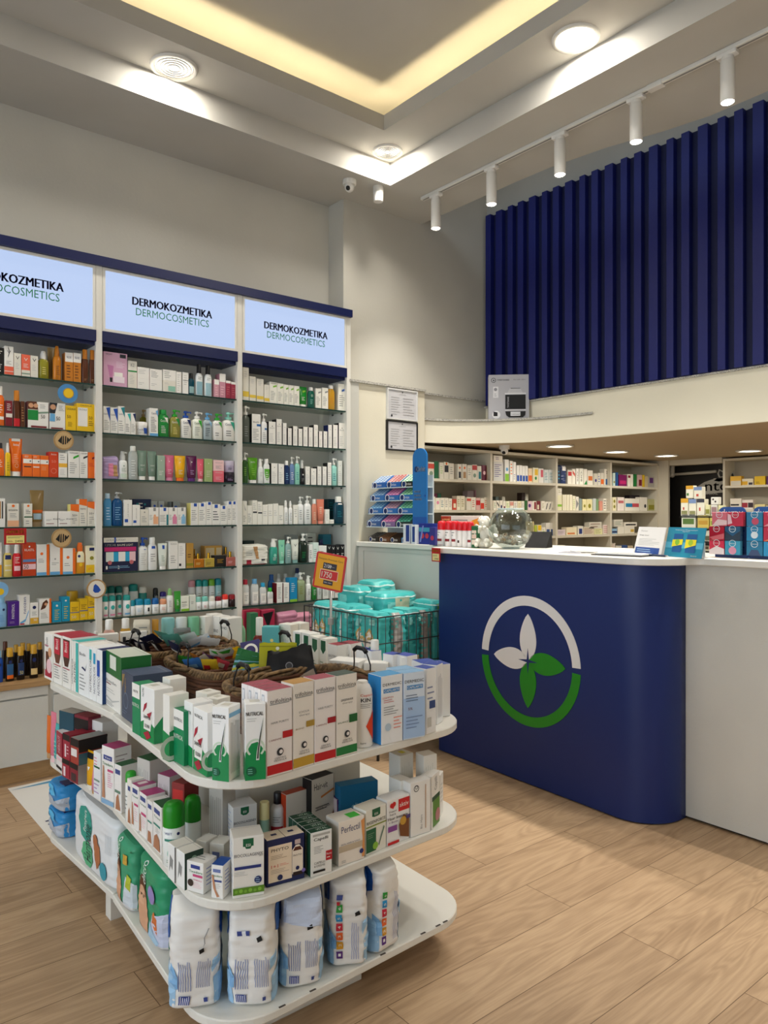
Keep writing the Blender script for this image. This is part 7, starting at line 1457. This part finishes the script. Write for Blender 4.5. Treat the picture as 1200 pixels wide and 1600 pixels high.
# gum stand
e = empty('gum_stand', (3.06, 3.70, ZC+.0005), -math.pi/2, 'stepped gum display stand with tall blue side board on the counter', 'display stand')
m = MB(); 
for k, z in enumerate((.10, .185, .27, .355)): m.box(-.215, (-.02, -.005, .01, .025)[k], z-.006, .235, .165, z, mat('c9d6dc', .3), .001)
m.box(-.215, .165, 0, .235, .175, .43, mat('c9d6dc', .3)); m.build('tiered_rack', e)
m = MB(); pts = [(.243, 0), (.37, 0), (.37, .53)]+[(.3065+.0635*math.cos(t*math.pi/10), .53+.055*math.sin(t*math.pi/10)) for t in range(1, 10)]+[(.243, .53)]
m.prism(pts, -.012, -.002, mat('2373b8', .35), 'y'); F = flat((.243, -.012, 0), (1, 0, 0), (0, 0, 1), .127, .585)
draws(m, F, ['R:.0,.0,1,.28:1f5aa8', 'O:.26,.78,.14,.05:0c2c66', 'C:.28,.78,.09:0c2c66', 'B:Orbit:.6,.78,.62,.055:white', 'B:MEN_ALLE:.34,.545,.46,.022:white', 'B:TE_MASTER:.36,.505,.5,.022:white', 'B:TE_PASHTRI:.38,.465,.54,.022:white', 'C:.9,.5,.06:15489a']); m.build('side_board', e)
def gumbox(x, z, w, front, top, cells, label, dep=.075, bk=.08, fr=.03, y0=.0):
    g = MB(); vs = [(-w/2, 0, 0), (w/2, 0, 0), (w/2, dep, 0), (-w/2, dep, 0), (-w/2, 0, fr), (w/2, 0, fr), (w/2, dep, bk), (-w/2, dep, bk)]
    g.add(vs, [(0, 3, 2, 1), (0, 1, 5, 4), (1, 2, 6, 5), (2, 3, 7, 6), (3, 0, 4, 7), (4, 5, 6, 7)], mat(front, .4))
    draws(g, flat((-w/2, 0, 0), (1, 0, 0), (0, 0, 1), w, fr), ['C:.2,.5,.13:0c2c66', 'O:.2,.5,.15,.03:white', 'T:Orbit:.5,.5,.4,.5:white'])
    sl = Vector((0, dep, bk-fr)); q = sl.normalized(); draws(g, flat((-w/2, 0, fr), (1, 0, 0), tuple(q), w, sl.length), [f'R:.02,.02,.98,.98:{top}']+[f'R:{.05+.24*i:.2f},{.04+.19*j:.2f},{.22+.24*i:.2f},{.17+.19*j:.2f}:{cells}' for i in range(4) for j in range(5)])
    xw = 3.06+y0; o = g.build('gum_display_box', None, (xw, 3.70-x, ZC+z+.001), -math.pi/2); tag(o, label, 'gum box', 'gum display boxes on the stepped stand')
tn = ['top', 'second', 'third', 'fourth']
for k, (z, cs) in enumerate(((.356, (('1f62b4', '3f7cc8', 'cfe0ee', 'blue'), ('1f62b4', 'd8e0e6', 'c8584a', 'red and white'), ('141a18', '2f9a58', 'dff0e2', 'green'))), (.271, (('2a6fb8', '3f6ea8', '9fc0dc', 'grey blue'), ('2a6fb8', 'b8408a', 'e6a8cc', 'pink'), ('2a6fb8', '2a8a50', 'a8dcb8', 'green'))),
                           (.186, (('2a6fb8', '3f78b4', '9fd0ec', 'light blue'), ('2a6fb8', '8a7a90', 'd8a8b8', 'mauve'), ('2a6fb8', '2a7a60', '8fd8b0', 'green'))), (.101, (('3a5f98', '3f5ea8', 'a8c8e6', 'violet blue'), ('8a6a9a', 'a84a8a', 'e69ac0', 'magenta'), ('12302e', '14504a', '5ab89a', 'dark green'))))):
    for i, (f, t, c, nm) in enumerate(cs): gumbox(-.142+.148*i, z, .142, f, t, c, f'{nm} gum box on the {tn[k]} tier of the gum stand, ' + ('left', 'middle', 'right')[i], y0=(.03, .015, 0, -.015)[k])
for i, (c, t, nm) in enumerate((('1a1614', '8a8480', 'black and grey'), ('6a4226', '9a6a40', 'brown and gold'), ('2a1a12', '5a3a26', 'dark brown'), ('2a8ac8', '6ab8e0', 'light blue'))): gumbox(-.16+.112*i, .0, .106, c, t, c, f'{nm} sweets box on the bottom tier of the gum stand', bk=.06, fr=.03)
# hanging offer card at the slab edge
def hang_card(u, x, z0, w, h, label):
    r = ray(u); y = x/r[0]*r[1]; g = MB(); g.box(-w/2, 0, 0, w/2, .0025, h, mat('b01a20', .4)); draws(g, flat((-w/2, 0, 0), (1, 0, 0), (0, 0, 1), w, h), ['B:OFERTË:.5,.8,.78,.2:yellow', 'R:.1,.08,.9,.58:e8dc9a', 'L:.15,.36,.85,.52:2:darkgreen', 'T:1990:.6,.2,.44,.14:black'])
    tag(g.build('offer_card', None, (x, y, z0), -math.pi/2), label, 'price card')
hang_card(681, 2.766, 1.042, .066, .074, 'red offer card hanging from the counter slab at the blue panel corner')
# cherub figurine
r = ray(756); x = 2.95; y = x/r[0]*r[1]; e = empty('cherub_figurine', (x, y, ZC+.0005), math.radians(-60), 'white cherub figurine with curly hair seated left of the fish bowl', 'figurine')
g = MB(); wh = mat('e4e0d4', .55)
def ell(c, r3, rot=0):
    vs = []; fs = []; n, k = 14, 9
    for i in range(k+1):
        th = -math.pi/2+math.pi*(i+.02)/(k+.04)
        for j in range(n): a = 2*math.pi*j/n; q = Vector((r3[0]*math.cos(th)*math.cos(a), r3[1]*math.cos(th)*math.sin(a), r3[2]*math.sin(th))); q.rotate(Matrix.Rotation(math.radians(rot), 3, 'Y')); vs.append(q+Vector(c))
    for i in range(k):
        for j in range(n): fs.append((i*n+j, i*n+(j+1) % n, (i+1)*n+(j+1) % n, (i+1)*n+j))
    g.add(vs, fs+[tuple(reversed(range(n))), tuple(range(k*n, k*n+n))], wh, True)
for c, r3, ro in (((0, 0, .02), (.05, .042, .022), 0), ((0, .005, .07), (.032, .027, .045), 0), ((0, 0, .135), (.028, .028, .031), 0), ((.0, -.026, .132), (.007, .008, .007), 0), ((-.03, -.02, .085), (.012, .012, .034), 35), ((.03, -.02, .085), (.012, .012, .034), -35),
                  ((-.012, -.04, .11), (.01, .02, .01), 0), ((.012, -.04, .11), (.01, .02, .01), 0), ((-.024, -.034, .036), (.016, .034, .018), 0), ((.024, -.034, .036), (.016, .034, .018), 0), ((-.028, -.055, .018), (.011, .018, .012), 0), ((.028, -.055, .018), (.011, .018, .012), 0)): ell(c, r3, ro)
for k in range(26):
    a = k*2.4; t = (k+.5)/26; ell((.027*math.cos(a)*math.sqrt(1-(t*.9)**2), .004+.027*math.sin(a)*math.sqrt(1-(t*.9)**2)*(1 if math.sin(a) > -.3 else .4), .142+.024*t), (.0085, .0085, .0085))
b = g.build('body', e); rm = b.modifiers.new('fuse', 'REMESH'); rm.mode = 'VOXEL'; rm.voxel_size = .0022; rm.use_smooth_shade = True
for s in (-1, 1):
    g = MB(); 
    for k in range(5): ell((s*(.035+.008*k), .03, .10-.014*k), (.016, .006, .034-.003*k), s*(38+6*k))
    w_ = g.build('wing', e); rm = w_.modifiers.new('fuse', 'REMESH'); rm.mode = 'VOXEL'; rm.voxel_size = .0022; rm.use_smooth_shade = True
# fish bowl with coins
r = ray(798); x = 3.0; y = x/r[0]*r[1]; e = empty('fish_bowl', (x, y, ZC+.0005), 0, 'round clear glass fish bowl with coins inside, standing on the counter', 'bowl')
g = MB(); R = .118; prof = []
for k in range(17): th = -1.18+2.16*k/16; prof.append((R*.93+R*math.sin(th)*.97, R*math.cos(th), R*math.cos(th)))
gl = mat('f3f7f6', .05, 0, 'clear'); g.rings(prof, gl, 40, cap=False); g.rings([(prof[-1][0], prof[-1][1], prof[-1][2]), (prof[-1][0]+.004, prof[-1][1]+.004, prof[-1][2]+.004), (prof[-1][0]+.008, prof[-1][1]+.001, prof[-1][2]+.001)], mat('cfdcda', .08), 40, cap=False); g.rings([(.001, .045, .045), (.006, .047, .047)], mat('b8c6c4', .1), 30); g.rings([(a+.002, b_*.975, c_*.975) for a, b_, c_ in prof], gl, 40, cap=False); g.build('glass', e)
g = MB(); rs = random.Random(4)
for k in range(150):
    rr = .085*math.sqrt(rs.random()); a = rs.random()*6.28; zz = .02+.035*rs.random()+rr*rr*3.2; px, py = rr*math.cos(a), rr*math.sin(a); c_ = rs.choice(['c0bdb4', 'c9c4b8', 'b88a4a', 'a8a49a']); t1, t2 = rs.uniform(-1, 1), rs.uniform(-1, 1); q = Matrix.Rotation(t1, 3, 'X') @ Matrix.Rotation(t2, 3, 'Y')
    vs = []
    for z in (-.0008, .0008):
        for j in range(12): v = q @ Vector((.0105*math.cos(j*math.pi/6), .0105*math.sin(j*math.pi/6), z)); vs.append((v.x+px, v.y+py, v.z+zz))
    g.add(vs, [tuple(reversed(range(12))), tuple(range(12, 24))]+[(j, (j+1) % 12, 12+(j+1) % 12, 12+j) for j in range(12)], mat(c_, .25, .9))
tag(g.build('coins', None, (x, y, ZC+.0005)), 'heap of loose coins lying in the glass fish bowl', 'coins', kind='stuff')
r = ray(838); x = 3.18; y = x/r[0]*r[1]; e = empty('tablet_stand', (x, y, ZC+.0005), math.radians(-70), 'black tablet tilted on its stand behind the fish bowl', 'tablet')
g = MB(); g.add([(-.06, -.02, .0), (.06, -.02, 0), (.06, .09, .0), (-.06, .09, .0), (-.06, .07, .085), (.06, .07, .085), (.06, .08, .085), (-.06, .08, .085)], [(0, 1, 5, 4), (1, 2, 6, 5), (2, 3, 7, 6), (3, 0, 4, 7), (4, 5, 6, 7), (3, 2, 1, 0)], mat('070708', .8)); g.build('housing', e)
# papers, pens, stands
def on_counter(u, x): r = ray(u); return (x, x/r[0]*r[1])
for k, (u, x, w, d, a, c, tk, lb) in enumerate(((893, 2.92, .10, .14, -62, 'b8b8c4', ['L:.1,.1,.9,.9:8:grey'], 'printed paper leaflet lying flat on the counter right of the bowl'), (912, 2.97, .10, .12, -40, 'dcdcd8', ['L:.1,.1,.9,.9:6:lightgrey'], 'second paper leaflet lying flat, partly under the clipboard end'))):
    p = on_counter(u, x); g = MB(); g.box(-w/2, -d/2, 0, w/2, d/2, .0025+.001*k, mat(c, .5)); draws(g, flat((-w/2, -d/2, .0025+.001*k), (1, 0, 0), (0, 1, 0), w, d), tk); tag(g.build('leaflet', None, (p[0], p[1], ZC+.0006+.003*k), math.radians(a)), lb, 'leaflet')
p = on_counter(975, 2.90); e = empty('clipboard', (p[0], p[1], ZC+.0005), math.radians(-85), 'black edged clipboard with papers lying on the counter', 'clipboard')
g = MB(); g.box(-.12, -.075, 0, .12, .085, .004, mat('1c1c20', .4), .001); g.build('board', e); g = MB(); g.box(-.105, -.065, .0042, .11, .075, .009, mat('e6e6e4', .5)); draws(g, flat((-.105, -.065, .009), (1, 0, 0), (0, 1, 0), .215, .14), ['L:.1,.1,.9,.9:8:grey']); g.build('paper_sheets', e)
p = on_counter(1022, 2.92); g = MB(); g.tube([(-.075, 0, .005), (.06, .0, .005)], .0045, mat('20304e', .3), 8); g.tube([(.06, 0, .005), (.072, 0, .005)], .003, mat('silver', .3, .8), 8); tag(g.build('pen', None, (p[0], p[1], ZC+.0006), math.radians(-100)), 'dark blue pen lying beside the clipboard', 'pen')
def easel(p0, p1, z, h, name, c, toks, label, lean=.18):
    a = math.atan2(p1[1]-p0[1], p1[0]-p0[0]); w = math.hypot(p1[0]-p0[0], p1[1]-p0[1]); q = Vector((0, lean, 1)).normalized()
    e = empty(name, ((p0[0]+p1[0])/2, (p0[1]+p1[1])/2, z), a, label, 'card stand'); g = MB(); g.add([(-w/2, 0, 0), (w/2, 0, 0), (w/2, q.y*h, q.z*h), (-w/2, q.y*h, q.z*h), (-w/2, .004, 0), (w/2, .004, 0), (w/2, q.y*h+.004, q.z*h), (-w/2, q.y*h+.004, q.z*h)], [(0, 1, 2, 3), (7, 6, 5, 4), (0, 4, 5, 1), (3, 2, 6, 7), (0, 3, 7, 4), (1, 5, 6, 2)], mat(c, .35))
    draws(g, flat((-w/2, 0, 0), (1, 0, 0), tuple(q), w, h), toks); g.build('printed_card', e); g = MB(); g.add([(-w*.3, .005, h*.6), (w*.3, .005+q.y*h*.3, h*.6), (w*.3, .09, 0), (-w*.3, .09, 0)], [(0, 1, 2, 3)], mat(c, .4)); 
    g = MB(); g.box(-w*.3, .004, 0, w*.3, .08, .003, mat('d8d8d8', .3)); g.box(-w*.3, .06, 0, w*.3, .063, h*.5, mat('d8d8d8', .3)); g.build('back_support', e)
A = gp(989, 866, ZC); B = gp(1031, 870, ZC); easel(A, B, ZC+.0006, .128, 'card_holder', 'eceae8', ['R:.05,.06,.93,.28:2a4f9a', 'L:.12,.1,.8,.24:2:paleblue', 'T:Kanser:.26,.86,.24,.05:grey', 'B:Deja_keni:.28,.7,.34,.05:3a3a44', 'L:.12,.34,.9,.6:5:lightgrey'], 'white card stand with blue foot panel on the counter', .25)
A = gp(1037, 869, ZC); B = gp(1095, 873.5, ZC); easel(A, B, ZC+.0006, .128, 'leaflet_display', '2a8fae', ['R:.0,.3,1,.5:5ab4d2', 'T:Vitamina_Magnesium:.5,.91,.6,.04:white', 'T:zgjidhni:.5,.86,.2,.03:white', 'R:.2,.16,.45,.78:1f5a96', 'R:.56,.16,.82,.78:1f5a96', 'P:.18,.34,.46,.42,.46,.6,.18,.58:f0e030', 'P:.54,.3,.82,.42,.82,.6,.54,.6:f0e030', 'C:.32,.5,.06:8ac040', 'C:.68,.5,.06:a8c83a', 'B:beurer:.82,.07,.16,.04:white'], 'turquoise tilted display card with two yellow and blue boxes printed', .22)
# small packet displays with blue arched header
def pack_display(y0, y1, label, cols, grp):
    yc = (y0+y1)/2; w = abs(y0-y1); e = empty('packet_display_stand', (3.07, yc, ZC+.0005), -math.pi/2, label, 'display stand', grp)
    g = MB(); g.box(-w/2, .03, 0, w/2, .12, .012, mat('1f3f7a', .3)); g.box(-w/2, .035, .012, w/2, .04, .19, mat('16294e', .3)); g.build('holder', e)
    g = MB(); pts = [(-w/2+.01, .17), (w/2-.01, .17), (w/2-.01, .185)]+[(w/2-.035+.025*math.cos(t*math.pi/12), .19+.022*math.sin(t*math.pi/12)) for t in range(1, 7)]+[(-w/2+.035-.025*math.sin(t*math.pi/12), .19+.022*math.cos(t*math.pi/12)) for t in range(0, 6)]+[(-w/2+.01, .185)]
    g.prism(pts, .042, .046, mat('2a5fa8', .35), 'y'); draws(g, flat((-w/2, .042, .17), (1, 0, 0), (0, 0, 1), w, .045), ['T:durex:.5,.42,.7,.62:white']); g.build('header_board', e)
yA = [3.06/ray(u)[0]*ray(u)[1] for u in (1110, 1160, 1164, 1214)]
pack_display(yA[0], yA[1], 'packet display stand with blue arched header, left one at the right edge', 2, 'packet displays at the counter end'); pack_display(yA[2], yA[3], 'packet display stand with blue arched header, cut by the right edge', 2, 'packet displays at the counter end')
cc = [[('d8707e', 'pink', 'P:0,0,1,.1,1,.4,.4,.5:e8c8c8'), ('c42c48', 'red', 'P:0,.1,.3,.2,.2,.8,0,.9:e8c0c8'), ('2f7ea8', 'blue with pink fruit', 'C:.55,.35,.22:c8506a'), ('c8304e', 'red, upper', 'P:0,0,1,.1,1,.3,.3,.2:e8a0a8')],
      [('b81c34', 'crimson', 'P:0,.2,1,.5,1,.1,.3,.0:d86a74'), ('2a5a7e', 'dark blue with flash', 'P:0,.0,1,.0,1,.7,.5,.3,0,.7:2a3a4a'), ('2a86b4', 'blue with white disc', 'C:.5,.42,.22:d8e4ea'), ('c02c48', 'red, middle', 'P:0,0,1,.2,1,.5:e0a060')],
      [('d03050', 'pink and white', 'P:0,0,1,0,1,.4,.5,.6,0,.3:e8dce0'), ('3f96b4', 'turquoise with pink disc', 'C:.5,.3,.25:d890a8'), ('2a7498', 'teal with dark arch', 'P:.1,0,.9,0,.7,.4,.3,.4:3a4a6e'), ('2f90c0', 'light blue', 'C:.6,.35,.22:e6ecf0')]]
for i, r_ in enumerate(cc):
    for j, (c, nm, tk) in enumerate(r_):
        wd = abs(yA[0]-yA[1])/2-.003; y = (yA[0] if j < 2 else yA[2])-(j % 2+.5)*(wd+.003)+(.012 if i and j < 2 else 0); g = MB(); g.box(-wd/2, 0, 0, wd/2, .02, .058, mat(c, .3), .001); draws(g, flat((-wd/2, 0, 0), (1, 0, 0), (0, 0, 1), wd, .058), ['C:.5,.84,.0:white', tk, 'O:.5,.82,.22,.03:dfe8ee', 'T:durex:.5,.82,.34,.08:white'])
        tag(g.build('small_packet', None, (3.07, y, ZC+.0135+(2-i)*.0595), -math.pi/2), f'{nm} small packet, ' + ('top', 'middle', 'bottom')[i] + ' row of the packet displays', 'packet', 'small packets in the display stands')
# supplement stand at the back of the counter
e = empty('supplement_stand', (3.40, 1.79, ZC+.0005), -math.pi/2, 'black stepped stand of small supplement boxes behind the packet displays', 'display stand')
g = MB(); 
for z in (.0, .045, .105, .165): g.box(-.108, -.002, z, .108, .05, z+.006, mat('141412', .4))
g.box(-.108, .05, 0, .108, .056, .215, mat('141412', .4)); g.build('rack', e)
def sup(z, spec): crow(3.402, 'black supplement stand', spec, ZC+z+.0015)
sup(.171, '''
b 1063 1074.5 779 e9e4d0 R:0,.75,1,1:d8a02c R:.1,.1,.9,.3:8a8a5a R:.3,.35,.5,.5:c04a3a d=.04
b 1075.5 1087 780 e9e4d0 R:0,.75,1,1:7a90b8 R:.1,.1,.9,.3:8a8a5a d=.04
b 1088 1100 780 e9e4d0 R:0,.8,1,1:3a3a44 R:.3,.3,.5,.5:c04a3a d=.04
b 1101.5 1108.5 789 dcd8a8 R:.1,.2,.9,.6:8a8a3a d=.03
b 1110 1120 789 e0dcd0 R:.1,.2,.9,.8:9a7a7a d=.03
b 1121.5 1129 790 dcd8a8 R:.1,.2,.9,.6:a8a03a d=.03
b 1071 1082.5 759 e9e4d0 up=778.5 R:0,.72,1,1:d8a02c R:.1,.2,.4,.4:5a8a4a d=.035
b 1083.5 1096 761 e9e4d0 up=779.5 R:0,.72,1,1:7a90b8 R:.3,.2,.6,.4:c04a3a d=.035
b 1110 1122 777 e6e2d6 up=788.5 C:.3,.7,.12:3a2a2a C:.6,.4,.12:3a2a2a d=.028''')
sup(.111, '''
b 1064 1086 804 dcdccc R:.1,.3,.9,.7:5a7a3a L:.1,.75,.9,.95:1:charcoal d=.045
b 1089 1107 805 d8c060 R:.1,.3,.9,.6:c89a3a d=.045
b 1108.5 1122 806 d8d070 R:.1,.3,.9,.6:8aa03a d=.045''')
sup(.051, '''
b 1100 1111 829 c8c8b8 R:.1,.1,.9,.5:5a5a44 d=.045
b 1112.5 1126 829 c8b8a0 R:.1,.1,.9,.5:7a5a44 d=.045''')
sup(.006, '''
b 1097 1108 853 d8d4b8 R:.1,.3,.9,.9:4a3a2a d=.045
b 1109.5 1122 853 b8b4a8 R:.1,.3,.9,.9:4a3a2a d=.045''')
# framed certificates on the pier
def frame(u0, u1, v0, v1, c, label, y=3.965):
    a, b = on_plane(u0, (0, y), 0), on_plane(u1, (0, y), 0); w = b[0]-a[0]; d = (a[2]+b[2])/2; z0, z1 = HC+(HOR-v1)/FPX*d, HC+(HOR-v0)/FPX*d; h = z1-z0
    e = empty('certificate_frame', ((a[0]+b[0])/2, y, z0), 0, label, 'picture frame', 'framed certificates on the cream pier'); g = MB(); f = .010; m_ = mat(c, .35)
    g.box(-w/2, -.018, 0, w/2, 0, f, m_); g.box(-w/2, -.018, h-f, w/2, 0, h, m_); g.box(-w/2, -.018, f, -w/2+f, 0, h-f, m_); g.box(w/2-f, -.018, f, w/2, 0, h-f, m_); g.build('frame', e)
    g = MB(); g.box(-w/2+f, -.012, f, w/2-f, -.004, h-f, mat('c9c9cc', .25)); draws(g, flat((-w/2+f, -.012, f), (1, 0, 0), (0, 0, 1), w-2*f, h-2*f), ['C:.5,.94,.02:black', 'T:LICENCE:.5,.86,.22,.04:grey', 'L:.1,.1,.45,.78:8:a8a8aa', 'L:.52,.1,.92,.78:7:a8a8aa', 'C:.12,.08,.03:charcoal']); g.build('certificate', e)
frame(603, 650.5, 609, 657, 'd4d4d2', 'white framed certificate, upper of two on the cream pier'); frame(602.5, 650.5, 658.5, 705, '1a1a1c', 'black framed certificate, lower of two on the cream pier')
# boxed appliance on the ledge
a0 = Vector((3.99, 3.80)); a1 = Vector((4.19, 3.60)); an = math.atan2(a1.y-a0.y, a1.x-a0.x)
A = on_plane(763.5, tuple(a0), an); B = on_plane(827, tuple(a0), an); w = math.hypot(B[0]-A[0], B[1]-A[1]); h = (655-583)/FPX*(A[2]+B[2])/2
g = MB(); g.box(-w/2, 0, 0, w/2, .13, h, mat('b4b4ba', .4), .001); F = flat((-w/2, 0, 0), (1, 0, 0), (0, 0, 1), w, h)
draws(g, F, ['O:.12,.88,.06,.012:black', 'P:.1,.86,.12,.9,.15,.87:black', 'B:TWISTSHAKE:.36,.885,.3,.032:16161a', 'T:Hot_milk_maker:.76,.89,.3,.022:5a5a5e', 'R:.11,.5,.24,.74:dcdce0', 'C:.17,.68,.04:8a8a90', 'L:.14,.52,.21,.6:2:grey', 'C:.19,.13,.1:e2e2e4', 'P:.12,.1,.22,.1,.22,.18,.12,.2:16161a', 'P:.46,.6,.52,.7,.78,.7,.84,.6:c4c4c8', 'R:.54,.695,.78,.705:3a3a3e', 'R:.40,.57,.92,.6:e6e6e8', 'R:.41,.25,.91,.56:121214', 'R:.40,.215,.92,.24:d8d8dc', 'P:.41,.2,.91,.2,.9,.12,.84,.07,.5,.07,.43,.12:121214', 'R:.54,.1,.78,.19:dcdce0', 'T:TWISTSHAKE:.66,.135,.2,.02:2a2a2e', 'V:TWISTSHAKE:.48,.4,.04,.24:c8c8cc'])
tag(g.build('appliance_box', None, ((A[0]+B[0])/2, (A[1]+B[1])/2, 1.981), an), 'grey appliance box with black jug picture standing on the mezzanine ledge', 'box')
# ------------------------------------------------------------------ wire basket of turquoise nappy packs and its price sign
WX0, WX1, WY0, WY1, WZ0, WZ1 = 2.445, 2.985, 3.05, 3.75, .36, .755
e = empty('wire_basket', ((WX0+WX1)/2, (WY0+WY1)/2, 0), 0, 'grey wire grid basket on legs filled with turquoise nappy packs', 'basket'); ox, oy = (WX0+WX1)/2, (WY0+WY1)/2; wm = mat('4a4c4e', .35, .7)
def grid(face, n):
    g = MB(); 
    if face in ('front', 'back'): x = (WX0 if face == 'front' else WX1)-ox; P = lambda t, z: (x, WY0-oy+(WY1-WY0)*t, z)
    else: y = (WY0 if face == 'near' else WY1)-oy; P = lambda t, z: (WX0-ox+(WX1-WX0)*t, y, z)
    for k in range(n+1): g.tube([P(k/n, WZ0), P(k/n, WZ1)], .0022 if 0 < k < n else .004, wm, 5)
    for z, r in ((WZ0, .004), (WZ0+.13, .003), (WZ1-.14, .003), (WZ1, .004)): g.tube([P(0, z), P(1, z)], r, wm, 6)
    g.build('wire_side', e)
grid('front', 13); grid('near', 10); grid('back', 13); grid('far', 10)
g = MB(); g.box(WX0-ox, WY0-oy, WZ0, WX1-ox, WY1-oy, WZ0+.004, wm); g.build('base_tray', e)
for sx in (WX0+.01, WX1-.01):
    for sy in (WY0+.01, WY1-.01): g = MB(); g.tube([(sx-ox, sy-oy, 0), (sx-ox, sy-oy, WZ0)], .008, wm, 8); g.build('leg', e)
TQ = '4cc2c0'
heart = 'P:.5,.2,.2,.5,.16,.68,.3,.8,.46,.72,.5,.66,.54,.72,.7,.8,.84,.68,.8,.5:c8ac6a P:.5,.24,.24,.52,.2,.68,.32,.76,.46,.68,.5,.6,.54,.68,.68,.76,.8,.68,.76,.52:eeeae4 T:Pampers:.5,.58,.5,.07:2a8a90 T:PREMIUM:.5,.48,.3,.03:c8ac6a C:.5,.36,.06:d9a684'
def tpack(x, y, w, d, h, rz, toks, label, c=TQ, seed=0, z=WZ0+.006):
    toks += ' R:.04,.945,.96,.96:d6f0ec R:.1,.8,.3,.9:8edad6 R:.7,.84,.9,.92:9adfda >R:.04,.945,.96,.96:d6f0ec <R:.04,.945,.96,.96:d6f0ec <R:.1,.5,.5,.9:8edad6'
    o = bag(w, h, d, c, toks.split(), {}, seed, False, .012).build('nappy_pack', None, (x, y, z), math.radians(rz)); tag(o, label, 'nappy pack', 'turquoise nappy packs in the wire basket')
tpack(2.458, 3.615, .20, .17, .415, -90, heart+' T:Prem:.5,.92,.3,.05:1a3a40', 'turquoise nappy pack with heart, at the far corner behind the price sign', seed=21)
tpack(2.458, 3.40, .195, .17, .42, -90, 'R:.85,0,1,1:2a9a9c R:.5,.1,.56,.9:dfe8e6', 'turquoise nappy pack with pale stripe right of the sign pole', seed=22)
tpack(2.458, 3.175, .21, .105, .405, -90, heart, 'turquoise nappy pack with heart at the near wire corner', seed=23)
tpack(2.622, 3.068, .098, .18, .40, 0, 'R:0,0,.55,1:a8a4a0 R:.1,0,.16,1:c8c4c0', 'turquoise and silver nappy pack, left of the near wire side', seed=24)
tpack(2.723, 3.068, .098, .18, .41, 0, 'R:0,.0,1,1:2f9c9c C:.5,.35,.3:c8ac6a C:.5,.35,.25:d8d0c0', 'turquoise nappy pack with oval picture on the near wire side', seed=25)
tpack(2.817, 3.068, .084, .18, .40, 0, 'R:0,0,.5,1:a8a4a0 R:.7,0,.95,1:8f8c8a', 'silver striped nappy pack right of the oval picture one', seed=26)
tpack(2.912, 3.068, .098, .20, .44, 0, 'R:.3,.9,.7,.97:8ac040 C:.6,.55,.3:5a8a80 C:.6,.55,.25:b8d0c8', 'turquoise nappy pack with green corner beside the counter panel', seed=27)
tpack(2.71, 3.49, .125, .22, .50, 0, heart, 'turquoise nappy pack standing high at the rear left of the pile', seed=28)
tpack(2.87, 3.49, .18, .22, .525, 0, 'R:0,.85,1,1:7fd8d4', 'turquoise nappy pack, topmost one at the back of the pile', seed=29)
tpack(2.81, 3.275, .28, .20, .475, 0, 'R:.3,.8,.7,.95:e8d8b8', 'turquoise nappy pack in the middle of the pile below the topmost', seed=30)
# price sign
r = ray(517); x = 2.425; y = x/r[0]*r[1]; e = empty('price_sign', (x, y, .44), math.radians(-62), 'yellow and red price sign reading 1750 on a grey post', 'price sign')
g = MB(); g.tube([(0, 0, 0), (0, 0, .43)], .008, mat('b4b4b0', .3, .5), 10); g.box(-.014, -.012, .235, .014, .012, .275, mat('9a9a98', .4), .002); g.build('post', e)
g = MB(); w, h = .19, .205
q = rpoly([(-w/2, -h/2), (w/2, -h/2), (w/2, h/2), (-w/2, h/2)], [.012]*4, 4); g.prism([(a, b) for a, b in q], -.006, 0, mat('c01c20', .35), 'y')
draws(g, flat((-w/2, -.006, -h/2), (1, 0, 0), (0, 0, 1), w, h), ['R:.06,.05,.94,.95:e0a21c', 'T:Pampers_Premium_Care:.5,.82,.8,.07:4a3a10', 'R:.27,.56,.72,.73:2a2a3a', 'T:2100:.42,.645,.24,.1:e6e6ea', 'L:.56,.61,.68,.66:1:grey', 'P:.44,.62,.56,.665,.56,.655,.44,.61:white', 'R:.2,.27,.8,.54:e8d8c0', 'R:.215,.285,.785,.525:c8282a', 'B:1750:.43,.405,.34,.16:f4efe4', 'R:.35,.14,.66,.25:2a2a3a', 'T:leke_cope:.5,.195,.24,.05:e6e6ea'])
o = g.build('sign_board', e); o.location = (0, -.012, .535); o.rotation_euler = (0, math.radians(9), 0)
